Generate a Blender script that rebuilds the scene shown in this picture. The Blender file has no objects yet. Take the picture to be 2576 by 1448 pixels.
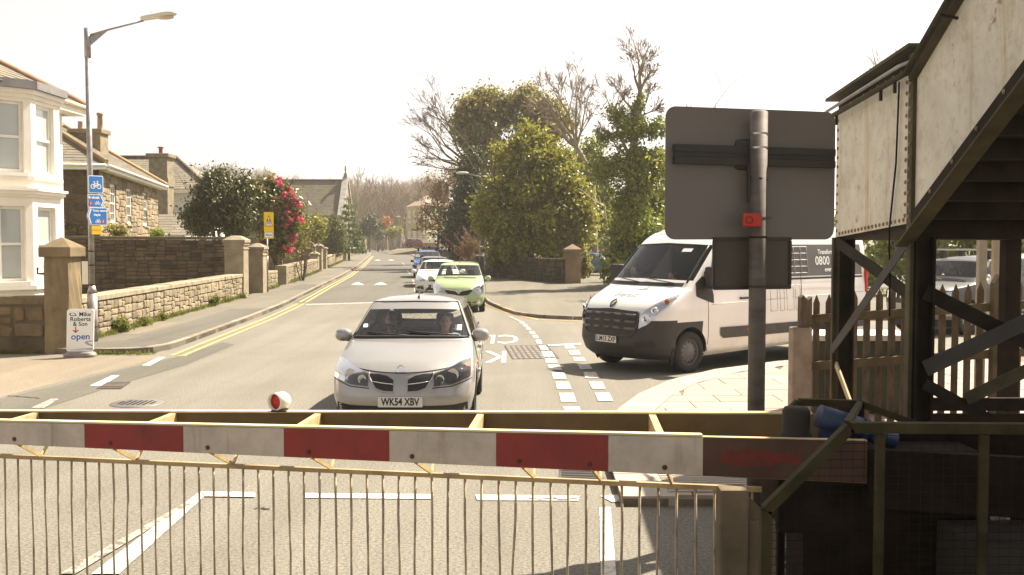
import bpy, bmesh, math, random
import numpy as np
from mathutils import Vector, Matrix
from mathutils.bvhtree import BVHTree

SC = bpy.context.scene
COL = SC.collection
R = math.radians
rnd = random.Random(7)
nrg = np.random.default_rng(11)

# ------------------------------------------------------------------ camera, sky, sun, exposure
CAM_H, FPX, PITCH = 2.3, 2600.0, math.atan(119 / 2600.0)      # eye height, focal length in 2576-wide pixels
cd = bpy.data.cameras.new("camera")
cam = bpy.data.objects.new("camera", cd)
COL.objects.link(cam)
cam.location = (0, 0, CAM_H)
cam.rotation_euler = (math.pi / 2 - PITCH, 0, 0)
cd.sensor_width = 36
cd.lens = 36 * FPX / 2576
cd.clip_start = 0.05
cd.clip_end = 6000
SC.camera = cam

SUN_EL = R(52)
SUN_H = Vector((0.765, 0.645, 0)).normalized()
SUN_DIR = Vector((SUN_H.x * math.cos(SUN_EL), SUN_H.y * math.cos(SUN_EL), math.sin(SUN_EL)))
world = bpy.data.worlds.new("World")
SC.world = world
world.use_nodes = True
wn, wl = world.node_tree.nodes, world.node_tree.links
wn.clear()
sky = wn.new("ShaderNodeTexSky")
sky.sky_type = 'NISHITA'
sky.sun_disc = False
sky.sun_elevation = SUN_EL
sky.sun_rotation = math.atan2(SUN_DIR.x, SUN_DIR.y)
sky.air_density = 1.0
sky.dust_density = 1.2
sky.ozone_density = 0.6
hs = wn.new("ShaderNodeHueSaturation")
hs.inputs["Saturation"].default_value = 0.14
tint = wn.new("ShaderNodeMix")
tint.data_type = 'RGBA'
tint.blend_type = 'MULTIPLY'
tint.inputs[0].default_value = 1.0
tint.inputs[7].default_value = (1.0, 0.95, 0.93, 1)
bg = wn.new("ShaderNodeBackground")
bg.inputs["Strength"].default_value = 0.066
wo = wn.new("ShaderNodeOutputWorld")
wl.new(sky.outputs[0], hs.inputs["Color"])
wl.new(hs.outputs[0], tint.inputs[6])
wl.new(tint.outputs[2], bg.inputs["Color"])
wl.new(bg.outputs[0], wo.inputs["Surface"])

sd = bpy.data.lights.new("sun", 'SUN')
sd.energy = 5.0
sd.angle = R(0.55)
sd.color = (1.0, 0.89, 0.715)
sun = bpy.data.objects.new("sun", sd)
COL.objects.link(sun)
sun.location = (20, 15, 30)
sun.rotation_euler = SUN_DIR.to_track_quat('Z', 'Y').to_euler()

SC.view_settings.view_transform = 'Standard'
SC.view_settings.look = 'None'
SC.view_settings.gamma = 1.0
SC.view_settings.use_curve_mapping = False
SC.view_settings.exposure = 1.54
SC.render.engine = 'CYCLES'
SC.cycles.use_denoising = True
SC.cycles.max_bounces = 8
SC.cycles.transparent_max_bounces = 12
SC.cycles.sample_clamp_indirect = 6.0
SC.cycles.caustics_reflective = False
SC.cycles.caustics_refractive = False

# ------------------------------------------------------------------ layout: a point of the place from where it is seen
_fw = Vector((0, math.cos(PITCH), -math.sin(PITCH)))
_up = Vector((0, math.sin(PITCH), math.cos(PITCH)))
def ray(u, v):
    return Vector((1, 0, 0)) * ((u - 1288) / FPX) + _up * ((724 - v) / FPX) + _fw
def G(u, v, z=0.0):
    d = ray(u, v); t = (z - CAM_H) / d.z
    return Vector((d.x * t, d.y * t, z))
def D(u, v, Y):
    d = ray(u, v); t = Y / d.y
    return Vector((d.x * t, Y, CAM_H + d.z * t))

# ------------------------------------------------------------------ mesh building
class MB:
    def __init__(s): s.v = []; s.f = []; s.sm = []
    def add(s, vs, fs, smooth=False):
        o = len(s.v); s.v.extend([tuple(p) for p in vs])
        s.f.extend([tuple(i + o for i in f) for f in fs]); s.sm.extend([smooth] * len(fs)); return s
    def hexa(s, p):            # 8 points: bottom 0-3 counter-clockwise, top 4-7
        return s.add(p, [(3, 2, 1, 0), (4, 5, 6, 7), (0, 1, 5, 4), (1, 2, 6, 5), (2, 3, 7, 6), (3, 0, 4, 7)])
    def box(s, x0, x1, y0, y1, z0, z1, m=None):
        p = [Vector(q) for q in ((x0, y0, z0), (x1, y0, z0), (x1, y1, z0), (x0, y1, z0), (x0, y0, z1), (x1, y0, z1), (x1, y1, z1), (x0, y1, z1))]
        if m: p = [m @ q for q in p]
        return s.hexa(p)
    def cbox(s, c, size, m=None):
        x, y, z = c; a, b, d = size[0] / 2, size[1] / 2, size[2] / 2
        return s.box(x - a, x + a, y - b, y + b, z - d, z + d, m)
    def rbox(s, x0, x1, y0, y1, z0, z1, b=0.02, m=None):     # box with chamfered edges
        bm = bmesh.new()
        r = bmesh.ops.create_cube(bm, size=1)
        for v in bm.verts:
            v.co = Vector(((x0 + x1) / 2 + v.co.x * (x1 - x0), (y0 + y1) / 2 + v.co.y * (y1 - y0), (z0 + z1) / 2 + v.co.z * (z1 - z0)))
        bmesh.ops.bevel(bm, geom=list(bm.edges), offset=b, segments=2, affect='EDGES', profile=0.6)
        bm.verts.index_update()
        vs = [v.co.copy() if not m else m @ v.co for v in bm.verts]
        fs = [[v.index for v in f.verts] for f in bm.faces]
        bm.free()
        return s.add(vs, fs)
    def bar(s, a, b, w, h, up=(0, 0, 1)):                      # rectangular bar from a to b
        a, b = Vector(a), Vector(b); d = (b - a).normalized(); u = Vector(up)
        if abs(d.dot(u)) > .98: u = Vector((0, 1, 0))
        x = d.cross(u).normalized(); z = x.cross(d).normalized()
        x *= w / 2; z *= h / 2
        return s.hexa([a - x - z, a + x - z, b + x - z, b - x - z, a - x + z, a + x + z, b + x + z, b - x + z])
    def tube(s, pts, rs, n=8, cap=True, smooth=True):
        pts = [Vector(p) for p in pts]
        if not isinstance(rs, (list, tuple)): rs = [rs] * len(pts)
        vs, fs = [], []
        ref = None
        for i, p in enumerate(pts):
            d = (pts[min(i + 1, len(pts) - 1)] - pts[max(i - 1, 0)])
            d = d.normalized() if d.length > 1e-9 else Vector((0, 0, 1))
            if ref is None: ref = Vector((1, 0, 0)) if abs(d.x) < .9 else Vector((0, 1, 0))
            x = (ref - d * ref.dot(d)).normalized(); y = d.cross(x); ref = x
            for k in range(n):
                a = 2 * math.pi * k / n
                vs.append(p + (x * math.cos(a) + y * math.sin(a)) * rs[i])
        for i in range(len(pts) - 1):
            for k in range(n):
                fs.append((i * n + k, i * n + (k + 1) % n, (i + 1) * n + (k + 1) % n, (i + 1) * n + k))
        s.add(vs, fs, smooth)
        if cap:
            o = len(s.v) - len(vs)
            s.f.append(tuple(o + k for k in range(n))[::-1]); s.sm.append(False)
            s.f.append(tuple(o + (len(pts) - 1) * n + k for k in range(n))); s.sm.append(False)
        return s
    def capsule(s, a, b, ra, rb, n=10):
        a, b = Vector(a), Vector(b); d = (b - a); d = d.normalized() if d.length > 1e-6 else Vector((0, 0, 1))
        pts, rs = [], []
        for t in (1, .92, .7, .38): pts.append(a - d * ra * t); rs.append(max(ra * math.sqrt(1 - t * t), .001))
        pts += [a, b]; rs += [ra, rb]
        for t in (.38, .7, .92, 1): pts.append(b + d * rb * t); rs.append(max(rb * math.sqrt(1 - t * t), .001))
        return s.tube(pts, rs, n)
    def ball(s, c, r, n=10, m=6):
        rx, ry, rz = (r, r, r) if not isinstance(r, (list, tuple)) else r
        vs = [(c[0], c[1], c[2] - rz)]; fs = []
        for i in range(1, m):
            t = -math.pi / 2 + math.pi * i / m
            for k in range(n):
                a = 2 * math.pi * k / n
                vs.append((c[0] + rx * math.cos(t) * math.cos(a), c[1] + ry * math.cos(t) * math.sin(a), c[2] + rz * math.sin(t)))
        vs.append((c[0], c[1], c[2] + rz)); L = len(vs) - 1
        for k in range(n):
            fs.append((0, 1 + (k + 1) % n, 1 + k)); fs.append((L, L - n + k, L - n + (k + 1) % n))
            for i in range(m - 2):
                fs.append((1 + i * n + k, 1 + i * n + (k + 1) % n, 1 + (i + 1) * n + (k + 1) % n, 1 + (i + 1) * n + k))
        return s.add(vs, fs, True)
    def lathe(s, prof, n=24, m=None, smooth=True):              # prof of (r, z) about z
        vs, fs = [], []
        for r, z in prof:
            for k in range(n):
                a = 2 * math.pi * k / n; p = Vector((r * math.cos(a), r * math.sin(a), z)); vs.append(m @ p if m else p)
        for i in range(len(prof) - 1):
            for k in range(n):
                fs.append((i * n + k, i * n + (k + 1) % n, (i + 1) * n + (k + 1) % n, (i + 1) * n + k))
        return s.add(vs, fs, smooth)
    def prism(s, poly, vec):                                     # polygon of 3-D points pushed along vec
        vec = Vector(vec); a = [Vector(p) for p in poly]; n = len(a); b = [p + vec for p in a]
        fs = [tuple(range(n))[::-1], tuple(range(n, 2 * n))] + [(i, (i + 1) % n, n + (i + 1) % n, n + i) for i in range(n)]
        return s.add(a + b, fs)
    def sheet(s, poly): return s.add(poly, [tuple(range(len(poly)))])
    def build(s, name, mat, parent=None, loc=None, smooth=None, **props):
        me = bpy.data.meshes.new(name)
        off = Vector((0, 0, 0))
        q = parent
        while q is not None: off += q.location; q = q.parent
        l = Vector(loc) if loc is not None else Vector((0, 0, 0))
        if loc is not None: off = off + (l - off)
        vs = [(p[0] - off.x, p[1] - off.y, p[2] - off.z) for p in s.v]
        me.from_pydata(vs, [], s.f)
        me.polygons.foreach_set("use_smooth", [bool(x) for x in s.sm] if smooth is None else [smooth] * len(s.f))
        me.update()
        o = bpy.data.objects.new(name, me); COL.objects.link(o)
        if mat: me.materials.append(mat)
        if parent:
            o.parent = parent
            if loc is not None:
                pl = Vector((0, 0, 0)); q = parent
                while q is not None: pl += q.location; q = q.parent
                o.location = l - pl
        elif loc is not None: o.location = l
        for k, v in props.items(): o[k] = v
        return o

def tag(o, label, cat, group=None):
    o["label"] = label; o["category"] = cat
    if "kind" not in o: o["kind"] = "thing"
    if group: o["group"] = group
    return o
def thing(name, label, cat, loc=(0, 0, 0), group=None):
    o = bpy.data.objects.new(name, None); COL.objects.link(o); o.location = loc; o.empty_display_size = .2
    return tag(o, label, cat, group)
def struct(o): o["kind"] = "structure"; return o
def copy_tree(o, parent=None):
    c = o.copy(); COL.objects.link(c); c.parent = parent
    for ch in list(o.children): copy_tree(ch, c)
    return c

def text_geo(body, size=1.0, ax='CENTER', bold=0.0):
    cu = bpy.data.curves.new("t", 'FONT'); cu.body = body; cu.size = size; cu.align_x = ax; cu.align_y = 'CENTER'; cu.offset = bold; cu.resolution_u = 3
    ob = bpy.data.objects.new("t", cu); COL.objects.link(ob)
    bpy.context.view_layer.update()
    me = bpy.data.meshes.new_from_object(ob)
    vs = [v.co.copy() for v in me.vertices]; fs = [tuple(p.vertices) for p in me.polygons]
    bpy.data.objects.remove(ob); bpy.data.curves.remove(cu); bpy.data.meshes.remove(me)
    return vs, fs
def lettering(body, size, m, mat, parent, name="lettering", sx=1.0, sy=1.0, bold=0.0, ax='CENTER'):
    """flat letters in the x-y plane of matrix m"""
    vs, fs = text_geo(body, size, ax, bold)
    b = MB(); b.add([m @ Vector((v.x * sx, v.y * sy, 0)) for v in vs], fs)
    return b.build(name, mat, parent)

# ------------------------------------------------------------------ materials
def srgb(r, g, b):
    f = lambda c: (c / 255 / 12.92) if c / 255 <= .04045 else ((c / 255 + .055) / 1.055) ** 2.4
    return (f(r), f(g), f(b))
class NT:
    def __init__(s, name):
        s.m = bpy.data.materials.new(name); s.m.use_nodes = True
        s.n = s.m.node_tree.nodes; s.l = s.m.node_tree.links
        s.p = s.n["Principled BSDF"]; s.out = s.n["Material Output"]
        s.pos = s.n.new("ShaderNodeNewGeometry").outputs["Position"]
    def link(s, a, b): s.l.new(a, b); return s
    def noise(s, scale, detail=5, rough=.6, stretch=None, dist=0.0):
        t = s.n.new("ShaderNodeTexNoise"); t.inputs["Scale"].default_value = scale; t.inputs["Detail"].default_value = detail
        t.inputs["Roughness"].default_value = rough; t.inputs["Distortion"].default_value = dist
        src = s.pos
        if stretch:
            mp = s.n.new("ShaderNodeMapping"); mp.inputs["Scale"].default_value = stretch; s.l.new(src, mp.inputs[0]); src = mp.outputs[0]
        s.l.new(src, t.inputs["Vector"]); return t.outputs["Fac"]
    def ramp(s, fac, stops, interp='LINEAR'):
        r = s.n.new("ShaderNodeValToRGB"); s.l.new(fac, r.inputs[0]); e = r.color_ramp.elements; r.color_ramp.interpolation = interp
        while len(e) < len(stops): e.new(.5)
        for i, (p, c) in enumerate(stops):
            e[i].position = p; e[i].color = (*c, 1) if hasattr(c, '__len__') else (c, c, c, 1)
        return r.outputs[0]
    def mix(s, fac, a, b, mode='MIX'):
        x = s.n.new("ShaderNodeMix"); x.data_type = 'RGBA'; x.blend_type = mode
        for sock, v in ((0, fac), (6, a), (7, b)):
            if hasattr(v, 'is_output') or isinstance(v, bpy.types.NodeSocket): s.l.new(v, x.inputs[sock])
            elif sock == 0: x.inputs[0].default_value = v
            else: x.inputs[sock].default_value = (*v, 1) if len(v) == 3 else v
        return x.outputs[2]
    def rand(s, island=False):
        if island: return s.n.new("ShaderNodeNewGeometry").outputs["Random Per Island"]
        return s.n.new("ShaderNodeObjectInfo").outputs["Random"]
    def bump(s, fac, strength=.3, dist=.02):
        b = s.n.new("ShaderNodeBump"); b.inputs["Strength"].default_value = strength; b.inputs["Distance"].default_value = dist
        s.l.new(fac, b.inputs["Height"]); s.l.new(b.outputs[0], s.p.inputs["Normal"]); return s
    def col(s, c):
        if isinstance(c, bpy.types.NodeSocket): s.l.new(c, s.p.inputs["Base Color"])
        else: s.p.inputs["Base Color"].default_value = (*c, 1)
        return s
    def set(s, rough=.7, metal=0.0, spec=.5, coat=0.0):
        s.p.inputs["Roughness"].default_value = rough; s.p.inputs["Metallic"].default_value = metal
        s.p.inputs["Specular IOR Level"].default_value = spec; s.p.inputs["Coat Weight"].default_value = coat
        s.p.inputs["Coat Roughness"].default_value = .04
        return s
def mulc(c, k): return tuple(min(1, x * k) for x in c)
MATS = {}
def mat(name, c, rough=.7, metal=0., var=.25, vs=3., c2=None, bump=.25, bs=40., bd=.01, objrand=0., spec=.4, coat=0., stretch=None, fine=.12):
    if name in MATS: return MATS[name]
    t = NT(name)
    a, b = (mulc(c, 1 - var), mulc(c, 1 + var)) if c2 is None else (c, c2)
    x = t.ramp(t.noise(vs, 6, .6, stretch), [(.32, a), (.68, b)])
    if fine: x = t.mix(fine, x, t.ramp(t.noise(vs * 17, 3, .7, stretch), [(.3, .2), (.7, 1.)]), 'MULTIPLY')
    if objrand:
        x = t.mix(1.0, x, t.ramp(t.rand(), [(0, (1 - objrand,) * 3), (.5, (1, 1 - objrand * .12, 1 - objrand * .3)), (1, (1 + 0 * objrand,) * 3)]), 'MULTIPLY')
    t.col(x).set(rough, metal, spec, coat)
    if bump: t.bump(t.noise(bs, 4, .65, stretch), bump, bd)
    MATS[name] = t.m; return t.m
def leafmat(name, stops, rough=.45, trans=.35, spec=.5):
    t = NT(name)
    r = t.rand(True)
    c = t.ramp(r, [(i / max(1, len(stops) - 1), k) for i, k in enumerate(stops)])
    big = t.ramp(t.noise(.9, 3), [(.3, .62), (.7, 1.25)])
    c = t.mix(1.0, c, big, 'MULTIPLY')
    t.col(c).set(rough, 0, spec)
    tr = t.n.new("ShaderNodeBsdfTranslucent"); t.l.new(c, tr.inputs[0])
    mx = t.n.new("ShaderNodeMixShader"); mx.inputs[0].default_value = trans
    t.l.new(t.p.outputs[0], mx.inputs[1]); t.l.new(tr.outputs[0], mx.inputs[2]); t.l.new(mx.outputs[0], t.out.inputs[0])
    return t.m
def glassmat(name, tintc=(.82, .86, .84), ior=1.5, fmul=1.0, rough=.01):
    t = NT(name); t.n.remove(t.p)
    tr = t.n.new("ShaderNodeBsdfTransparent"); tr.inputs[0].default_value = (*tintc, 1)
    gl = t.n.new("ShaderNodeBsdfGlossy"); gl.inputs["Roughness"].default_value = rough; gl.inputs[0].default_value = (fmul,) * 3 + (1,)
    fr = t.n.new("ShaderNodeFresnel"); fr.inputs[0].default_value = ior
    mx = t.n.new("ShaderNodeMixShader"); t.l.new(fr.outputs[0], mx.inputs[0]); t.l.new(tr.outputs[0], mx.inputs[1]); t.l.new(gl.outputs[0], mx.inputs[2])
    t.l.new(mx.outputs[0], t.out.inputs[0]); return t.m

def asphalt(name, c, c2, speck=.5):
    t = NT(name)
    big = t.ramp(t.noise(.22, 6, .62, dist=.6), [(.3, c), (.72, c2)])
    sp = t.ramp(t.noise(38, 3, .7), [(.30, .30), (.50, 1.0), (.72, 1.7)])
    x = t.mix(speck, big, sp, 'MULTIPLY')
    st = t.ramp(t.noise(1.1, 6, .7), [(.26, .80), (.46, 1.0)])
    x = t.mix(.6, x, st, 'MULTIPLY')
    tr = t.ramp(t.noise(.9, 4, .6, stretch=(1.6, .08, 1)), [(.35, .82), (.6, 1.06)])
    x = t.mix(.7, x, tr, 'MULTIPLY')
    t.col(x).set(.85, 0, .3).bump(t.noise(70, 3, .7), .5, .012)
    return t.m
m_asphalt = asphalt("asphalt", (.148, .136, .112), (.186, .172, .143), .75)
m_asph_dark = asphalt("asphalt newer", (.098, .092, .076), (.122, .115, .096))
m_asph_pale = asphalt("asphalt pale", (.17, .142, .106), (.215, .182, .138))
m_foot = asphalt("footway asphalt", (.125, .112, .088), (.165, .148, .115), .35)
def paintmat(name, c, wear=.5):
    t = NT(name)
    w = t.ramp(t.noise(9, 6, .75), [(.40 - .12 * (1 - wear), (.13, .12, .095)), (.52, c)])
    t.col(w).set(.7, 0, .3).bump(t.noise(70, 3), .3, .008); return t.m
m_white_paint = paintmat("road paint white", (.62, .58, .52), .35)
m_worn_paint = paintmat("road paint worn", (.36, .33, .28), 1.1)
m_yellow_paint = paintmat("road paint yellow", (.52, .36, .13), .5)
m_kerb = mat("granite kerb", (.25, .21, .16), .85, var=.3, vs=2.5, bs=60, objrand=.25)
m_stone_lit = mat("granite rubble", (.265, .22, .15), .9, var=.35, vs=2.2, bump=.5, bs=18, bd=.02, objrand=.36)
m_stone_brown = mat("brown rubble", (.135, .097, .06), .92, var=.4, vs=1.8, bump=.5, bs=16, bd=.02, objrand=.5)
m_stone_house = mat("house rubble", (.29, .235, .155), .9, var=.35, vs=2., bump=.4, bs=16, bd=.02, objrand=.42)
m_dress = mat("dressed granite", (.29, .245, .17), .85, var=.22, vs=2.6, bump=.35, bs=30, objrand=.15)
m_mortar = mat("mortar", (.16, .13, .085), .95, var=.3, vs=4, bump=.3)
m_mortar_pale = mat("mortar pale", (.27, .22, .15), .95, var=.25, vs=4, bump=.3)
m_mortar_dark = mat("mortar dark", (.085, .065, .042), .95, var=.3, vs=4)
m_render = mat("cream render", (.78, .73, .65), .8, var=.07, vs=1.2, bump=.08, fine=.05)
m_white = mat("white gloss paint", (.78, .76, .70), .45, var=.06, vs=2, bump=.03, fine=.04)
m_white_wall = mat("white wall", (.72, .71, .68), .8, var=.06, vs=1, bump=.1, fine=.05)
m_slate = None
# ------------------------------------------------------------------ stones, slates, leaves, branches
def unit_stone(seed, blocky=False):
    r = random.Random(seed); out = []
    k = .04 if blocky else .13
    base = [(-.5, -.5 + k), (-.5 + k, -.5), (.5 - k, -.5), (.5, -.5 + k), (.5, .5 - k), (.5 - k, .5), (-.5 + k, .5), (-.5, .5 - k)]
    j = .02 if blocky else .07
    base = [(x + r.uniform(-j, j) * (1 if abs(x) < .5 else .5), y + r.uniform(-j, j) * (1 if abs(y) < .5 else .5)) for x, y in base]
    ins = .955 if blocky else .86
    vs = [(x, y, 0) for x, y in base] + [(x, y, .62 + r.uniform(0, .1)) for x, y in base] + [(x * ins, y * ins, .9 + r.uniform(-.1, .1)) for x, y in base] + [(r.uniform(-.1, .1), r.uniform(-.1, .1), 1.0)]
    fs = []
    for i in range(8):
        q = (i + 1) % 8
        fs += [(i, q, 8 + q, 8 + i), (8 + i, 8 + q, 16 + q, 16 + i), (16 + i, 16 + q, 24)]
    me = bpy.data.meshes.new("stone"); me.from_pydata(vs, [], fs); me.update()
    return me
STONES = {}
def stone_pool(m, blocky=False):
    key = (m.name, blocky)
    if key not in STONES:
        p = []
        for i in range(9):
            me = unit_stone(100 + i + (50 if blocky else 0), blocky); me.materials.append(m); p.append(me)
        STONES[key] = p
    return STONES[key]
def split(x0, y0, x1, y1, tw, th, r, out):
    w, h = x1 - x0, y1 - y0
    if w > tw * r.uniform(1.0, 1.9) and (w / tw >= h / th or h < th * 1.3):
        c = x0 + w * r.uniform(.34, .66); split(x0, y0, c, y1, tw, th, r, out); split(c, y0, x1, y1, tw, th, r, out)
    elif h > th * r.uniform(1.0, 1.9):
        c = y0 + h * r.uniform(.34, .66); split(x0, y0, x1, c, tw, th, r, out); split(x0, c, x1, y1, tw, th, r, out)
    else: out.append((x0, y0, x1, y1))
def rubble(parent, A, B, h0, h1, m, tw=.35, th=.2, depth=.06, z0=0., gap=.02, skip=(), seed=1, sink=.02, blocky=False, name="stone", nsign=1, maxn=300):
    """stones laid on the upright face from A to B (its outside on the right hand going A to B when nsign=1)"""
    A, B = Vector((A[0], A[1], 0)), Vector((B[0], B[1], 0))
    L = (B - A).length; U = (B - A) / L; N = Vector((U.y, -U.x, 0)) * nsign
    r = random.Random(seed); cells = []
    H = max(h0, h1)
    split(0, z0, L, H, tw, th, r, cells)
    pool = stone_pool(m, blocky)
    off = Vector((0, 0, 0)); q = parent
    while q is not None: off += q.location; q = q.parent
    n = 0
    for (x0, y0, x1, y1) in cells:
        cx = (x0 + x1) / 2
        sc = (h0 + (h1 - h0) * cx / L) / H if H else 1
        y0s, y1s = z0 + (y0 - z0) * sc, z0 + (y1 - z0) * sc
        if any(a < cx < b and c < (y0s + y1s) / 2 < d for a, b, c, d in skip): continue
        if n >= maxn: break
        o = bpy.data.objects.new(name, r.choice(pool)); COL.objects.link(o); o.parent = parent
        c = A + U * cx + Vector((0, 0, (y0s + y1s) / 2)) - N * sink - off
        w, h, d = max(.02, x1 - x0 - gap), max(.02, y1s - y0s - gap), depth * r.uniform(.7, 1.25) + sink
        fl = r.choice((-1, 1))
        X, Z, Y = U * w * fl * nsign, Vector((0, 0, 1)) * h * fl, N * d
        o.matrix_basis = Matrix(((X.x, Z.x, Y.x, c.x), (X.y, Z.y, Y.y, c.y), (X.z, Z.z, Y.z, c.z), (0, 0, 0, 1)))
        n += 1
    if n >= maxn: print('RUBBLE FULL', parent.name, len(cells))
    return n
def wall_core(A, B, h0, h1, t, name, m, parent, z0=-.05):
    A, B = Vector((A[0], A[1], 0)), Vector((B[0], B[1], 0))
    U = (B - A).normalized(); N = Vector((U.y, -U.x, 0)) * -t
    Z = Vector((0, 0, 1)); b = MB()
    b.hexa([A + Z * z0, B + Z * z0, B + N + Z * z0, A + N + Z * z0, A + Z * h0, B + Z * h1, B + N + Z * h1, A + N + Z * h0])
    return b.build(name, m, parent)
def coping(A, B, h0, h1, t, parent, m, piece=.7, th=.12, over=.05, name="coping_stone", seed=3):
    A, B = Vector((A[0], A[1], 0)), Vector((B[0], B[1], 0))
    L = (B - A).length; U = (B - A) / L; N = Vector((U.y, -U.x, 0)); r = random.Random(seed); x = 0
    while x < L - .02:
        w = min(piece * r.uniform(.8, 1.2), L - x)
        if L - x - w < piece * .4: w = L - x
        za, zb = h0 + (h1 - h0) * x / L, h0 + (h1 - h0) * (x + w) / L
        dz = r.uniform(-.006, .006); ov = over + r.uniform(-.01, .01)
        p, q = A + U * (x + .006), A + U * (x + w - .006)
        f, k = N * ov, -N * (t + over)
        Z = Vector((0, 0, 1)); b = MB()
        c = .02
        b.hexa([p + f + Z * (za + .003), q + f + Z * (zb + .003), q + k + Z * (zb + .003), p + k + Z * (za + .003),
                p + f + Z * (za + th - c + dz), q + f + Z * (zb + th - c + dz), q + k + Z * (zb + th - c + dz), p + k + Z * (za + th - c + dz)])
        e = N * c
        b.hexa([p + f + Z * (za + th - c + dz + .0005), q + f + Z * (zb + th - c + dz + .0005), q + k + Z * (zb + th - c + dz + .0005), p + k + Z * (za + th - c + dz + .0005),
                p + f - e + Z * (za + th + dz), q + f - e + Z * (zb + th + dz), q + k + e + Z * (zb + th + dz), p + k + e + Z * (za + th + dz)])
        b.build(name, m, parent)
        x += w
def slatemat(name, stops, rough=.75):
    t = NT(name)
    c = t.ramp(t.rand(True), [(i / (len(stops) - 1), s) for i, s in enumerate(stops)])
    li = t.ramp(t.noise(1.3, 6, .7), [(.45, (1, 1, 1)), (.7, (1.3, 1.18, .9))])
    c = t.mix(1., c, li, 'MULTIPLY')
    t.col(c).set(rough, 0, .35).bump(t.noise(25, 4), .3, .01); return t.m
m_slate = slatemat("slates", [(.145, .125, .10), (.19, .165, .13), (.165, .148, .12), (.215, .19, .15)])
m_slate_dark = slatemat("slates grey", [(.10, .088, .065), (.135, .118, .085), (.12, .108, .082), (.15, .13, .09)])
m_ridge = mat("ridge tile", (.26, .16, .10), .85, var=.3, vs=3, bump=.3)
def roof(parent, a, b, c, d, m, courses, width=.35, name="slates", th=.018):
    """slates on the plane a-b (eaves) to d-c (ridge)"""
    a, b, c, d = map(Vector, (a, b, c, d)); n = (b - a).cross(d - a).normalized()
    if n.z < 0: n = -n
    P = lambda s, t: (a * (1 - s) + b * s) * (1 - t) + (d * (1 - s) + c * s) * t
    mb = MB()
    for i in range(courses):
        t0, t1 = i / courses, min(1, (i + 1.12) / courses)
        L = (P(1, t0) - P(0, t0)).length; k = max(1, int(L / width)); o = (i % 2) * .5 / k
        xs = [0] + [min(1, max(0, (j + .5) / k - .0 + o - .5 / k)) for j in range(1, k + 1)] + [1]
        xs = sorted(set(xs))
        for s0, s1 in zip(xs[:-1], xs[1:]):
            if s1 - s0 < 1e-4: continue
            e = .004 / max(L, .1)
            l = n * (th + rnd.uniform(-.004, .006))
            p = [P(s0 + e, t0) + l, P(s1 - e, t0) + l, P(s1 - e, t1) + n * .003, P(s0 + e, t1) + n * .003, P(s0 + e, t0) - n * .005, P(s1 - e, t0) - n * .005]
            mb.add(p, [(0, 1, 2, 3), (4, 5, 1, 0)])
    o = mb.build(name, m, parent); o["kind"] = "stuff"; return o

def fast_mesh(name, verts, faces_flat, per, m, parent=None, loc=None, smooth=False):
    off = np.zeros(3)
    q = parent
    while q is not None: off += np.array(q.location); q = q.parent
    if loc is not None and parent is None: off = np.array(loc)
    me = bpy.data.meshes.new(name); nv = len(verts); nf = len(faces_flat) // per
    me.vertices.add(nv); me.vertices.foreach_set("co", (verts - off).astype(np.float32).ravel())
    me.loops.add(nf * per); me.loops.foreach_set("vertex_index", faces_flat.astype(np.int32))
    me.polygons.add(nf); me.polygons.foreach_set("loop_start", np.arange(0, nf * per, per, dtype=np.int32))
    me.polygons.foreach_set("loop_total", np.full(nf, per, dtype=np.int32))
    me.polygons.foreach_set("use_smooth", np.full(nf, smooth))
    me.update(calc_edges=True); me.materials.append(m)
    o = bpy.data.objects.new(name, me); COL.objects.link(o)
    if parent: o.parent = parent
    elif loc is not None: o.location = loc
    return o
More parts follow.
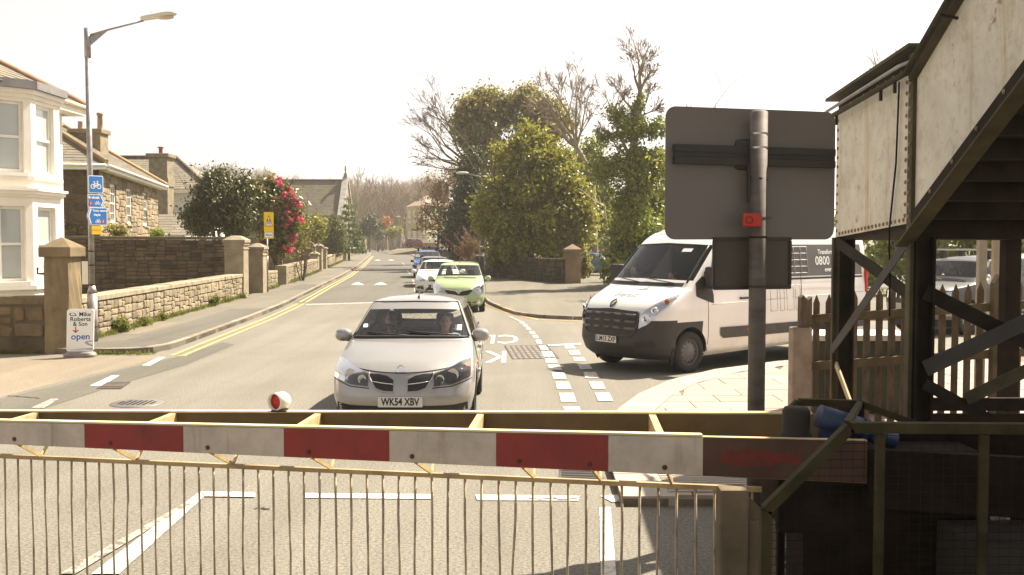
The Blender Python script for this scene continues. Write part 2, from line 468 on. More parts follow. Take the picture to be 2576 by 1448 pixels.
def leaf_cloud(name, blobs, n, size, m, parent=None, clump=.5, per=26, shell=.55, up=.3, long=1.9, seed=1, loc=None, droop=0., lumpy=True):
    """leaves in clumps through ellipsoids (x, y, z, rx, ry, rz)"""
    g = np.random.default_rng(seed)
    bl = np.array(blobs, float); vol = bl[:, 3] * bl[:, 4] * bl[:, 5]; vol = vol ** .8; pr = vol / vol.sum()
    nc = max(1, n // per); lump = min(14, max(0, nc // (3 * len(bl))))
    if lump >= 4 and lumpy:                                                    # boughs: smaller lobes over and inside each ellipsoid
        lb = []
        for b in bl:
            k = lump + g.integers(0, 4); dd = g.normal(size=(k, 3)); dd /= np.linalg.norm(dd, axis=1)[:, None]
            rr = g.uniform(.45, 1.02, k); f = g.uniform(.22, .48, k)
            for i in range(k): lb.append(np.concatenate([b[:3] + dd[i] * rr[i] * b[3:6] * (1 - f[i] * .45), b[3:6] * f[i]]))
        lb = np.array(lb); v2 = (lb[:, 3] * lb[:, 4] * lb[:, 5]) ** .7; il = g.choice(len(lb), nc, p=v2 / v2.sum())
        d = g.normal(size=(nc, 3)); d[:, 2] += .25; d /= np.linalg.norm(d, axis=1)[:, None]
        rad = np.where(g.random(nc) < shell, g.uniform(.7, 1.15, nc), g.random(nc) ** .5)
        cc = lb[il, :3] + d * rad[:, None] * lb[il, 3:6]
    else:
        ib = g.choice(len(bl), nc, p=pr)
        d = g.normal(size=(nc, 3)); d /= np.linalg.norm(d, axis=1)[:, None]
        rad = np.where(g.random(nc) < shell, g.uniform(.78, 1.04, nc), g.random(nc) ** .45)
        cc = bl[ib, :3] + d * rad[:, None] * bl[ib, 3:6]
    csz = clump * g.uniform(.4, 1.5, nc)
    idx = np.repeat(np.arange(nc), per); N = len(idx)
    q = g.normal(size=(N, 3)) * (csz[idx] * .5)[:, None] * np.array([1, 1, .75])
    pos = cc[idx] + q
    nrm = g.normal(size=(N, 3)) * .8 + d[idx] * .6 + q * 1.0 / clump * .5; nrm[:, 2] += up
    nrm /= np.linalg.norm(nrm, axis=1)[:, None] + 1e-9
    t = g.normal(size=(N, 3)); t[:, 2] -= droop; t -= nrm * (t * nrm).sum(1)[:, None]; t /= np.linalg.norm(t, axis=1)[:, None] + 1e-9
    b = np.cross(nrm, t); s = size * g.uniform(.6, 1.3, N)[:, None]
    V = np.empty((N, 4, 3)); V[:, 0] = pos - t * s * long * .5; V[:, 2] = pos + t * s * long * .5
    V[:, 1] = pos + b * s * .5 + nrm * s * .14; V[:, 3] = pos - b * s * .5 + nrm * s * .14
    return fast_mesh(name, V.reshape(-1, 3), np.arange(N * 4), 4, m, parent, loc)
def branch_segments(base, dirv, length, r0, depth, g, spread=.6, kids=(2, 4), upb=.12, shrink=.72, segs=3, wob=.12, out=None, minr=.006, tips=None):
    if out is None: out = []
    p = np.array(base, float); d = np.array(dirv, float); d /= np.linalg.norm(d)
    pts = [p.copy()]; rs = [r0]
    for i in range(segs):
        d = d + g.normal(size=3) * wob; d[2] += upb * .5; d /= np.linalg.norm(d)
        p = p + d * length / segs; pts.append(p.copy()); rs.append(max(minr, r0 * (1 - .42 * (i + 1) / segs)))
    out.append((pts, rs, depth))
    if depth == 0:
        if tips is not None: tips.append(p)
        return out
    n = g.integers(kids[0], kids[1] + 1)
    for k in range(n):
        f = 1.0 if k == 0 else g.uniform(.35, 1.0)
        j = f * segs; i0 = min(int(j), segs - 1); q = pts[i0] + (pts[i0 + 1] - pts[i0]) * (j - i0)
        a = g.normal(size=3); a -= d * a.dot(d); a /= np.linalg.norm(a) + 1e-9
        s = spread * g.uniform(.55, 1.25) * (.55 if k == 0 else 1)
        nd = d * math.cos(s) + a * math.sin(s); nd[2] += upb
        branch_segments(q, nd, length * shrink * g.uniform(.75, 1.15), rs[i0 + 1] * (.82 if k == 0 else .62), depth - 1, g, spread, kids, upb, shrink, segs, wob, out, minr, tips)
    return out
def branch_mesh(segs, name, m, parent=None, nmax=7, loc=None):
    mb = MB()
    for pts, rs, dep in segs:
        n = nmax if dep >= 4 else (5 if dep >= 3 else 3)
        mb.tube(pts, [float(x) for x in rs], n, cap=False)
    return mb.build(name, m, parent, loc)
m_bark = mat("bark", (.13, .10, .065), .9, var=.35, vs=4, bump=.5, bs=25, bd=.02)
m_bark_pale = mat("pale bark", (.25, .20, .14), .9, var=.3, vs=4, bump=.4, bs=25, bd=.02)
m_twig = mat("twig", (.20, .15, .10), .9, var=.2, vs=4, bump=0)
def weeds(name, pts, n, h, m, parent=None, spread=.18, seed=1, loc=None):
    """blades and small leaves springing from each point"""
    g = np.random.default_rng(seed); P = np.array([tuple(p) for p in pts], float)
    i = g.integers(0, len(P), n); b = P[i] + g.normal(size=(n, 3)) * np.array([spread, spread, 0])
    hh = h * g.uniform(.35, 1.2, n)[:, None]; lean = g.normal(size=(n, 3)) * .45; lean[:, 2] = 1
    w = g.normal(size=(n, 3)); w[:, 2] = 0; w /= np.linalg.norm(w, axis=1)[:, None]; w *= h * .11
    V = np.empty((n, 4, 3)); V[:, 0] = b - w * .4; V[:, 1] = b + lean * hh * .55 + w; V[:, 2] = b + lean * hh * np.array([1.25, 1.25, 1]); V[:, 3] = b + lean * hh * .55 - w
    return fast_mesh(name, V.reshape(-1, 3), np.arange(n * 4), 4, m, parent, loc)
m_weed = leafmat("weeds", [(.10, .13, .02), (.17, .19, .03), (.22, .22, .05), (.13, .15, .03)], .6, .4, .3)
# ------------------------------------------------------------------ ground, road, pavements
LKY = [20.8, 22.3, 30, 36, 52, 66, 90, 150, 220, 350]
LKX = [-7.1, -7.2, -7.55, -7.95, -9.5, -10.8, -13.4, -20.6, -30.0, -52.0]
RKY = [41, 50, 62, 85, 150, 220, 350]
RKX = [-1.0, -1.9, -3.3, -6.4, -14.2, -23.5, -45.0]
LWY = [20.9, 23, 40, 51, 73, 100, 150, 220, 350]
LWX = [-9.25, -9.35, -10.45, -11.2, -13.7, -16.8, -22.8, -32.4, -55]
LK = lambda y: float(np.interp(y, LKY, LKX))
RK = lambda y: float(np.interp(y, RKY, RKX))
LW = lambda y: float(np.interp(y, LWY, LWX))
PZ = .11
m_earth = mat("earth", (.17, .14, .08), .95, var=.4, vs=.35, c2=(.10, .11, .035), bump=.5, bs=8, bd=.05)
m_grass = mat("rough grass", (.10, .11, .025), .95, var=.4, vs=.6, bump=.6, bs=20, bd=.04)

def grid_sheet(name, x0, x1, y0, y1, z, m, nx=1, ny=1, fn=None):
    b = MB()
    for j in range(ny + 1):
        for i in range(nx + 1):
            x, y = x0 + (x1 - x0) * i / nx, y0 + (y1 - y0) * j / ny
            b.v.append((x, y, z if fn is None else fn(x, y)))
    for j in range(ny):
        for i in range(nx):
            a = j * (nx + 1) + i; b.f.append((a, a + 1, a + nx + 2, a + nx + 1)); b.sm.append(fn is not None)
    return b.build(name, m)
struct(grid_sheet("ground", -900, 900, -60, 1500, -.03, m_earth))
def hillz(x, y):
    t = max(0, min(1, (y - 270) / 130)); t = t * t * (3 - 2 * t)
    w = 1 / (1 + math.exp((x - 15) / 35))
    return -1 + t * (19 + 5 * math.sin(x / 47) + 3 * math.sin(x / 21 + 1)) * (.45 + .55 * w)
struct(grid_sheet("hill", -420, 320, 265, 620, 0, m_earth, 60, 26, hillz))

rb = MB()
near = [(-46, -3), (46, -3), (46, 44), (RK(44), 44), (LW(44), 44), (LW(30), 30), (LW(23), 23), (-9.4, 20.85), (-46, 20.85)]
rb.sheet([(x, y, 0) for x, y in near][:5] + [(x, y, 0) for x, y in near][5:])
ys = [44, 52, 62, 75, 90, 110, 130, 150, 185, 220, 280, 350]
for a, b in zip(ys[:-1], ys[1:]):
    rb.sheet([(LW(a), a, 0), (RK(a) + 2.5, a, 0), (RK(b) + 2.5, b, 0), (LW(b), b, 0)])
road = struct(rb.build("road", m_asphalt))
def on_road(name, poly, m, z=.004, parent=None):
    return MB().sheet([(p[0], p[1], z) for p in poly]).build(name, m, parent or road)
# patches of newer and paler surfacing
on_road("surface_patch", [G(u, v) for u, v in [(0, 1004), (150, 968), (330, 925), (470, 893), (560, 862), (590, 868), (470, 918), (300, 968), (90, 1035), (0, 1058)]], m_asph_dark)
on_road("surface_patch", [(-46, 20.8), G(0, 906), G(60, 903), G(250, 897), G(420, 897), G(330, 922), G(150, 964), G(0, 1001), (-46, 12)], m_asph_pale, .0041)
hump = [(LK(37.6) + .1, 37.6), (RK(41) + .3, 38.6), (RK(56), 56), (LK(56) + .1, 56)]
on_road("surface_patch", hump, m_asph_dark, .005)
yy_ = [56.2, 62, 66, 75, 90, 110, 130, 150, 185, 220]
mbp = MB()
for a, b in zip(yy_[:-1], yy_[1:]): mbp.sheet([(LK(a) + .1, a, .0046), (RK(a), a, .0046), (RK(b), b, .0046), (LK(b) + .1, b, .0046)])
mbp.build("surface_patch", m_asph_dark, road)

def strip(pts, w, name, m, z=.008):
    pts = [Vector((p[0], p[1], 0)) for p in pts]; b = MB()
    for i in range(len(pts) - 1):
        a, c = pts[i], pts[i + 1]
        def nn(k):
            d = (pts[min(k + 1, len(pts) - 1)] - pts[max(0, k - 1)]).normalized(); return Vector((d.y, -d.x, 0)) * w / 2
        q, r = nn(i), nn(i + 1)
        b.sheet([(a + q) + Vector((0, 0, z)), (c + r) + Vector((0, 0, z)), (c - r) + Vector((0, 0, z)), (a - q) + Vector((0, 0, z))])
    return b.build(name, m, road)
for off in (.32, .56):                                            # double yellow lines by the left kerb
    pts = [(LK(y) + off * (1 if y < 90 else .9), y) for y in (20.5, 23, 26, 30, 34, 37.4)]
    strip(pts, .085, "yellow_line", m_yellow_paint)
    strip([(LK(y) + off * .95 + .0, y) for y in (38.2, 45, 52, 60, 66, 78, 90, 110, 130, 150)], .095, "yellow_line", m_yellow_paint, .0085)
strip([G(449, 897), G(471, 897)], .07, "yellow_line", m_yellow_paint)
for off in (.3, .5):
    strip([(1.9, 29.6 - off * .9), (.75, 30.2 - off), (-.2, 33.2 - off), (-.95, 36.8 - off * .6), (-1.25 - off * .3, 41)], .08, "yellow_line", m_yellow_paint)
NMARK = [0]
def quad_mark(uv, m=None, name="road_marking", z=.008):
    NMARK[0] += 1; on_road(name, [G(u, v) for u, v in uv], m or m_white_paint, z + .0001 * (NMARK[0] % 40))
quad_mark([(357, 921), (378, 921), (417, 900), (400, 900)])
quad_mark([(226, 972), (258, 972), (301, 946), (282, 946)])
quad_mark([(78, 1028), (112, 1028), (148, 1005), (128, 1005)], m_worn_paint)
quad_mark([(770, 766), (1040, 758), (1040, 760.6), (770, 769.5)], m_worn_paint)        # foot of the road hump
for u in (900, 958):                                              # hump arrows
    quad_mark([(u - 17, 717.5), (u + 16, 717.5), (u + 3, 711.5), (u - 3, 711.5)])
for u in (905, 950, 984): quad_mark([(u - 9, 656), (u + 9, 656), (u + 2, 654.4), (u - 2, 654.4)])
for v0, v1 in ((670, 662), (690, 680), (716, 704), (735, 722)):   # centre line
    a, b = G(0, v0).y, G(0, v1).y; xm = lambda y: (LK(y) + RK(y)) / 2 + .9
    strip([(xm(a), a), (xm(b), b)], .1, "road_marking", m_worn_paint)
# give-way dashes swinging round the corner (two rows)
S = 1 / 3.218 * .644
dz = lambda x, y: (1850 * .644 + x * S, 1250 * .644 + y * S)
rowA = [[(570, 28), (625, 28), (650, 52), (597, 52)], [(613, 62), (668, 62), (690, 90), (635, 90)], [(652, 102), (708, 102), (728, 131), (668, 131)], [(694, 147), (755, 147), (780, 180), (712, 180)],
        [(735, 197), (797, 197), (820, 236), (752, 236)], [(778, 257), (842, 257), (864, 305), (795, 305)], [(818, 328), (905, 328), (945, 380), (845, 380)], [(848, 402), (980, 402), (1022, 466), (880, 466)],
        [(893, 493), (1035, 493), (1058, 545), (908, 545)], [(930, 572), (1080, 572), (1115, 636), (960, 636)], [(983, 672), (1140, 672), (1168, 750), (1005, 750)], [(1030, 788), (1195, 788), (1232, 880), (1050, 880)],
        [(1075, 928), (1258, 928), (1292, 1038), (1100, 1038)], [(1128, 1100), (1330, 1100), (1360, 1220), (1150, 1220)]]
rowB = [[(1135, 322), (1255, 322), (1280, 366), (1150, 366)], [(1185, 390), (1320, 390), (1350, 446), (1215, 446)], [(1248, 478), (1385, 478), (1415, 528), (1270, 528)], [(1305, 566), (1455, 566), (1500, 628), (1340, 628)],
        [(1380, 664), (1535, 664), (1578, 742), (1405, 742)], [(1448, 784), (1615, 784), (1660, 875), (1490, 875)], [(1525, 926), (1705, 926), (1752, 1028), (1565, 1028)]]
for q in rowA + rowB: quad_mark([dz(*p) for p in q])
for k in range(5):
    quad_mark([dz(540 - k * 26, 14 - k * 12), dz(585 - k * 26, 14 - k * 12), dz(600 - k * 26, 20 - k * 12), dz(560 - k * 26, 20 - k * 12)], z=.0092)
quad_mark([dz(930, 322), dz(1350, 300), dz(1350, 318), dz(945, 336)])
# KEEP CLEAR, read from the far side
for word, (ua, va) in (("KEEP", (440, 460)), ("CLEAR", (575, 242))):
    vs, fs = text_geo(word, 1.0, 'LEFT', .01)
    p = G(*dz(ua, va))
    MB().add([(p.x - v.x * .74, p.y - v.y * 2.9, .009) for v in vs], fs).build("road_lettering", m_white_paint, road)
# markings on the crossing this side of the barrier
quad_mark([(505, 1239.5), (642, 1242), (642, 1254), (516, 1252)])
quad_mark([(503, 1240), (514, 1252.5), (300, 1448), (230, 1448)])
quad_mark([(478, 1262), (486, 1268), (190, 1448), (150, 1448)], m_worn_paint, z=.0088)
quad_mark([(765, 1243), (1092, 1246), (1085, 1258), (765, 1255)])
quad_mark([(1196, 1247), (1458, 1250), (1455, 1262), (1200, 1261)])
quad_mark([(1510, 1250), (1700, 1237), (1740, 1250), (1540, 1266)])
quad_mark([(1508, 1280), (1536, 1278), (1552, 1470), (1512, 1470)])
for u0, v0, u1, v1 in ((20, 997, 100, 1003), (1330, 1256, 1452, 1259), (640, 1281, 680, 1281)):   # cracks in the surfacing
    a, b = G(u0, v0), G(u1, v1)
    pts = [a.lerp(b, t) + Vector((0, rnd.uniform(-.03, .03), 0)) for t in [i / 8 for i in range(9)]]
    strip(pts, .03, "crack", mat("crack", (.03, .025, .02), 1), .0095)

# ---- pavements
def pavement(name, outline, kerb, m, top=PZ, kerb_upto=60, piece=.92, kw=.14):
    b = MB(); n = len(outline)
    b.add([(x, y, top) for x, y in outline] + [(x, y, -.02) for x, y in outline], [tuple(range(n))] + [(i, i + n, (i + 1) % n + n, (i + 1) % n) for i in range(n)])
    o = struct(b.build(name, m))
    L = [Vector((x, y, 0)) for x, y in kerb]; acc = [0]
    for p, q in zip(L[:-1], L[1:]): acc.append(acc[-1] + (q - p).length)
    def at(s):
        for i in range(len(L) - 1):
            if s <= acc[i + 1] + 1e-6:
                return L[i].lerp(L[i + 1], (s - acc[i]) / max(1e-6, acc[i + 1] - acc[i]))
        return L[-1]
    s = 0
    while s < acc[-1] - .1:
        e = min(acc[-1], s + piece * (1 if at(s).y < 70 else 4)); p, q = at(s), at(e); d = (q - p)
        if d.length > .05:
            d.normalize(); nrm = Vector((-d.y, d.x, 0)); p2, q2 = p + d * .006, q - d * .006
            lift = rnd.uniform(.0, .01); kb = MB(); Z = Vector((0, 0, 1)); c = .02
            kb.hexa([p2 - Z * .04, q2 - Z * .04, q2 + nrm * kw - Z * .04, p2 + nrm * kw - Z * .04, p2 + Z * (top - c + lift), q2 + Z * (top - c + lift), q2 + nrm * kw + Z * (top - c + lift), p2 + nrm * kw + Z * (top - c + lift)])
            kb.hexa([p2 + Z * (top - c + lift), q2 + Z * (top - c + lift), q2 + nrm * kw + Z * (top - c + lift), p2 + nrm * kw + Z * (top - c + lift),
                     p2 + nrm * c + Z * (top + lift + .004), q2 + nrm * c + Z * (top + lift + .004), q2 + nrm * kw + Z * (top + lift + .004), p2 + nrm * kw + Z * (top + lift + .004)])
            kb.build("kerb_stone", m_kerb, o)
        s = e
    return o
yl = [23, 26, 30, 33, 36, 40, 46, 52, 58, 66, 75, 90, 110, 130, 150, 185, 220]
kerbL = [(-9.2, 20.8), (-8.4, 20.75), (-7.75, 20.8), (-7.35, 21.1), (-7.2, 21.7), (-7.2, 22.3)] + [(LK(y), y) for y in yl]
outL = kerbL + [(LW(y) - .05, y) for y in yl[::-1]] + [(-9.3, 22.3)]
left_pave = pavement("pavement_left", outL, kerbL, m_foot)
def on_pave(poly, m, z=PZ + .004, name="surface_patch", parent=None): return MB().sheet([(p[0], p[1], z) for p in poly]).build(name, m, parent or left_pave)
on_pave([(LK(y) - .18, y) for y in (22.6, 26, 30, 33)] + [(LK(y) - 1.25, y) for y in (33, 30, 26, 22.6)], m_asph_dark)
on_pave([(LK(21.6) - .3, 21.5), (LK(22.5) - .2, 22.5), (LK(22.5) - 1.3, 22.5), (-9.1, 21.6), (-9.1, 21.05), (-7.7, 21.05)], m_asph_dark)
on_pave([(LK(y) - .2, y) for y in (46, 51)] + [(LK(y) - 1.1, y) for y in (52, 45.5)], m_asph_dark)
on_pave([(LW(y) + .1, y) for y in (24, 27.5, 27.5)] + [(LW(27.5) + .75, 27.5), (LW(24) + .7, 24)], m_asph_pale)

kerbR = [(34, 29.6), (14, 29.7), (5, 29.75), (1.98, 29.9), (.75, 30.6), (.2, 32.0), (-.15, 33.8), (-.7, 37.2), (-1.0, 41)] + [(RK(y), y) for y in (46, 52, 58, 66, 75, 90, 110, 130, 150, 185, 220)]
outR = kerbR + [(RK(y) + 2.6, y) for y in (220, 185, 150, 130, 110, 90, 75, 66)] + [(-1.2, 62.5), (3.0, 53.2), (6.6, 51), (6.0, 44), (12, 40), (34, 38)]
right_pave = pavement("pavement_right", outR, kerbR, m_foot, top=.09)
struct(MB().sheet([(-.4, 66, .004), (3.4, 53.4, .004), (7.5, 50, .004), (40, 50, .004), (40, 110, .004), (2, 110, .004)]).build("car_park", m_foot))
struct(MB().sheet([(3.0, 53.2, .097), (5.3, 51.8, .097), (8.2, 56, .006), (4.9, 58, .006)]).build("driveway", m_foot))

# ---- paved island with a pale granite edge, laid in big slabs
m_slab = mat("pink paving slab", (.38, .285, .235), .8, var=.1, vs=2, bump=.15, objrand=.18)
m_slab_edge = mat("pale granite edging", (.37, .325, .265), .8, var=.1, vs=3, bump=.15, objrand=.12)
isl = [(.95, 8.85), (.98, 10.6), (1.15, 12.4), (1.42, 13.6), (1.85, 14.9), (2.5, 16.3), (3.5, 17.7), (4.9, 18.9), (6.6, 19.7), (9, 20.2), (14, 20.5)]
ib = MB(); IZ = .085
poly = isl + [(14, 8.85)]
ib.add([(x, y, IZ - .02) for x, y in poly] + [(x, y, -.03) for x, y in poly], [tuple(range(len(poly)))] + [(i, i + len(poly), (i + 1) % len(poly) + len(poly), (i + 1) % len(poly)) for i in range(len(poly))])
island = struct(ib.build("pavement_island", m_mortar))
def inward(k, w):
    p = [Vector((x, y, 0)) for x, y in isl]; d = (p[min(k + 1, len(p) - 1)] - p[max(k - 1, 0)]).normalized(); return p[k] + Vector((d.y, -d.x, 0)) * w
EW = .48
for k in range(len(isl) - 1):
    for h in range(2):
        a0, b0 = Vector((*isl[k], 0)), Vector((*isl[k + 1], 0)); a1, b1 = inward(k, EW), inward(k + 1, EW)
        t0, t1 = h / 2 + .004, (h + 1) / 2 - .004
        p = [a0.lerp(b0, t0), a0.lerp(b0, t1), a1.lerp(b1, t1), a1.lerp(b1, t0)]; Z = Vector((0, 0, 1))
        MB().hexa([q - Z * .02 for q in p][::-1][::-1] + [q + Z * (IZ + rnd.uniform(0, .004)) for q in p]).build("edging_slab", m_slab_edge, island)
inner = [inward(k, EW + .012) for k in range(len(isl))]
def xin(y): return float(np.interp(y, [p.y for p in inner], [p.x for p in inner]))
def yin(x): return float(np.interp(x, [p.x for p in inner], [p.y for p in inner]))
row = 0; y = 8.9; SL, SW = .86, .58
while y < 19.6:
    y2 = min(y + SW, 19.9); x = -1 + (row % 2) * SL * .5
    while x < 8.6:
        xs, xe = x + .008, x + SL - .008; ya, yb = y + .008, y2 - .008
        lo = max(xin(ya), xs), max(xin(yb), xs)
        if min(lo) < xe - .05:
            P4 = [(min(lo[0], xe), ya), (xe, ya), (xe, yb), (min(lo[1], xe), yb)]
            t = IZ + rnd.uniform(-.003, .004)
            P4 = [(px, py) for px, py in P4]
            MB().hexa([Vector((px, py, IZ - .05)) for px, py in P4] + [Vector((px, py, t)) for px, py in P4]).build("paving_slab", m_slab, island)
        x += SL
    y = y2; row += 1
# ribbed tactile strip near the crossing
m_rib = mat("tactile rib", (.40, .35, .29), .8, var=.1)
tb = MB()
for k in range(9):
    yy = 9.0 + k * .085
    for (x0, x1) in ((1.38, 2.5),): tb.box(x0, x1, yy, yy + .04, IZ, IZ + .014)
o = tb.build("tactile_ribs", m_rib, island); o["kind"] = "stuff"
# trackside ballast and undergrowth floor below the barrier machine
m_ballast = mat("ballast", (.10, .085, .06), .95, var=.5, vs=9, bump=.9, bs=22, bd=.05)
struct(MB().add([(1.75, 2.2, .03), (12, 2.2, .03), (12, 8.8, .03), (1.75, 8.8, .03)], [(0, 1, 2, 3)]).build("trackside_ground", m_ballast))
g = np.random.default_rng(5); stn = MB()
for k in range(900):
    x, y = g.uniform(1.8, 8), g.uniform(2.6, 8.8); r = g.uniform(.02, .055)
    c = Vector((x, y, .03 + r * .4)); pts = [c + Vector(g.normal(size=3)) * r * .8 for _ in range(4)]
    stn.add(pts, [(0, 1, 2), (0, 2, 3), (0, 3, 1), (1, 3, 2)])
o = stn.build("ballast_stones", mat("ballast stone", (.14, .12, .09), .9, var=.4, vs=14)); o["kind"] = "stuff"; tag(o, "dark loose ballast stones strewn under the barrier machine", "gravel")

# ---- iron covers and gratings
m_iron = mat("cast iron", (.085, .075, .07), .55, metal=.6, var=.3, vs=5)
m_iron_dk = mat("dark gap", (.012, .011, .01), .9, var=.1)
t = thing("manhole_cover", "round grey iron manhole cover with slotted centre on the carriageway", "manhole", G(345, 1016))
c = G(345, 1016); Mx = Matrix.Translation(c)
MB().lathe([(0, .012), (.36, .012), (.37, .004)], 32, Mx).build("rim", mat("worn iron", (.20, .18, .17), .5, metal=.5, var=.2), t)
for i in range(-3, 4):
    for j in range(-2, 3):
        if abs(i * .06) ** 2 + abs(j * .08) ** 2 < .045:
            MB().box(c.x + i * .075 - .018, c.x + i * .075 + .018, c.y + j * .085 - .03, c.y + j * .085 + .03, .0125, .015).build("slot", m_iron_dk, t)
t = thing("access_cover", "rectangular brown iron access cover beside the white dashes", "manhole", G(285, 972))
pl = [G(u, v) for u, v in [(242, 980), (304, 980), (328, 963), (270, 963)]]
MB().prism([Vector((p.x, p.y, .0)) for p in pl], (0, 0, .011)).build("frame", m_iron, t)
ce = sum(pl, Vector()) / 4
for k in (-.25, .25):
    q = [ce + (p - ce) * .42 + (pl[1] - pl[0]) * k for p in pl]
    MB().prism([Vector((p.x, p.y, .0112)) for p in q], (0, 0, .004)).build("plate", mat("rusty plate", (.12, .09, .07), .6, metal=.5), t)
gq = [G(*dz(*p)) for p in [(495, 496), (1065, 486), (912, 322), (395, 330)]]
t = thing("drain_grating", "large square iron drain grating crossed by white give-way dashes", "grating", sum(gq, Vector()) / 4)
MB().sheet([Vector((p.x, p.y, .0055)) for p in gq]).build("frame", mat("grating bed", (.16, .14, .115), .8, var=.3, vs=8), t)
def bil(q, s, t_): return (q[0] * (1 - s) + q[1] * s) * (1 - t_) + (q[3] * (1 - s) + q[2] * s) * t_
for k in range(9):
    s = k / 8; MB().bar(bil(gq, s, 0) + Vector((0, 0, .0062)), bil(gq, s, 1) + Vector((0, 0, .0062)), .035, .003).build("grate_bar", m_iron, t)
for k in range(8):
    s = k / 7; MB().bar(bil(gq, 0, s) + Vector((0, 0, .0064)), bil(gq, 1, s) + Vector((0, 0, .0064)), .035, .003).build("grate_bar", m_iron, t)
gq = [G(u, v) for u, v in [(1405, 1207), (1522, 1210), (1500, 1172), (1408, 1170)]]
t = thing("gully_grate", "small dark slotted gully grate beside the paved island kerb", "grating", sum(gq, Vector()) / 4)
MB().sheet([Vector((p.x, p.y, .006)) for p in gq]).build("frame", m_iron, t)
for k in range(6):
    a = (k + .25) / 6.2; b_ = a + .09
    MB().prism([bil(gq, .06, a) + Vector((0, 0, .0065)), bil(gq, .94, a) + Vector((0, 0, .0065)), bil(gq, .94, b_) + Vector((0, 0, .0065)), bil(gq, .06, b_) + Vector((0, 0, .0065))], (0, 0, .003)).build("slot", m_iron_dk, t)
# ------------------------------------------------------------------ houses and walls
m_pane = mat("blind behind glass", (.40, .42, .40), .12, var=.06, vs=.6, bump=0, spec=.8, coat=.6, fine=0)
m_pane_dark = mat("dark window glass", (.06, .065, .065), .06, var=.2, vs=.8, bump=0, spec=.8, coat=.5, fine=0)
m_lead = mat("lead sheet", (.22, .21, .21), .6, metal=.2, var=.15)
m_fascia = mat("white fascia", (.76, .72, .62), .5, var=.06, bump=.03, fine=.05)
m_gutter = mat("cream gutter", (.70, .63, .45), .5, var=.1, bump=.03)
def frame_of(A, B):
    A, B = Vector((A[0], A[1], 0)), Vector((B[0], B[1], 0)); U = (B - A).normalized(); N = Vector((U.y, -U.x, 0)); return A, U, N, (B - A).length
def lbox(mb, A, U, N, u0, u1, n0, n1, z0, z1):
    Z = Vector((0, 0, 1)); f = lambda u, n, z: A + U * u + N * n + Z * z
    return mb.hexa([f(u0, n1, z0), f(u1, n1, z0), f(u1, n0, z0), f(u0, n0, z0), f(u0, n1, z1), f(u1, n1, z1), f(u1, n0, z1), f(u0, n0, z1)])
def holed_wall(parent, A, B, z0, z1, holes, t, m, name="wall"):
    A, U, N, L = frame_of(A, B); mb = MB()
    us = sorted(set([0, L] + [h[0] for h in holes] + [h[1] for h in holes])); zs = sorted(set([z0, z1] + [h[2] for h in holes] + [h[3] for h in holes]))
    for a, b in zip(us[:-1], us[1:]):
        for c, d in zip(zs[:-1], zs[1:]):
            if any(h[0] <= (a + b) / 2 <= h[1] and h[2] <= (c + d) / 2 <= h[3] for h in holes): continue
            lbox(mb, A, U, N, a, b, -t, 0, c, d)
    # merge duplicate inner faces
    return mb.build(name, m, parent)
def sash(parent, A, B, u0, u1, z0, z1, inset=.1, nx=1, ny=2, fw=.06, pane=None, sill=True, frame_m=None, sillm=None):
    A, U, N, L = frame_of(A, B); frame_m = frame_m or m_white; mb = MB()
    lbox(mb, A, U, N, u0 + .002, u0 + fw, -inset - .06, -inset, z0 + .002, z1 - .002); lbox(mb, A, U, N, u1 - fw, u1 - .002, -inset - .06, -inset, z0 + .002, z1 - .002)
    lbox(mb, A, U, N, u0 + fw, u1 - fw, -inset - .06, -inset, z0 + .002, z0 + fw); lbox(mb, A, U, N, u0 + fw, u1 - fw, -inset - .06, -inset, z1 - fw, z1 - .002)
    zm = (z0 + z1) / 2
    lbox(mb, A, U, N, u0 + fw, u1 - fw, -inset - .055, -inset + .012, zm - .03, zm + .03)
    for i in range(1, nx):
        x = u0 + (u1 - u0) * i / nx; lbox(mb, A, U, N, x - .018, x + .018, -inset - .05, -inset - .01, z0 + fw, zm - .03); lbox(mb, A, U, N, x - .018, x + .018, -inset - .05, -inset - .01, zm + .03, z1 - fw)
    for j in range(1, ny):
        if j * 2 == ny: continue
        z = z0 + (z1 - z0) * j / ny; lbox(mb, A, U, N, u0 + fw, u1 - fw, -inset - .048, -inset - .012, z - .014, z + .014)
    w = mb.build("window", frame_m, parent)
    p = MB(); lbox(p, A, U, N, u0 + fw, u1 - fw, -inset - .045, -inset - .035, zm + .03, z1 - fw); p.build("pane", pane or m_pane, w)
    p = MB(); lbox(p, A, U, N, u0 + fw, u1 - fw, -inset - .055, -inset - .045, z0 + fw, zm - .03); p.build("pane", pane or m_pane, w)
    if sill:
        p = MB(); lbox(p, A, U, N, u0 - .06, u1 + .06, -inset, .07, z0 - .09, z0 - .003); p.build("sill", sillm or frame_m, w)
    return w

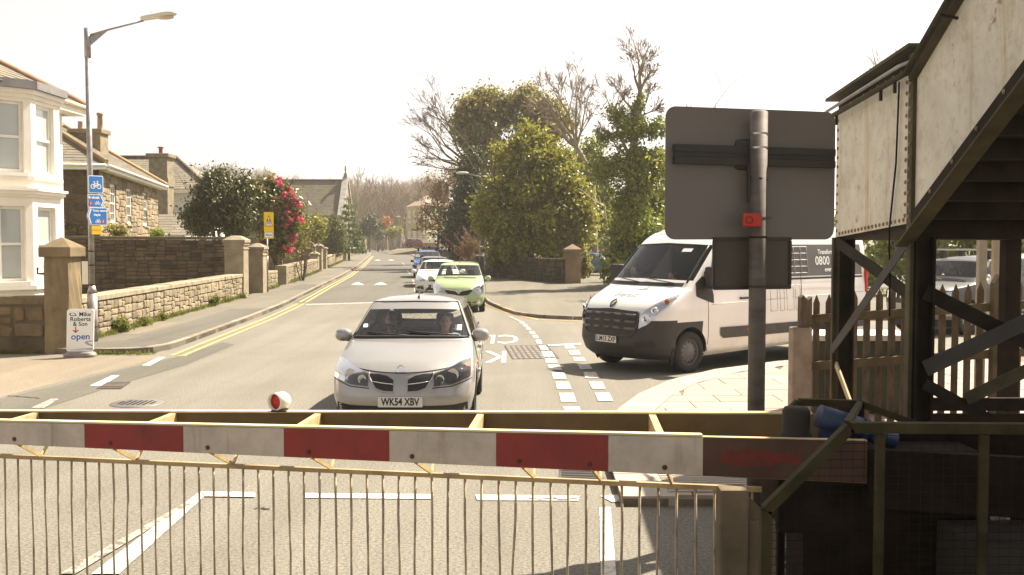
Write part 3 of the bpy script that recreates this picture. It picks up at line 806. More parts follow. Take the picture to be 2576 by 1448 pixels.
# ---- white house with the two-storey bay
h = thing("bay_fronted_house", "white rendered house with two-storey bay window beside the street lamp", "house", (-14, 23, 0))
FX = -11.9
fa, fb = (FX, 15.5), (FX, 27.5)
holed_wall(h, fa, fb, -.05, 5.75, [(7.85, 10.65, -.05, 5.7)], .3, m_render)
MB().box(-19, -12.2, 15.5, 27.5, -.05, 5.7).build("wall", m_render, h)
bay = [((FX, 23.15), (-11.1, 24.0)), ((-11.1, 24.0), (-11.1, 25.5)), ((-11.1, 25.5), (FX, 26.35))]
for i, (a, b) in enumerate(bay):
    L = (Vector((*b, 0)) - Vector((*a, 0))).length
    w0, w1 = ((.42, 1.0) if i == 0 else (.24, 1.2) if i == 1 else (.25, .9))
    holes = [(w0, w1, 1.35, 3.08), (w0, w1, 3.86, 5.48)]
    holed_wall(h, a, b, -.05, 5.72, holes, .2, m_render, "bay_wall")
    for q in holes: sash(h, a, b, q[0], q[1], q[2], q[3], .1, 1, 2, .07)
    A, U, N, L = frame_of(a, b)
    for (z0, z1, n) in ((3.30, 3.36, .05), (3.36, 3.44, .11), (3.44, 3.50, .16), (3.70, 3.78, .06), (1.16, 1.26, .07), (5.56, 5.66, .05), (5.66, 5.76, .12)):
        mb = MB(); e = n * .414; lbox(mb, A, U, N, -e, L + e, .0015, n, z0 + .0007 * i, z1 - .0007 * i); mb.build("moulding", m_render, h)
    mb = MB(); lbox(mb, A, U, N, -.08, L + .08, -.5, .19, 5.765 + .001 * i, 5.95 - .001 * i); mb.build("bay_roof_edge", m_lead, h)
MB().prism([Vector((FX - .1, 23.0, 5.93)), Vector((-11.12, 24.0, 5.93)), Vector((-11.12, 25.5, 5.93)), Vector((FX - .1, 26.5, 5.93))], (0, 0, .06)).build("bay_roof", m_lead, h)
EX = -11.42
mb = MB(); mb.box(EX - .04, EX, 15, 23.0, 5.62, 5.86); mb.box(EX - .04, EX, 26.3, 27.95, 5.62, 5.86); mb.box(-20, EX - .04, 27.91, 27.95, 5.62, 5.86); mb.build("fascia", m_fascia, h)
MB().box(FX + .002, EX - .041, 26.4, 27.9, 5.63, 5.66).build("soffit", m_fascia, h)
MB().box(FX + .002, EX - .041, 15, 23.0, 5.63, 5.66).build("soffit", m_fascia, h)
MB().tube([(EX + .05, 15, 5.83), (EX + .05, 23.0, 5.83)], .055, 8).build("gutter", m_gutter, h)
MB().tube([(EX + .05, 26.25, 5.83), (EX + .05, 27.98, 5.83)], .055, 8).build("gutter", m_gutter, h)
e0, e1, e2 = Vector((EX, 14, 5.87)), Vector((EX, 28, 5.87)), Vector((-20, 28, 5.87))
r0, r1 = Vector((-15.7, 14, 8.3)), Vector((-15.7, 23.7, 8.3))
roof(h, e0, e1, r1, r0, m_slate, 20, .36); roof(h, e1, e2, r1, r1 + Vector((0, 0, .001)), m_slate, 20, .36)
MB().tube([e1 + Vector((0, 0, .05)), r1 + Vector((0, 0, .07))], .08, 6).build("hip_tiles", m_ridge, h)
MB().tube([(FX + .06, 26.75, .1), (FX + .06, 26.75, 5.6)], .045, 8).build("drainpipe", m_fascia, h)
MB().tube([r0 + Vector((0, 0, .05)), r1 + Vector((0, 0, .05))], .08, 6).build("ridge_tiles", m_ridge, h)

# ---- stone house with the hipped slate roof
C1 = Vector((-16.8, 42, 0)); C2 = Vector((-19.85, 58, 0)); U = (C2 - C1).normalized(); LN = Vector((-U.y, U.x, 0))
C0 = C1 + LN * 8; C3 = C2 + LN * 8; EZ = 5.25
h = thing("stone_house", "brown rubble stone house with hipped slate roof behind the tall garden wall", "house", C1)
L12 = (C2 - C1).length
wins = [(2.6, 3.9, 3.05, 4.75), (6.6, 7.9, 3.05, 4.75), (11.3, 12.6, 3.05, 4.75)]
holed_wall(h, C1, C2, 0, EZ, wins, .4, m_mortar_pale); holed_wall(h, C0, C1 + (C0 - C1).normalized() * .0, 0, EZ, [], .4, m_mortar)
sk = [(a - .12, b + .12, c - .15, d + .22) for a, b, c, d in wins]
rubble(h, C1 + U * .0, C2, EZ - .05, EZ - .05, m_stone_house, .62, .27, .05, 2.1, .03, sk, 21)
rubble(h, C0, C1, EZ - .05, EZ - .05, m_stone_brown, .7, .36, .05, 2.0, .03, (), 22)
for (a, b, c, d) in wins:
    sash(h, C1, C2, a, b, c, d, .03, 3, 4, .13, m_pane_dark, True, None, m_dress)
    A, Uu, Nn, _ = frame_of(C1, C2)
    mb = MB(); lbox(mb, A, Uu, Nn, a - .12, b + .12, -.1, .07, d + .003, d + .26); mb.build("lintel", m_dress, h)
ov = .45
E0, E1, E2, E3 = [p + q * ov for p, q in ((C0, LN - U), (C1, -LN - U), (C2, U - LN), (C3, LN + U))]
for p in (E0, E1, E2, E3): p.z = EZ + .12
R1 = C1 + LN * 4 + U * 4.2; R2 = C2 + LN * 4 - U * 4.2; R1.z = R2.z = 8.1
roof(h, E1, E2, R2, R1, m_slate, 22, .42); roof(h, E0, E1, R1, R1 + Vector((0, 0, .001)), m_slate, 22, .42); roof(h, E2, E3, R2, R2 + Vector((0, 0, .001)), m_slate, 16, .5)
m_hip = mat("lichened hip tile", (.30, .17, .08), .9, var=.3, vs=2, c2=(.30, .25, .12))
for p, q in ((E1, R1), (E2, R2)): MB().tube([p + Vector((0, 0, .07)), q + Vector((0, 0, .08))], .11, 6).build("hip_tiles", m_hip, h)
MB().tube([R1 + Vector((0, 0, .07)), R2 + Vector((0, 0, .07))], .1, 6).build("ridge_tiles", m_hip, h)
for a, b in ((E1, E2), (E0, E1)):
    A, Uu, Nn, Lx = frame_of(a, b); mb = MB(); lbox(mb, A, Uu, Nn, -.001, Lx, -.42, -.0, EZ - .12, EZ + .1); mb.build("fascia", m_white, h)
    mb = MB(); mb.tube([A + Nn * .06 + Vector((0, 0, EZ + .06)), A + Uu * Lx + Nn * .06 + Vector((0, 0, EZ + .06))], .06, 8); mb.build("gutter", m_white, h)
pc = C1 + Vector((0.06, -.08, 0)); MB().tube([pc + Vector((0, 0, 0)), pc + Vector((0, 0, EZ - .1))], .05, 8).build("drainpipe", mat("brown pipe", (.09, .04, .03), .5), h)
cx = D(232, 360, 50)
ch = MB().rbox(cx.x - .9, cx.x + .55, 49.6, 50.6, 5.8, 7.55, .03).rbox(cx.x - 1.0, cx.x + .65, 49.5, 50.7, 7.4, 7.62, .03).build("chimney", mat("chimney render", (.25, .20, .13), .9, var=.25), h)
mp = mat("clay pot", (.36, .24, .15), .85)
MB().lathe([(.13, 7.62), (.11, 8.3), (.15, 8.3), (.15, 8.42), (.1, 8.42)], 14, Matrix.Translation((cx.x + .35, 50.1, 0))).build("chimney_pot", mp, ch)
MB().lathe([(.12, 7.62), (.1, 7.98), (.13, 8.0), (.1, 8.02)], 14, Matrix.Translation((cx.x - .6, 50.1, 0))).build("chimney_pot", mp, ch)

# ---- white house farther on, with a tall rendered stack
h = thing("white_gabled_house", "white walled house with slate roof and broad grey chimney stack", "house", (-25, 76, 0))
MB().box(-31, -21.3, 72, 80, -.05, 5.75).build("wall", m_white_wall, h)
e = [Vector((-31.4, 71.6, 5.85)), Vector((-20.9, 71.6, 5.85)), Vector((-20.9, 80.4, 5.85)), Vector((-31.4, 80.4, 5.85))]
ra, rb_ = Vector((-29.5, 76, 8.3)), Vector((-24.6, 76, 8.3))
roof(h, e[0], e[1], rb_, ra, m_slate, 16, .5); roof(h, e[1], e[2], rb_, rb_ + Vector((0, 0, .001)), m_slate, 14, .5)
MB().tube([e[1] + Vector((0, 0, .08)), rb_ + Vector((0, 0, .1))], .13, 6).build("hip_tiles", mat("dark hip", (.12, .085, .06), .9), h)
MB().tube([ra + Vector((0, 0, .08)), rb_ + Vector((0, 0, .1))], .13, 6).build("ridge_tiles", MATS["dark hip"], h)
MB().box(-31.5, -20.8, 71.45, 71.6, 5.55, 5.8).build("fascia", m_white, h)
c0 = D(403, 460, 70)
ch = MB().rbox(c0.x - .62, c0.x + .62, 69.6, 70.9, 3.5, 8.0, .04).rbox(c0.x - .78, c0.x + .78, 69.45, 71.05, 7.85, 8.12, .05).rbox(c0.x - .68, c0.x + .68, 69.55, 70.95, 5.9, 6.5, .03).build("chimney", mat("grey render", (.23, .19, .13), .9, var=.3), h)
MB().lathe([(.13, 8.1), (.13, 8.5), (.2, 8.52), (.2, 8.6), (.05, 8.62)], 12, Matrix.Translation((c0.x, 70.2, 0))).build("chimney_pot", mat("red pot", (.3, .09, .05), .8), ch)
lt = [D(399, 592, 64), D(468, 592, 64), D(462, 540, 67), D(399, 540, 67)]
roof(h, lt[0], lt[1], lt[2], lt[3], m_slate, 8, .5, "lean_to_slates")
MB().box(lt[0].x, lt[1].x - .1, 64.2, 68, -.05, lt[0].z - .05).build("lean_to", m_white_wall, h)

# ---- church
h = thing("church", "long grey slate roofed chapel with coped gable and cross", "church", (-28, 131, 0))
cx1, cx0, cy, wz, rz = -21.3, -48, 130, 5.4, 10.0
MB().box(cx0, cx1 - .4, cy + .4, cy + 7.6, -.05, wz).build("wall", mat("church stone", (.22, .19, .14), .9, var=.35, vs=.9), h)
roof(h, (cx0, cy, wz), (cx1 - .3, cy, wz), (cx1 - .3, cy + 4, rz), (cx0, cy + 4, rz), m_slate_dark, 24, .42)
gm = mat("gable coping", (.40, .38, .35), .8)
MB().prism([Vector((cx1 - .4, cy, -.05)), Vector((cx1 - .4, cy + 8, -.05)), Vector((cx1 - .4, cy + 8, wz)), Vector((cx1 - .4, cy + 4, rz + .2)), Vector((cx1 - .4, cy, wz))], (.4, 0, 0)).build("gable", MATS["church stone"], h)
mb = MB(); mb.bar((cx1 - .2, cy - .25, wz - .05), (cx1 - .2, cy + 4, rz + .42), .75, .25); mb.bar((cx1 - .2, cy + 8.2, wz - .05), (cx1 - .2, cy + 4, rz + .42), .75, .25); mb.build("coping", gm, h)
MB().box(cx1 - .4, cx1, cy + 3.7, cy + 4.3, rz + .4, rz + .9).box(cx1 - .28, cx1 - .12, cy + 3.9, cy + 4.1, rz + .9, rz + 1.9).box(cx1 - .28, cx1 - .12, cy + 3.6, cy + 4.4, rz + 1.35, rz + 1.5).build("cross", MATS["church stone"], h)
MB().box(cx0, cx1 - .3, cy - .12, cy, wz - .2, wz - .02).build("gutter", mat("iron gutter", (.06, .055, .05), .6), h)
MB().box(cx0, cx1 - .3, cy + 3.85, cy + 4.15, rz - .02, rz + .16).build("ridge_tiles", MATS["dark hip"], h)

# ---- walls, gate pillars
def pillar(label, x, y, w, d, z, cap=.16, mcap=None, m=None, rough=False, style="pyramid", group=None, dome=.16):
    t = thing("gate_pillar", label, "pillar", (x, y, 0), group); m = m or m_dress
    zc = z - cap - dome
    bm = bmesh.new(); bmesh.ops.create_cube(bm, size=1)
    bmesh.ops.subdivide_edges(bm, edges=list(bm.edges), cuts=5, use_grid_fill=True)
    r = random.Random(int(x * 100)); j = .018 if rough else .004
    for v in bm.verts:
        v.co = Vector((x + v.co.x * w, y + v.co.y * d, (v.co.z + .5) * (zc + .05) - .05)) + Vector((r.uniform(-j, j), r.uniform(-j, j), 0))
    bm.verts.index_update(); mb = MB().add([v.co for v in bm.verts], [[v.index for v in f.verts] for f in bm.faces]); bm.free()
    mb.build("shaft", m, t)
    o = .075; mb = MB()
    if style == "moulded":
        mb.rbox(x - w / 2 - .03, x + w / 2 + .03, y - d / 2 - .03, y + d / 2 + .03, zc - .16, zc - .11, .01)
        mb.rbox(x - w / 2 - .04, x + w / 2 + .04, y - d / 2 - .04, y + d / 2 + .04, zc + .001, zc + cap * .45, .015)
        mb.rbox(x - w / 2 - o, x + w / 2 + o, y - d / 2 - o, y + d / 2 + o, zc + cap * .46, zc + cap, .015)
    else: mb.rbox(x - w / 2 - o, x + w / 2 + o, y - d / 2 - o, y + d / 2 + o, zc + .001, zc + cap, .02)
    a, b = w / 2 + o - .01, d / 2 + o - .01; zt = zc + cap + .001
    if style == "moulded":
        prof = [(1, 0), (.86, .18), (.6, .62), (.38, .9), (.12, 1.0)]
    else: prof = [(1, 0), (.05, 1)]
    rings = []
    for k, q in prof: rings.append([(x - a * k, y - b * k, zt + q * dome), (x + a * k, y - b * k, zt + q * dome), (x + a * k, y + b * k, zt + q * dome), (x - a * k, y + b * k, zt + q * dome)])
    vs = [p for rr in rings for p in rr]; fs = []
    for i in range(len(rings) - 1):
        for k in range(4): fs.append((i * 4 + k, i * 4 + (k + 1) % 4, i * 4 + 4 + (k + 1) % 4, i * 4 + 4 + k))
    fs.append(tuple(range(len(vs) - 4, len(vs)))); mb.add(vs, fs)
    mb.build("cap", mcap or m, t); return t
m_pillar_rough = mat("weathered granite", (.18, .135, .075), .9, var=.3, vs=1.6, bump=.5, bs=30, bd=.015)
p = pillar("tall rough granite pillar with pyramid cap beside the street lamp", -9.22, 21.2, .50, .62, 2.36, .2, None, m_pillar_rough, True, dome=.2)
MB().tube([(-9.5, 21.0, 1.62), (-9.62, 20.95, 1.62), (-9.62, 20.95, 1.75)], .025, 6).build("iron_pintle", m_iron, p)
pillar("pale moulded gate pillar at the end of the long low wall", -10.74, 40.3, .74, .74, 2.48, .22, style="moulded")
pillar("shorter pale moulded gate pillar behind the yellow patrol sign", -10.69, 43.25, .70, .70, 2.18, .2, style="moulded")

w = thing("garden_wall", "dark mossy front garden wall below the white bay window", "wall", (-13, 20.95, 0))
m_cement = mat("mossy cement", (.14, .11, .065), .95, var=.35, vs=3)
A, B = (-17.5, 20.95), (-9.48, 20.95)
wall_core(A, B, 1.0, 1.0, .35, "core", mat("grimy mortar", (.10, .078, .05), .95, var=.4, vs=1.5), w)
rubble(w, A, B, .98, .98, m_stone_brown, .5, .3, .03, .3, .07, (), 31)
coping(A, B, 1.0, 1.0, .35, w, m_cement, 1.8, .17, .04)
w = thing("boundary_wall", "long low granite rubble wall with flat coping along the left pavement", "wall", (-10, 30, 0))
A, B = Vector((LW(21.55), 21.55, 0)), Vector((LW(39.85), 39.85, 0))
wall_core(A, B, .94, .88, .4, "core", m_mortar, w)
rubble(w, A, B, .92, .86, m_stone_lit, .36, .21, .05, PZ, .022, (), 32)
coping(A, B, .945, .885, .4, w, m_dress, .62, .12, .06)
w = thing("tall_garden_wall", "tall dark brown rubble wall behind the long low wall", "wall", (-15, 41, 0))
A, B = Vector((-20.5, 41.2, 0)), Vector((-11.1, 41.2, 0))
wall_core(A, B, 2.35, 2.3, .45, "core", m_mortar_dark, w)
rubble(w, A, B, 2.33, 2.28, m_stone_brown, .44, .18, .055, .05, .022, (), 33)
coping(A, B, 2.355, 2.305, .45, w, m_cement, 1.4, .13, .03)
w = thing("boundary_wall", "short stub of pale rubble wall behind the yellow patrol sign", "wall", (-10.9, 46, 0))
A, B = Vector((LW(43.6) + .02, 43.6, 0)), Vector((LW(48.4), 48.4, 0))
wall_core(A, B, .82, .78, .35, "core", m_mortar_pale, w); rubble(w, A, B, .8, .76, m_stone_lit, .4, .24, .05, PZ, .02, (), 34); coping(A, B, .825, .785, .35, w, m_dress, .8, .1, .04)
w = thing("boundary_wall", "pale rubble wall with cement end pier below the pink rhododendron", "wall", (-12, 60, 0))
A, B = Vector((LW(51.3), 51.3, 0)), Vector((LW(72), 72, 0))
wall_core(A, B, .92, .86, .38, "core", m_mortar_pale, w); rubble(w, A, B, .9, .84, m_stone_lit, .55, .26, .05, PZ, .022, (), 35); coping(A, B, .925, .865, .38, w, m_dress, 1.2, .12, .05)
A2, U2, N2, _ = frame_of(A, B); mb = MB(); lbox(mb, A2, U2, N2, -.25, .0, -.5, .06, -.05, 1.04); mb.build("end_pier", m_dress, w)
w = thing("round_topped_wall", "grey stone wall with rounded end rising behind the small pillar", "wall", (-15, 74, 0))
mb = MB(); prof = [Vector((-21, 74, -.05)), Vector((-14.1, 74, -.05)), Vector((-14.1, 74, 1.7))] + [Vector((-14.8 + .7 * math.cos(a), 74, 1.7 + .6 * math.sin(a))) for a in [math.pi * k / 12 for k in range(1, 6)]] + [Vector((-21, 74, 2.35))]
mb.prism(prof, (0, .4, 0)); mb.build("core", mat("grey rubble core", (.17, .14, .10), .95, var=.4), w)
rubble(w, (-21, 74), (-14.2, 74), 2.2, 1.75, mat("grey rubble", (.21, .175, .13), .95, var=.4, vs=1.5, objrand=.45), .5, .3, .04, .1, .03, (), 36)
pillar("squat dark gate pillar at the far end of the pale rubble wall", LW(73.6) - .25, 73.4, .55, .55, 1.55, .1, dome=.2)
pillar("moulded grey gate pillar half hidden by the squat pillar", LW(76) - .3, 76.6, .58, .58, 2.05, .18, style="moulded")
pillar("narrow grey gate pillar before the ivy hedge wall", LW(79) - .05, 79.2, .5, .5, 1.8, .12, style="moulded", dome=.1)
w = thing("boundary_wall", "weedy low rubble wall under the clipped round hedge", "wall", (-16, 95, 0))
A, B = Vector((LW(80.5), 80.5, 0)), Vector((LW(112), 112, 0))
wall_core(A, B, .9, .9, .38, "core", m_mortar, w); rubble(w, A, B, .88, .88, m_stone_lit, .9, .32, .05, PZ, .03, (), 37); coping(A, B, .905, .905, .38, w, m_dress, 2., .12, .05)
pillar("pale far gate pillar beyond the round hedge, nearer of its pair", LW(116) - .1, 116, .6, .6, 2.3, .16, style="moulded")
pillar("pale far gate pillar before the small conifer, farther of its pair", LW(121) + .1, 121, .6, .6, 2.2, .16, style="moulded")
w = thing("boundary_wall", "distant low wall with white coping where the road bends", "wall", (-21, 140, 0))
A, B = Vector((LW(124), 124, 0)), Vector((LW(165), 165, 0))
wall_core(A, B, 1.1, 1.1, .4, "core", m_stone_lit, w); coping(A, B, 1.1, 1.1, .4, w, m_dress, 3., .14, .06)
# weeds along the foot of the walls
pts = [(LW(y) + .06 + rnd.uniform(-.02, .06), y, PZ) for y in np.arange(22.4, 39.5, .12) if rnd.random() < .75]
o = weeds("weeds", pts, 2400, .13, m_weed, spread=.07, seed=3); o["kind"] = "stuff"; tag(o, "yellow-green weeds along the foot of the low pavement wall", "weeds")
clump = []
for (yy, k) in ((24.4, 1.0), (26.3, .6), (28.2, .5), (34.3, .9), (36.4, .45), (38.9, .5)):
    x = LW(yy) + .14
    o = thing("weed_clump", "", "weeds", (x, yy, PZ))
    leaf_cloud("foliage", [(x, yy, PZ + .16 * k, .13 * k + .05, .22 * k + .1, .2 * k)], int(420 * k), .05, m_weed, o, .12, 14, .3, .3, 2.2, int(yy * 10))
    clump.append(o)
lab = ["tall leafy weed clump at the wall foot nearest the street lamp", "small weed tuft beside the tall leafy weed clump", "low scattered weed tuft along the middle of the low wall", "feathery grass clump near the far end of the low wall", "thin weed tuft beyond the feathery grass clump", "weed tuft at the foot of the pale moulded pillar"]
for o, l in zip(clump, lab): tag(o, l, "weeds")
pts = [(x, 20.82, .0) for x in np.arange(-16, -9.6, .1)] + [(x, 20.68, 0) for x in np.arange(-8.7, -7.2, .12)]
o = weeds("weeds", pts, 1500, .1, m_weed, spread=.06, seed=4); o["kind"] = "stuff"; tag(o, "short weeds below the dark garden wall and kerb end", "weeds")
pts = [(LW(y) + .08, y, PZ) for y in list(np.arange(43.6, 48, .2)) + list(np.arange(51.5, 72, .25)) + list(np.arange(80, 112, .3)) if rnd.random() < .8]
o = weeds("weeds", pts, 2200, .2, m_weed, spread=.1, seed=5); o["kind"] = "stuff"; tag(o, "weeds along the farther pavement walls", "weeds")

# ---- street lamp with its cycle signs
m_galv = mat("galvanised steel", (.33, .31, .31), .5, metal=.55, var=.25, vs=6, bump=.05)
LP = Vector((-9.07, 22.3, 0))
t = thing("street_lamp", "tall galvanised street lamp carrying three blue cycle signs", "street lamp", LP)
MB().tube([LP + Vector((0, 0, PZ)), LP + Vector((0, 0, 1.15))], [.105, .105], 16).tube([LP + Vector((0, 0, 1.15)), LP + Vector((0, 0, 1.32))], [.105, .062], 16).build("base", m_galv, t)
MB().tube([LP + Vector((0, 0, 1.3)), LP + Vector((0, 0, 6.25))], [.06, .056], 14).build("pole", m_galv, t)
MB().tube([LP + Vector((0, 0, 6.2)), LP + Vector((0, 0, 6.82))], [.067, .066], 14).build("collar", m_galv, t)
a0, a1 = LP + Vector((.06, 0, 6.68)), LP + Vector((1.2, 0, 6.98))
MB().tube([a0, LP + Vector((.45, 0, 6.79)), a1], [.022, .02, .02], 8).prism([LP + Vector((.062, -.012, 6.66)), LP + Vector((.062, -.012, 6.46)), LP + Vector((.42, -.012, 6.76))], (0, .024, 0)).build("arm", m_galv, t)
m_lampw = mat("lamp housing", (.62, .60, .54), .45, var=.08, bump=.02)
b = MB(); prof = [(-.37, .06, .05), (-.33, .10, .07), (-.1, .13, .085), (.2, .155, .09), (.33, .13, .075), (.40, .06, .03)]
ax = Vector((1, 0, .17)).normalized(); az = Vector((-.17, 0, 1)).normalized(); hc = LP + Vector((1.52, 0, 7.07)); vs, fs = [], []
for (u, w_, hh) in prof:
    for k in range(12):
        an = 2 * math.pi * k / 12; vs.append(hc + ax * u + Vector((0, 1, 0)) * w_ * math.cos(an) + az * (hh * math.sin(an) if math.sin(an) > 0 else hh * .45 * math.sin(an)))
for i in range(len(prof) - 1):
    for k in range(12): fs.append((i * 12 + k, i * 12 + (k + 1) % 12, i * 12 + 12 + (k + 1) % 12, i * 12 + 12 + k))
fs += [tuple(range(12))[::-1], tuple(range(60, 72))]
lh = b.add(vs, fs, True).build("lamp_head", m_lampw, t)
MB().ball(hc + ax * .12 - az * .035, (.22, .11, .05), 12, 6).build("bowl", mat("lamp bowl", (.5, .45, .33), .2, var=.1, bump=0, spec=.6), lh)
MB().tube([hc - ax * .12 + az * .07, hc - ax * .13 + az * .17], .008, 6).build("photocell", m_galv, lh)
for z in (2.05, 1.75, 1.33, .42): MB().lathe([(.064 if z > 1.3 else .108, z), (.064 if z > 1.3 else .108, z + .02)], 14, Matrix.Translation(LP)).build("cable_tie", m_iron_dk, t)
MB().box(LP.x - .2, LP.x - .07, LP.y - .03, LP.y - .025, 1.35, 1.85).build("notice", m_white, t)
m_blue = mat("sign blue", (.03, .19, .56), .4, var=.05, bump=0, fine=0)
m_signw = mat("sign white", (.82, .82, .80), .4, var=.03, bump=0, fine=0)
m_red = mat("sign red", (.5, .03, .03), .4, var=.05, bump=0, fine=0)
m_back = mat("sign back grey", (.16, .15, .145), .55, metal=.3, var=.1, bump=.03)
SA = R(50); SU = Vector((math.cos(SA), math.sin(SA), 0)); SN = Vector((math.sin(SA), -math.cos(SA), 0)); SZ = Vector((0, 0, 1))
def sign_m(c): return Matrix(((SU.x, SZ.x, SN.x, c.x), (SU.y, SZ.y, SN.y, c.y), (SU.z, SZ.z, SN.z, c.z), (0, 0, 0, 1)))
def plate(mx, poly, z0, z1, name, m, parent): return MB().prism([mx @ Vector((x, y, z0)) for x, y in poly], (mx.to_3x3() @ Vector((0, 0, z1 - z0)))).build(name, m, parent)
def rrect(w, h, r, n=4):
    pts = []
    for cx, cy, a0 in ((w / 2 - r, h / 2 - r, 0), (-w / 2 + r, h / 2 - r, 90), (-w / 2 + r, -h / 2 + r, 180), (w / 2 - r, -h / 2 + r, 270)):
        for k in range(n + 1): a = R(a0 + 90 * k / n); pts.append((cx + r * math.cos(a), cy + r * math.sin(a)))
    return pts
def bike(mx, s, parent, m, z=.006):
    b = MB()
    def ring(cx, cy, r, w):
        vs, fs = [], []
        for k in range(20):
            a = 2 * math.pi * k / 20
            for q in (r, r - w): vs.append(mx @ Vector(((cx + q * math.cos(a)) * s, (cy + q * math.sin(a)) * s, z)))
        for k in range(20): fs.append((2 * k, 2 * ((k + 1) % 20), 2 * ((k + 1) % 20) + 1, 2 * k + 1))
        b.add(vs, fs)
    ring(-.5, 0, .4, .13); ring(.5, 0, .4, .13)
    def ln(x0, y0, x1, y1, w=.11):
        d = Vector((x1 - x0, y1 - y0)).normalized(); n = Vector((-d.y, d.x)) * w / 2
        b.add([mx @ Vector(((x0 + n.x) * s, (y0 + n.y) * s, z + .0008)), mx @ Vector(((x1 + n.x) * s, (y1 + n.y) * s, z + .0008)), mx @ Vector(((x1 - n.x) * s, (y1 - n.y) * s, z + .0008)), mx @ Vector(((x0 - n.x) * s, (y0 - n.y) * s, z + .0008))], [(0, 1, 2, 3)])
    ln(-.5, 0, -.25, .5); ln(-.25, .5, .32, .55); ln(.32, .55, .5, 0); ln(-.25, .5, .0, 0); ln(0, 0, .32, .55); ln(-.5, 0, 0, 0); ln(.32, .5, .28, .85); ln(.12, .85, .42, .85); ln(-.25, .5, -.3, .72); ln(-.45, .74, -.15, .74)
    b.build("cycle_symbol", m, parent)
base = LP + SN * .07 + SU * .09
c = base + Vector((0, 0, 3.5)); mx = sign_m(c); t = thing("cycle_sign", "square blue sign with white bicycle at the top of the lamp post", "sign", c)
plate(mx, rrect(.34, .38, .03), -.006, 0, "backing", m_back, t); plate(mx, rrect(.34, .38, .03), .0003, .002, "border", m_signw, t); plate(mx, rrect(.305, .345, .02), .0023, .004, "face", m_blue, t); bike(mx @ Matrix.Translation((0, -.045, 0)), .135, t, m_signw)
c = base + Vector((0, 0, 3.145)) + SU * .01; mx = sign_m(c); t = thing("cycle_direction_sign", "blue cycle route sign with white arrow pointing right towards Redruth", "sign", c)
po = lambda w, h, r, s: [(x * s, y) for x, y in [(-w / 2, -h / 2), (w / 2 - r, -h / 2), (w / 2, 0), (w / 2 - r, h / 2), (-w / 2, h / 2)]]
def dsign(mx, w, h, t, s):
    plate(mx, po(w, h, .07, s)[::s], -.006, 0, "backing", m_back, t); plate(mx, po(w, h, .07, s)[::s], .0003, .002, "border", m_signw, t); plate(mx, po(w - .03, h - .03, .065, s)[::s], .0023, .004, "face", m_blue, t)
    plate(mx, [(x * s, y) for x, y in [(w / 2 - .11, -h / 2 + .03), (w / 2 - .085, -h / 2 + .03), (w / 2 - .03, 0), (w / 2 - .085, h / 2 - .03), (w / 2 - .115, h / 2 - .03), (w / 2 - .06, 0)]][::s], .0043, .0055, "chevron", m_signw, t)
dsign(mx, .40, .28, t, 1)
lettering("Redruth", .075, mx @ Matrix.Translation((-.06, .07, .006)), m_signw, t, bold=.004)
bike(mx @ Matrix.Translation((.02, -.06, 0)), .07, t, m_signw); plate(mx, [(-.17, -.1), (-.1, -.1), (-.1, -.01), (-.17, -.01)], .0043, .0055, "route_patch", m_red, t); lettering("3", .08, mx @ Matrix.Translation((-.135, -.055, .0065)), m_signw, t)
c = base + Vector((0, 0, 2.815)) + SU * .015; mx = sign_m(c); t = thing("cycle_direction_sign", "larger blue cycle route sign with arrow pointing left to town centre", "sign", c)
dsign(mx, .47, .38, t, -1)
lettering("Town centre", .062, mx @ Matrix.Translation((.06, .12, .006)), m_signw, t, bold=.003); lettering("Hayle", .066, mx @ Matrix.Translation((.0, .03, .006)), m_signw, t, bold=.003)
bike(mx @ Matrix.Translation((.02, -.12, 0)), .07, t, m_signw); plate(mx, [(.1, -.16), (.165, -.16), (.165, -.07), (.1, -.07)], .0043, .0055, "route_patch", m_red, t); lettering("3", .08, mx @ Matrix.Translation((.132, -.115, .0065)), m_signw, t)
c = base + Vector((0, 0, 2.52)); mx = sign_m(c); t = thing("notice_plate", "small plain yellow notice below the blue cycle signs", "sign", c)
m_yel = mat("sign yellow", (.80, .50, .02), .45, var=.04, bump=0, fine=0)
plate(mx, rrect(.22, .19, .01), -.004, 0, "plate", m_yel, t); plate(mx, rrect(.18, .015, .003), .0006, .0012, "text_line", mat("ochre print", (.45, .25, .02), .5), t)

# ---- swinging forecourt sign
c = G(199, 900); t = thing("forecourt_sign", "white free-standing garage sign with blue open lettering on grey base", "sign", c)
m_base = mat("grey moulded base", (.20, .185, .175), .6, var=.1)
ca = R(7); FU = Vector((math.cos(ca), math.sin(ca), 0)); FN = Vector((math.sin(ca), -math.cos(ca), .0)); FZ = Vector((.035, 0, 1)).normalized()
mx = Matrix(((FU.x, FZ.x, FN.x, c.x), (FU.y, FZ.y, FN.y, c.y + .05), (FU.z, FZ.z, FN.z, c.z + .11), (0, 0, 0, 1)))
b = MB(); vs = []; fs = []
for z, k in ((0, 1.0), (.05, 1.02), (.09, .93), (.115, .72)):
    for x, y in rrect(.60 * k, .34 * k, .14 * k, 5): vs.append(Vector((c.x, c.y + .05, 0)) + FU * x + Vector((-FU.y, FU.x, 0)) * y + Vector((0, 0, z)))
n = len(vs) // 4
for i in range(3):
    for k in range(n): fs.append((i * n + k, i * n + (k + 1) % n, (i + 1) * n + (k + 1) % n, (i + 1) * n + k))
fs.append(tuple(range(3 * n, 4 * n))); b.add(vs, fs); b.build("base", m_base, t)
plate(mx @ Matrix.Translation((0, .42, 0)), rrect(.51, .84, .05, 5), -.016, .016, "board", m_signw, t)
m_navy = mat("dark navy print", (.012, .012, .03), .5, bump=0, fine=0, var=.05); m_bluep = mat("blue print", (.02, .10, .42), .5, bump=0, fine=0, var=.05)
mz = lambda x, y: mx @ Matrix.Translation((x, y, .0175))
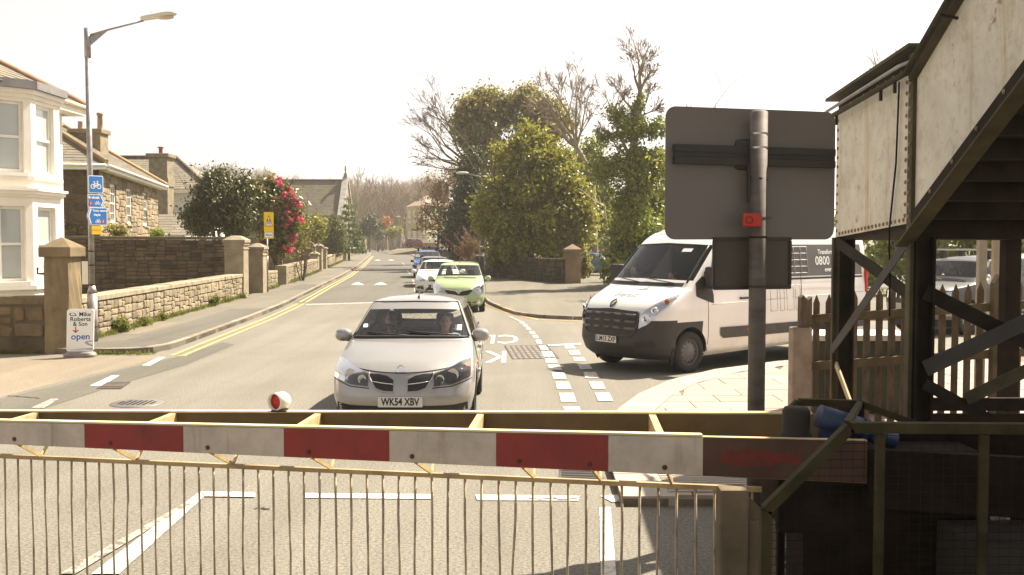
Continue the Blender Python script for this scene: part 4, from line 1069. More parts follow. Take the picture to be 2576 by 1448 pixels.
lettering("Mike", .115, mz(.085, .735), m_navy, t, bold=.002); lettering("Roberts", .115, mz(.0, .64), m_navy, t, bold=.002, sx=1.05); lettering("& Son", .115, mz(.0, .545), m_navy, t, bold=.002)
lettering("open", .17, mz(.01, .295), m_bluep, t, bold=.003, sx=1.05)
plate(mz(-.085, .43), [(-.01, .07), (-.01, -.02), (-.045, .005), (-.06, -.01), (0, -.06), (.06, -.01), (.045, .005), (.01, -.02), (.01, .07)][::-1], 0, .001, "arrow", m_red, t)
plate(mz(-.14, .735), [(-.075, .0), (-.05, .03), (.03, .03), (.06, .0), (.06, -.03), (-.04, -.03), (-.055, -.012)][::-1], 0, .0006, "engine_logo", m_navy, t); plate(mz(-.14, .738), [(-.045, .0), (-.03, .02), (.02, .02), (.04, .0), (.04, -.02), (-.03, -.02)][::-1], .0009, .0014, "engine_logo", m_signw, t)
m_swo = mat("grey swoosh print", (.38, .36, .36), .5, bump=0, fine=0, var=.05)
plate(mz(.1, .1), [(.14, .12), (.02, .11), (-.02, .08), (.03, .04), (.14, .0), (.14, .03), (.06, .07), (.05, .09), (.14, .1)], 0, .0008, "swoosh", m_swo, t); plate(mz(.0, .03), [(-.2, .01), (.24, .045), (.24, .0), (.1, .02)][::-1], 0, .0009, "swoosh", m_swo, t)

# ---- school crossing patrol sign
sp = G(673, 742); t = thing("patrol_sign", "yellow backed school crossing patrol warning sign on a grey pole", "sign", (sp.x, sp.y, PZ))
Yp = sp.y
MB().tube([(sp.x, Yp, PZ), (sp.x, Yp, 2.8)], .045, 10).build("pole", m_galv, t); MB().tube([(sp.x, Yp, 1.35), (sp.x, Yp, 1.62)], .047, 10).build("sticker_band", m_signw, t)
mx = Matrix(((1, 0, 0, sp.x + .07), (0, 0, -1, Yp - .06), (0, 1, 0, 0), (0, 0, 0, 1))) @ Matrix.Rotation(0, 4, 'Y')
ca = R(18); mx = Matrix(((math.cos(ca), 0, math.sin(ca), sp.x + .1), (math.sin(ca), 0, -math.cos(ca), Yp - .06), (0, 1, 0, 0), (0, 0, 0, 1)))
fc = MB().prism([mx @ Vector((x, y + 2.92, -.01)) for x, y in rrect(.40, 1.12, .03)], mx.to_3x3() @ Vector((0, 0, .012))).build("panel", mat("patrol yellow", (.86, .58, .0), .4, var=.03, bump=0, fine=0), t)
tri = lambda k, dy=0: [(x * k, y * k + 3.12 + dy) for x, y in [(-.17, -.24), (.17, -.24), (.0, .24)]]
plate(mx, tri(1), .003, .005, "warning_triangle", m_red, t); plate(mx, tri(.78, -.02), .0055, .007, "triangle_face", m_signw, t)
for dx in (-.035, .04):
    b = MB()
    for poly in ([(-.012, .0), (.012, .0), (.018, .09), (-.018, .09)], [(-.014, .095), (.014, .095), (.014, .125), (-.014, .125)], [(-.022, -.06), (-.008, -.06), (.0, .0), (-.012, .0)], [(.01, -.06), (.024, -.06), (.012, .0), (.0, .0)]):
        b.add([mx @ Vector((x * 1.3 + dx, y * 1.3 + 3.04, .0078)) for x, y in poly], [(0, 1, 2, 3)])
    b.build("child_symbol", m_navy, t)
plate(mx, [(x, y + 2.52) for x, y in rrect(.34, .24, .02)], .003, .0045, "plate_border", m_navy, t); plate(mx, [(x, y + 2.52) for x, y in rrect(.32, .22, .015)], .0048, .006, "sub_plate", m_signw, t)
lettering("Patrol", .105, mx @ Matrix.Translation((0, 2.52, .0066)), m_navy, t, bold=.002)
# ------------------------------------------------------------------ trees, shrubs, right-hand walls, far houses
ml_holly = leafmat("holly leaf", [(0.052, 0.062, 0.013), (0.093, 0.099, 0.020), (0.131, 0.129, 0.029), (0.078, 0.083, 0.016)], .42, .15, .45)
ml_rhodo = leafmat("rhododendron leaf", [(0.090, 0.112, 0.018), (0.165, 0.180, 0.030), (0.255, 0.240, 0.060), (0.135, 0.150, 0.030)], .4, .3)
ml_pink = leafmat("pink blossom", [(0.82, 0.14, 0.25), (0.88, 0.22, 0.33), (0.75, 0.10, 0.20)], .6, .3, .2)
ml_laurel = leafmat("laurel leaf", [(0.164, 0.175, 0.022), (0.263, 0.263, 0.031), (0.372, 0.350, 0.044), (0.219, 0.219, 0.026), (0.459, 0.405, 0.065)], .4, .42)
ml_ivy = leafmat("ivy leaf", [(0.124, 0.154, 0.021), (0.212, 0.244, 0.032), (0.298, 0.323, 0.040), (0.174, 0.199, 0.025)], .45, .35)
ml_oak = leafmat("holm oak leaf", [(0.478, 0.386, 0.166), (0.405, 0.331, 0.129), (0.166, 0.160, 0.044), (0.248, 0.228, 0.067), (0.331, 0.291, 0.094), (0.193, 0.193, 0.055)], .5, .5)
ml_dark = leafmat("dark evergreen leaf", [(0.036, 0.052, 0.013), (0.056, 0.082, 0.019), (0.082, 0.106, 0.024)], .5, .2)
ml_yellow = leafmat("sunny leaf", [(0.260, 0.247, 0.039), (0.351, 0.312, 0.065), (0.195, 0.195, 0.033), (0.390, 0.351, 0.091)], .45, .45)
ml_brown = leafmat("dead brown leaf", [(0.224, 0.140, 0.049), (0.294, 0.182, 0.070), (0.168, 0.112, 0.042)], .7, .3, .2)
ml_conifer = leafmat("conifer needle", [(0.072, 0.104, 0.022), (0.112, 0.152, 0.032), (0.160, 0.192, 0.048)], .6, .25, .3)
ml_hedge = leafmat("clipped hedge leaf", [(0.112, 0.128, 0.024), (0.165, 0.173, 0.042), (0.090, 0.105, 0.021)], .55, .3)
ml_orange = leafmat("copper leaf", [(0.420, 0.160, 0.060), (0.500, 0.220, 0.090), (0.330, 0.120, 0.050)], .6, .4, .2)

def shrub(name, label, cat, x, y, blobs, n, size, ml, lumpy=True, r=.09, nst=3, clump=.5, seed=1, per=24, group=None, parts=("foliage", "stem"), shell=.55, bark=None, up=.3, long=1.9, spread=.5, z=0):
    t = thing(name, label, cat, (x, y, z), group); g = np.random.default_rng(seed); segs = []
    top = max(b[2] for b in blobs)
    for k in range(nst):
        bl = blobs[k % len(blobs)]
        d = np.array([bl[0] - x, bl[1] - y, bl[2] - z]); d = d + g.normal(size=3) * .15 * np.linalg.norm(d)
        branch_segments((x + g.normal() * .1, y + g.normal() * .1, z - .05), d, np.linalg.norm(d) * .6, r, 3, g, spread, (2, 3), .05, .62, 3, .14, segs, .012)
    branch_mesh(segs, parts[1], bark or m_bark, t)
    leaf_cloud(parts[0], blobs, n, size, ml, t, clump, per, shell, up, long, seed + 7, lumpy=lumpy)
    return t
P = lambda u, v, Y: tuple(D(u, v, Y))
def blob(u, v, Y, ru, rv, ry=None):
    s = FPX / Y; c = D(u, v, Y); rx = ru / s; return (c.x, Y, c.z, rx, ry or rx * .85, rv / s)

# left: holly and rhododendron over the tall wall
Y = 50
shrub("holly_tree", "large dark glossy holly behind the tall brown wall", "tree", -14.2, 50.5,
      [blob(545, 545, Y, 78, 62), blob(535, 485, Y, 42, 45), blob(585, 500, Y, 44, 50), blob(600, 560, Y, 36, 58), blob(500, 560, Y, 36, 45), blob(558, 455, Y, 20, 24), blob(612, 480, Y, 24, 34)], 17000, .105, ml_holly, nst=4, clump=.5, seed=11, r=.12, parts=("crown", "trunk"), shell=.7)
Y = 53
rh = shrub("rhododendron", "big rhododendron covered in pink flower heads above the low wall", "shrub", D(700, 600, Y).x, Y,
      [blob(685, 500, Y, 52, 52), blob(712, 560, Y, 46, 54), blob(700, 610, Y, 42, 38), blob(662, 475, Y, 34, 28), blob(728, 525, Y, 28, 38), blob(652, 540, Y, 34, 56)], 10500, .12, ml_rhodo, nst=5, clump=.42, seed=12, per=18, long=2.4, up=.1)
fb = MB(); g = np.random.default_rng(3)
ctr = [blob(690, 500, Y, 48, 50), blob(712, 560, Y, 46, 54), blob(700, 610, Y, 38, 36), blob(728, 525, Y, 28, 36)]
fl = []
for k in range(62):
    b = ctr[g.integers(0, 4)]; d = g.normal(size=3); d[1] = -abs(d[1]) if g.random() < .8 else d[1]; d[0] += .55; d[2] += .1; d /= np.linalg.norm(d)
    fl.append((b[0] + d[0] * b[3] * 1.02, b[1] + d[1] * b[4] * 1.02, b[2] + d[2] * b[5] * 1.02))
me = None
for i, c in enumerate(fl):
    if i < 4:
        o = leaf_cloud("flower_head", [(*c, .11, .11, .1)], 98, .085, ml_pink, rh, .1, 14, .8, .2, 1.2, 60 + i); base_me = base_me + [o] if i else [o]
    else:
        s = base_me[i % 4]; o = s.copy(); COL.objects.link(o); o.parent = rh; o.location = Vector(c) - Vector(fl[i % 4]); o.scale = (1, 1, 1)
shrub("shrub", "thin yellowish shrub with bare stems right of the rhododendron", "shrub", D(760, 650, 56).x, 56, [blob(755, 600, 56, 26, 34), blob(765, 570, 56, 18, 24)], 900, .08, ml_yellow, nst=7, clump=.4, seed=13, per=10, r=.035, spread=.7)
for (u, v, ru, rv, YY, sd, lab) in ((296, 581, 22, 15, 42.2, 1, "bushy green tuft growing over the top of the tall brown wall"), (396, 598, 14, 16, 41.9, 2, "smaller green tuft hanging on the tall brown wall near the holly"), (188, 578, 20, 10, 42, 3, "yellow-green growth on the tall wall beside the lamp post")):
    b = blob(u, v, YY, ru, rv); o = thing("wall_plant", lab, "plant", (b[0], b[1], b[2] - b[5])); leaf_cloud("foliage", [b], 900, .06, ml_yellow if sd != 2 else ml_ivy, o, .2, 16, .5, .3, 2.6, 30 + sd)
shrub("shrub", "loose light green laurel between the rhododendron and round hedge", "shrub", D(790, 640, 84).x, 84, [blob(785, 590, 84, 26, 42), blob(800, 570, 84, 20, 28), blob(770, 575, 84, 14, 22)], 3200, .13, ml_laurel, nst=3, clump=.5, seed=14)
shrub("round_hedge", "clipped dome shaped olive hedge above the weedy low wall", "hedge", D(838, 640, 96).x, 96, [blob(838, 598, 96, 33, 48), blob(836, 580, 96, 28, 36)], 9500, .10, ml_hedge, nst=3, clump=.3, seed=15, shell=.9, lumpy=False)
tc = D(878, 620, 112); t = thing("conifer", "small dark conifer with upright leader beyond the round hedge", "tree", (tc.x, 112, 0)); g = np.random.default_rng(9)
MB().tube([(tc.x, 112, -.05), (tc.x, 112, 7.2)], [.12, .02], 6).build("trunk", m_bark, t)
bl = []
for k in range(9):
    z = .9 + k * .68; rr = 1.95 * (1 - k / 10)
    for q in range(5): a = q * 1.256 + k; bl.append((tc.x + rr * .6 * math.cos(a), 112 + rr * .6 * math.sin(a), z + .25, rr * .42, rr * .42, .22))
leaf_cloud("crown", bl, 6500, .09, ml_conifer, t, .28, 16, .5, .5, 3.4, 17)
tc = D(930, 600, 190); shrub("dark_tree", "rounded dark evergreen tree beyond the bend", "tree", tc.x, 190, [blob(930, 572, 190, 24, 26), blob(915, 580, 190, 16, 18)], 3200, .25, ml_dark, seed=18, clump=.8, parts=("crown", "trunk"))
Y = 215
shrub("copper_tree", "small orange-leaved tree behind the far pillared wall", "tree", D(962, 600, Y).x, Y, [blob(962, 568, Y, 17, 15), blob(972, 558, Y, 11, 10)], 1900, .24, ml_orange, seed=19, clump=.7, parts=("crown", "trunk"))
shrub("garden_bush", "round yellow-green bush beside the small orange tree", "bush", D(990, 605, Y - 6).x, Y - 6, [blob(990, 584, Y - 6, 20, 14)], 1800, .22, ml_laurel, seed=20, clump=.7)
shrub("garden_bush", "dark low bush under the small orange tree", "bush", D(950, 605, Y - 8).x, Y - 8, [blob(950, 592, Y - 8, 12, 12)], 800, .22, ml_dark, seed=21, clump=.7)

# right: bank wall, pillars, laurel, evergreens, ivy tree, bare trees
w = thing("bank_wall", "shaded brown rubble wall below the big laurel", "wall", (1, 58, 0))
m_bank = mat("mossy bank stone", (.085, .066, .036), .95, var=.45, vs=2, bump=.5, bs=16, bd=.02, objrand=.45)
A, B = Vector((-1.35, 62.6, 0)), Vector((2.72, 53.1, 0))
wall_core(A, B, 1.3, 1.35, .5, "core", mat("bank earth", (.045, .036, .02), .95, var=.4), w); rubble(w, A, B, 1.3, 1.35, m_bank, .5, .24, .06, .08, .03, (), 41)
o = leaf_cloud("grass_tuft", [(-.9, 62, 1.5, .6, .3, .16)], 1500, .05, m_weed, None, .2, 20, .5, .6, 4, 42, loc=(-.9, 62, 1.3)); tag(o, "bright grass tuft on top of the shaded bank wall", "grass tuft")
w = thing("bank_wall", "long shaded roadside wall running beyond the parking sign", "wall", (-8, 100, 0))
prev = Vector((-1.35, 62.7, 0))
for yy in (75, 90, 110, 130):
    q = Vector((RK(yy) + 2.2, yy, 0)); wall_core(q, prev, 1.25, 1.25, .5, "core", m_bank, w); 
    if yy == 75: rubble(w, q, prev, 1.25, 1.25, m_bank, .6, .28, .06, .08, .03, (), 43)
    prev = q
pillar("tall weathered gate pillar with pyramid cap at the car park entrance", 3.12, 53.2, .78, .7, 2.1, .12, None, mat("pinkish granite", (.27, .19, .115), .9, var=.3, vs=1.5), True, dome=.26)
pillar("gate pillar with mossy cap half buried in the ivy bank", 5.85, 56, .8, .7, 2.5, .12, None, MATS["pinkish granite"], True, dome=.26)
o = leaf_cloud("creeper", [(3.75, 53.6, 1.0, .22, .3, .95)], 900, .08, ml_yellow, None, .25, 18, .5, .3, 1.8, 44, loc=(3.75, 53.6, .1)); tag(o, "sunlit creeper climbing behind the weathered gate pillar", "creeper")
Y = 60
lau = [blob(1345, 575, Y, 125, 70, 2.2), blob(1330, 470, Y, 78, 70, 1.8), blob(1415, 470, Y, 66, 60, 1.8), blob(1455, 560, Y, 44, 70, 1.5), blob(1262, 490, Y, 48, 50, 1.5), blob(1332, 385, Y, 40, 40, 1.2), blob(1272, 415, Y, 34, 44, 1.2), blob(1400, 405, Y, 40, 40, 1.2), blob(1230, 560, Y, 34, 54, 1.3), blob(1327, 332, Y, 12, 30, .45), blob(1452, 480, Y, 30, 46, 1.1), blob(1300, 370, Y, 14, 34, .5), blob(1372, 360, Y, 16, 34, .5), blob(1255, 375, Y, 12, 26, .45), blob(1432, 420, Y, 26, 34, .8), blob(1478, 530, Y, 20, 40, .8), blob(1212, 520, Y, 16, 34, .6), blob(1300, 628, Y, 60, 32, 1.2), blob(1400, 632, Y, 60, 32, 1.2)]
shrub("laurel_tree", "huge yellow-green laurel towering over the bank wall", "tree", 1.3, 60.5, lau, 31000, .145, ml_laurel, nst=6, clump=.55, seed=45, per=20, r=.14, parts=("crown", "trunk"), shell=.7)
shrub("sunny_shrub", "yellow sunlit shrub beside the back of the road sign", "shrub", D(1255, 640, 61).x, 61.3, [blob(1255, 600, 61, 30, 34), blob(1248, 640, 61, 26, 20)], 2200, .12, ml_yellow, seed=46, clump=.4, nst=3)
shrub("twiggy_shrub", "reddish bare twiggy shrub beyond the sign posts", "shrub", D(1180, 650, 70).x, 70, [blob(1180, 610, 70, 26, 32)], 900, .07, ml_brown, seed=47, clump=.4, nst=14, r=.03, spread=.8, bark=mat("reddish twig", (.24, .14, .10), .9))
Y = 78
shrub("dark_holly", "tall dark evergreen behind the tall laurel and lamp arm", "tree", D(1170, 640, Y).x, Y, [blob(1170, 590, Y, 55, 60), blob(1185, 510, Y, 45, 70), blob(1195, 440, Y, 40, 60), blob(1140, 600, Y, 36, 45), blob(1210, 560, Y, 50, 80), blob(1160, 540, Y, 40, 50)], 15000, .17, ml_dark, nst=4, clump=.7, seed=48, r=.16, parts=("crown", "trunk"), shell=.7)
Y = 86
oak = [blob(1235, 262, Y, 66, 44), blob(1190, 290, Y, 50, 40), blob(1272, 288, Y, 36, 44), blob(1160, 318, Y, 32, 28), blob(1215, 345, Y, 58, 40), blob(1340, 262, Y, 46, 40), blob(1378, 284, Y, 44, 34), blob(1412, 320, Y, 34, 28), blob(1330, 318, Y, 44, 40), blob(1370, 350, Y, 50, 34), blob(1262, 400, Y, 60, 40), blob(1205, 410, Y, 40, 36)]
t = thing("evergreen_oak", "tall spreading holm oak crown rising above the laurel", "tree", (.0, 87, 0)); g = np.random.default_rng(50); segs = []
for bl in oak:
    d = np.array([bl[0] - 0, bl[1] - 87, bl[2] - 5.5]); L = np.linalg.norm(d); branch_segments((0, 87, 5.2), d, L * .7, .2, 2, g, .5, (2, 3), .03, .5, 4, .08, segs, .02)
segs.append(([np.array((0, 87, -.05)), np.array((.1, 87, 2.5)), np.array((0, 87, 5.6))], [.5, .42, .36], 5)); branch_mesh(segs, "trunk", m_bark, t)
leaf_cloud("crown", oak, 27000, .19, ml_oak, t, .75, 24, .8, .35, 1.7, 51)
# ivy-clad tree and its bare crown
Y = 48; t = thing("ivy_tree", "ivy-smothered tree with bare branches spreading at its top", "tree", (D(1590, 700, Y).x, Y, 0)); g = np.random.default_rng(52); segs = []; b0 = np.array(t.location); tips = []
tk = [b0 + np.array((0, 0, -.05)), np.array(P(1592, 500, Y)), np.array(P(1590, 400, Y)), np.array(P(1602, 300, Y)), np.array(P(1610, 230, Y))]
segs.append((tk, [.32, .27, .22, .15, .10], 5))
for (p, tgt, r) in ((tk[4], P(1622, 90, Y), .10), (tk[4], P(1570, 130, Y), .085), (tk[4], P(1655, 150, Y), .08), (tk[3], P(1545, 170, Y), .08), (tk[3], P(1690, 200, Y), .07), (tk[2], P(1500, 210, Y), .10), (tk[2], P(1480, 330, Y), .07), (tk[3], P(1660, 260, Y), .07), (tk[1], P(1670, 380, Y), .07)):
    d = np.array(tgt) - p; branch_segments(p, d, np.linalg.norm(d) * .40, r, 5, g, .52, (2, 4), .05, .72, 3, .12, segs, .011)
branch_mesh(segs, "branches", m_bark_pale, t)
ivy = [blob(1590, 560, Y, 62, 80, 1.4), blob(1590, 450, Y, 64, 60, 1.4), blob(1590, 390, Y, 50, 50, 1.1), blob(1602, 320, Y, 26, 55, .6), blob(1608, 255, Y, 11, 30, .3), blob(1525, 340, Y, 30, 38, .7), blob(1550, 290, Y, 22, 26, .5), blob(1650, 330, Y, 26, 34, .6), blob(1520, 430, Y, 34, 60, .9), blob(1655, 420, Y, 30, 60, .8), blob(1575, 330, Y, 24, 34, .6)]
leaf_cloud("ivy", ivy, 24000, .105, ml_ivy, t, .34, 24, .7, .2, 1.3, 53)
def bare_tree(name, label, base, targets, r, depth, m, seed, spread=.45, group=None, frac=.42, kids=(2, 4), minr=.015, trunk=None):
    t = thing(name, label, "tree", base, group); g = np.random.default_rng(seed); segs = []
    tr = [np.array(base) + np.array((0, 0, -.05))] + [np.array(q) for q in (trunk or [])]
    segs.append((tr, [r * (1 - .12 * i) for i in range(len(tr))], 5))
    for q in targets:
        p = tr[-1]; d = np.array(q) - p; branch_segments(p, d, np.linalg.norm(d) * frac, r * .5, depth, g, spread, kids, .03, .66, 3, .12, segs, minr)
    branch_mesh(segs, "branches", m, t); return t
Y = 90; bare_tree("bare_tree", "bare branching tree leaning left of the holm oak crown", (D(1205, 600, Y).x, Y, 0), [P(1010, 300, Y), P(1040, 260, Y), P(1000, 380, Y), P(1080, 240, Y), P(1120, 260, Y), P(1030, 340, Y), P(1050, 420, Y)], .3, 5, m_bark, 61, .42, trunk=[P(1200, 430, Y)], frac=.45)
Y = 73; bare_tree("bare_tree", "pale bare tree between the holm oak and the ivy tree", (D(1500, 600, Y).x, Y, 0), [P(1370, 200, Y), P(1400, 190, Y), P(1440, 180, Y), P(1480, 210, Y), P(1340, 270, Y), P(1350, 340, Y)], .22, 5, m_bark_pale, 62, .42, trunk=[P(1490, 440, Y), P(1450, 370, Y)], frac=.45)
Y = 57; bare_tree("dead_branch", "pale dead branches hooked out before the ivy tree", (D(1545, 640, Y).x, Y, 0), [P(1500, 500, Y), P(1600, 470, Y), P(1570, 430, Y), P(1440, 500, Y)], .06, 2, mat("bleached wood", (.42, .35, .25), .9), 63, .6, trunk=[P(1520, 520, Y)], frac=.5, kids=(1, 2))
Y = 98; t = bare_tree("brown_tree", "brown twiggy tree with a few dead leaves beyond the dark evergreen", (D(1100, 620, Y).x, Y, 0), [P(1060, 480, Y), P(1090, 440, Y), P(1130, 450, Y), P(1050, 540, Y), P(1120, 520, Y), P(1040, 580, Y)], .16, 5, mat("brown twig", (.19, .125, .065), .9), 64, .6, trunk=[P(1105, 560, Y)])
leaf_cloud("dead_leaves", [blob(1100, 490, Y, 45, 60), blob(1080, 560, Y, 40, 40), blob(1130, 450, Y, 30, 40)], 4200, .11, ml_brown, t, .7, 10, .3, .2, 1.8, 65)
Y = 62; bare_tree("bare_tree", "bare tree whose twig tips show above the footbridge", (22.5, Y, 0), [P(2240, 110, Y), P(2275, 90, Y), P(2300, 130, Y), P(2330, 100, Y), P(2210, 180, Y)], .2, 4, m_bark_pale, 66, trunk=[P(2290, 420, Y)])
Y = 58; bare_tree("bare_tree", "bare tree with twigs just over the big road sign", (D(1790, 500, Y).x, Y, 0), [P(1740, 270, Y), P(1700, 300, Y), P(1800, 290, Y)], .12, 4, m_bark_pale, 67, trunk=[P(1780, 420, Y)])
# ivy bank behind the van and the long hedge behind the fence
Y = 48
bk = [blob(1560, 690, 47, 46, 50, .9), blob(1610, 640, Y, 60, 90, 1.2), blob(1640, 540, 52, 60, 70, 1.4), blob(1600, 590, 50, 50, 60, 1.2), blob(1540, 650, 48, 24, 30, .6)]
shrub("ivy_bank", "dark ivy covered bank behind the white van", "hedge", 6.0, 48.5, bk + [(9 + k * 2.2, 47 + .4 * (k % 3), 1.9, 1.6, 1.0, 2.2) for k in range(4)], 30000, .15, ml_ivy, nst=4, clump=.5, seed=54, shell=.8)
bl = [(17 + k * 1.9, 44 + .5 * (k % 2), 1.8, 1.5, 1.0, 1.9 + .3 * (k % 3)) for k in range(9)]
shrub("long_hedge", "tall rough hedge behind the parked pickup", "hedge", 24, 45, bl, 20000, .17, ml_ivy, nst=3, clump=.5, seed=55, shell=.8)
shrub("background_evergreen", "dark ivy-hung thicket between the laurel and the ivy tree", "tree", D(1480, 640, 76).x, 76, [blob(1470, 560, 76, 60, 70), blob(1500, 480, 76, 45, 60), blob(1440, 440, 76, 45, 60), blob(1530, 540, 76, 50, 70), blob(1480, 400, 76, 30, 40)], 9000, .17, ml_ivy, seed=58, clump=.7, parts=("crown", "trunk"))
shrub("pale_leaved_tree", "leafy roadside tree showing beside and behind the big road sign", "tree", 7.6, 40.5, [(7.4, 40.3, 5.6, 1.7, 1.4, 1.5), (6.5, 39.8, 4.4, 1.0, 1.0, 1.3), (8.8, 41, 4.8, 1.6, 1.4, 1.6), (7.6, 40.5, 3.4, 1.6, 1.2, 1.0), (9.8, 41, 3.6, 1.3, 1.1, 1.4)], 10500, .12, ml_laurel, seed=56, clump=.45, parts=("crown", "trunk"))
shrub("background_shrub", "tangled shrubs behind the parked cars", "shrub", 6.5, 92, [(4 + k * 2.4, 92, 2.2, 1.9, 1.2, 2.4) for k in range(5)], 8000, .2, ml_ivy, seed=57, clump=.7)

# far wood on the hill: bare trees, each a copy of one of four
protos = []
for k in range(4):
    g = np.random.default_rng(80 + k); segs = []
    segs.append(([np.array((0, 0, -.3)), np.array((g.normal() * .3, g.normal() * .3, 4.0))], [.28, .2], 5))
    for q in range(7):
        a = q * .9 + g.random(); d = np.array((math.cos(a) * g.uniform(.2, .8), math.sin(a) * g.uniform(.2, .8), 1.0)); branch_segments(segs[0][0][-1], d, 3.2, .13, 4, g, .5, (2, 3), .08, .72, 2, .16, segs, .028)
    mb = MB()
    for pts, rs, dep in segs: mb.tube(pts, [float(x) for x in rs], 4 if dep >= 4 else 3, cap=False)
    me = bpy.data.meshes.new("bare_tree"); me.from_pydata(mb.v, [], mb.f); me.materials.append(mat("far twig", (.235, .18, .12), .9, var=.2)); protos.append(me)
def far_tree(x, y, z, s, lab="bare brown tree in the wood on the far hillside", grp="bare trees on the far hillside"):
    o = bpy.data.objects.new("bare_tree", rnd.choice(protos)); COL.objects.link(o); o.location = (x, y, z); o.rotation_euler = (0, 0, rnd.uniform(0, 6.28)); o.scale = (s * 1.1, s * 1.1, s); tag(o, lab, "tree", grp)
for k in range(190):
    y = rnd.uniform(300, 430); u = rnd.uniform(440, 1120); x = (u - 1288) / FPX * y
    far_tree(x, y, hillz(x, y) - .2, rnd.uniform(.9, 1.3))
for k in range(40):
    u = 875 + k * 5.4 + rnd.uniform(-4, 4); y = rnd.uniform(228, 290); x = (u - 1288) / FPX * y
    far_tree(x, y, -.05, rnd.uniform(.9, 1.45), "bare brown tree behind the far yellow house", "bare trees behind the yellow house")
# dark fir on the skyline
x = (925 - 1288) / FPX * 300; t = thing("fir_tree", "dark pointed fir among the bare hillside trees", "tree", (x, 300, hillz(x, 300)))
MB().tube([(x, 300, hillz(x, 300) - .2), (x, 300, hillz(x, 300) + 17)], [.3, .04], 6).build("trunk", m_bark, t)
leaf_cloud("crown", [(x, 300, hillz(x, 300) + 6 + k * 1.3, 2.6 * (1 - k / 9), 2.6 * (1 - k / 9), .8) for k in range(8)], 2600, .4, ml_dark, t, 1., 16, .5, .4, 2.2, 90)

# far yellow house, grey house, pillared wall
struct(MB().hexa([Vector(p) for p in ((-20, 164, -.05), (-9, 164, -.05), (-9, 215, -.05), (-20, 215, -.05), (-19.5, 166, .6), (-9.5, 164.6, 1.55), (-9, 215, 1.7), (-20, 215, 1.7))]).build("garden_terrace", m_mortar))
h = thing("yellow_house", "tall yellow house with white windows up the road", "house", (-17, 192, 0))
m_yw = mat("yellow render", (.52, .44, .22), .85, var=.08, vs=.6, bump=.05)
hA, hB, hC = D(1023, 600, 190), D(1066, 600, 181), D(1125, 600, 186)
for a, b in ((hA, hB), (hB, hC)):
    holed_wall(h, a, b, .0, 8.4, [], .4, m_yw)
    A, U, N, L = frame_of(a, b); wn_ = [(L * q, L * q + L * .16, z0, z1) for q in (.12, .43, .74) for z0, z1 in ((1.9, 3.9), (5.4, 7.6))]
    for (u0, u1, z0, z1) in wn_:
        mb = MB(); lbox(mb, A, U, N, u0, u1, .01, .1, z0, z1); wd = mb.build("window", m_white, h)
        mb = MB(); lbox(mb, A, U, N, u0 + .1, u1 - .1, .1, .12, z0 + .12, (z0 + z1) / 2 - .05); mb.build("pane", m_pane, wd)
        mb = MB(); lbox(mb, A, U, N, u0 + .1, u1 - .1, .1, .12, (z0 + z1) / 2 + .05, z1 - .12); mb.build("pane", m_pane, wd)
hD = hA + (hC - hB); rz_ = 10.4
e = [Vector((p.x, p.y, 8.5)) for p in (hA, hB, hC, hD)]; mid = sum(e, Vector()) / 4; mid.z = rz_
for a, b in ((0, 1), (1, 2)): roof(h, e[a] + (e[a] - mid) * .06, e[b] + (e[b] - mid) * .06, mid, mid + Vector((0, 0, .001)), mat("pinkish roof", (.38, .27, .21), .8), 8, 1.2)
for q, s in ((hB, 1),):
    mb = MB().tube([Vector((q.x, q.y - .15, .1)), Vector((q.x, q.y - .15, 8.4))], .09, 6).build("drainpipe", m_white, h)
h = thing("grey_house", "pale grey gabled house below the wooded hill", "house", (-28, 250, 0))
a, b, c = D(935, 580, 250), D(1005, 580, 250), D(968, 531, 250)
MB().prism([Vector((a.x, 250, -.05)), Vector((b.x, 250, -.05)), Vector((b.x, 250, D(0, 562, 250).z)), Vector((c.x, 250, c.z)), Vector((a.x, 250, D(0, 562, 250).z))], (0, 9, 0)).build("wall", mat("grey pebbledash", (.36, .33, .29), .9), h)
zz = D(0, 564, 250).z
mb = MB(); mb.bar((a.x - .6, 254.4, zz), (c.x, 254.4, c.z + .3), 10, .2, up=(0, 0, 1)); mb.bar((b.x + .6, 254.4, zz), (c.x, 254.4, c.z + .3), 10, .2); mb.build("roof", m_slate_dark, h)
MB().box(a.x + 1.5, a.x + 2.9, 249.9, 250, 2.6, 4.1).build("window", m_white, h)
w = thing("pillared_wall", "distant brown garden wall with pointed pillars by the bend", "wall", (-20, 200, 0))
seg = [(RK(y) + 2.2, y) for y in (135, 150, 165, 180, 195, 210, 230, 250, 280)]
for a, b in zip(seg[:-1], seg[1:]): wall_core((b[0], b[1]), (a[0], a[1]), 1.4, 1.4, .35, "wall_panel", m_stone_brown, w); coping((b[0], b[1]), (a[0], a[1]), 1.4, 1.4, .35, w, m_dress, 40, .12, .05)
for y in np.arange(136, 240, 7.5):
    x = RK(y) + 2.2 + .12; mb = MB(); mb.box(x - .32, x + .32, y - .32, y + .32, -.05, 1.9); vs = [(x - .38, y - .38, 1.9), (x + .38, y - .38, 1.9), (x + .38, y + .38, 1.9), (x - .38, y + .38, 1.9), (x, y, 2.35)]
    mb.add(vs, [(0, 1, 4), (1, 2, 4), (2, 3, 4), (3, 0, 4), (3, 2, 1, 0)]); mb.build("pillar", m_dress, w)

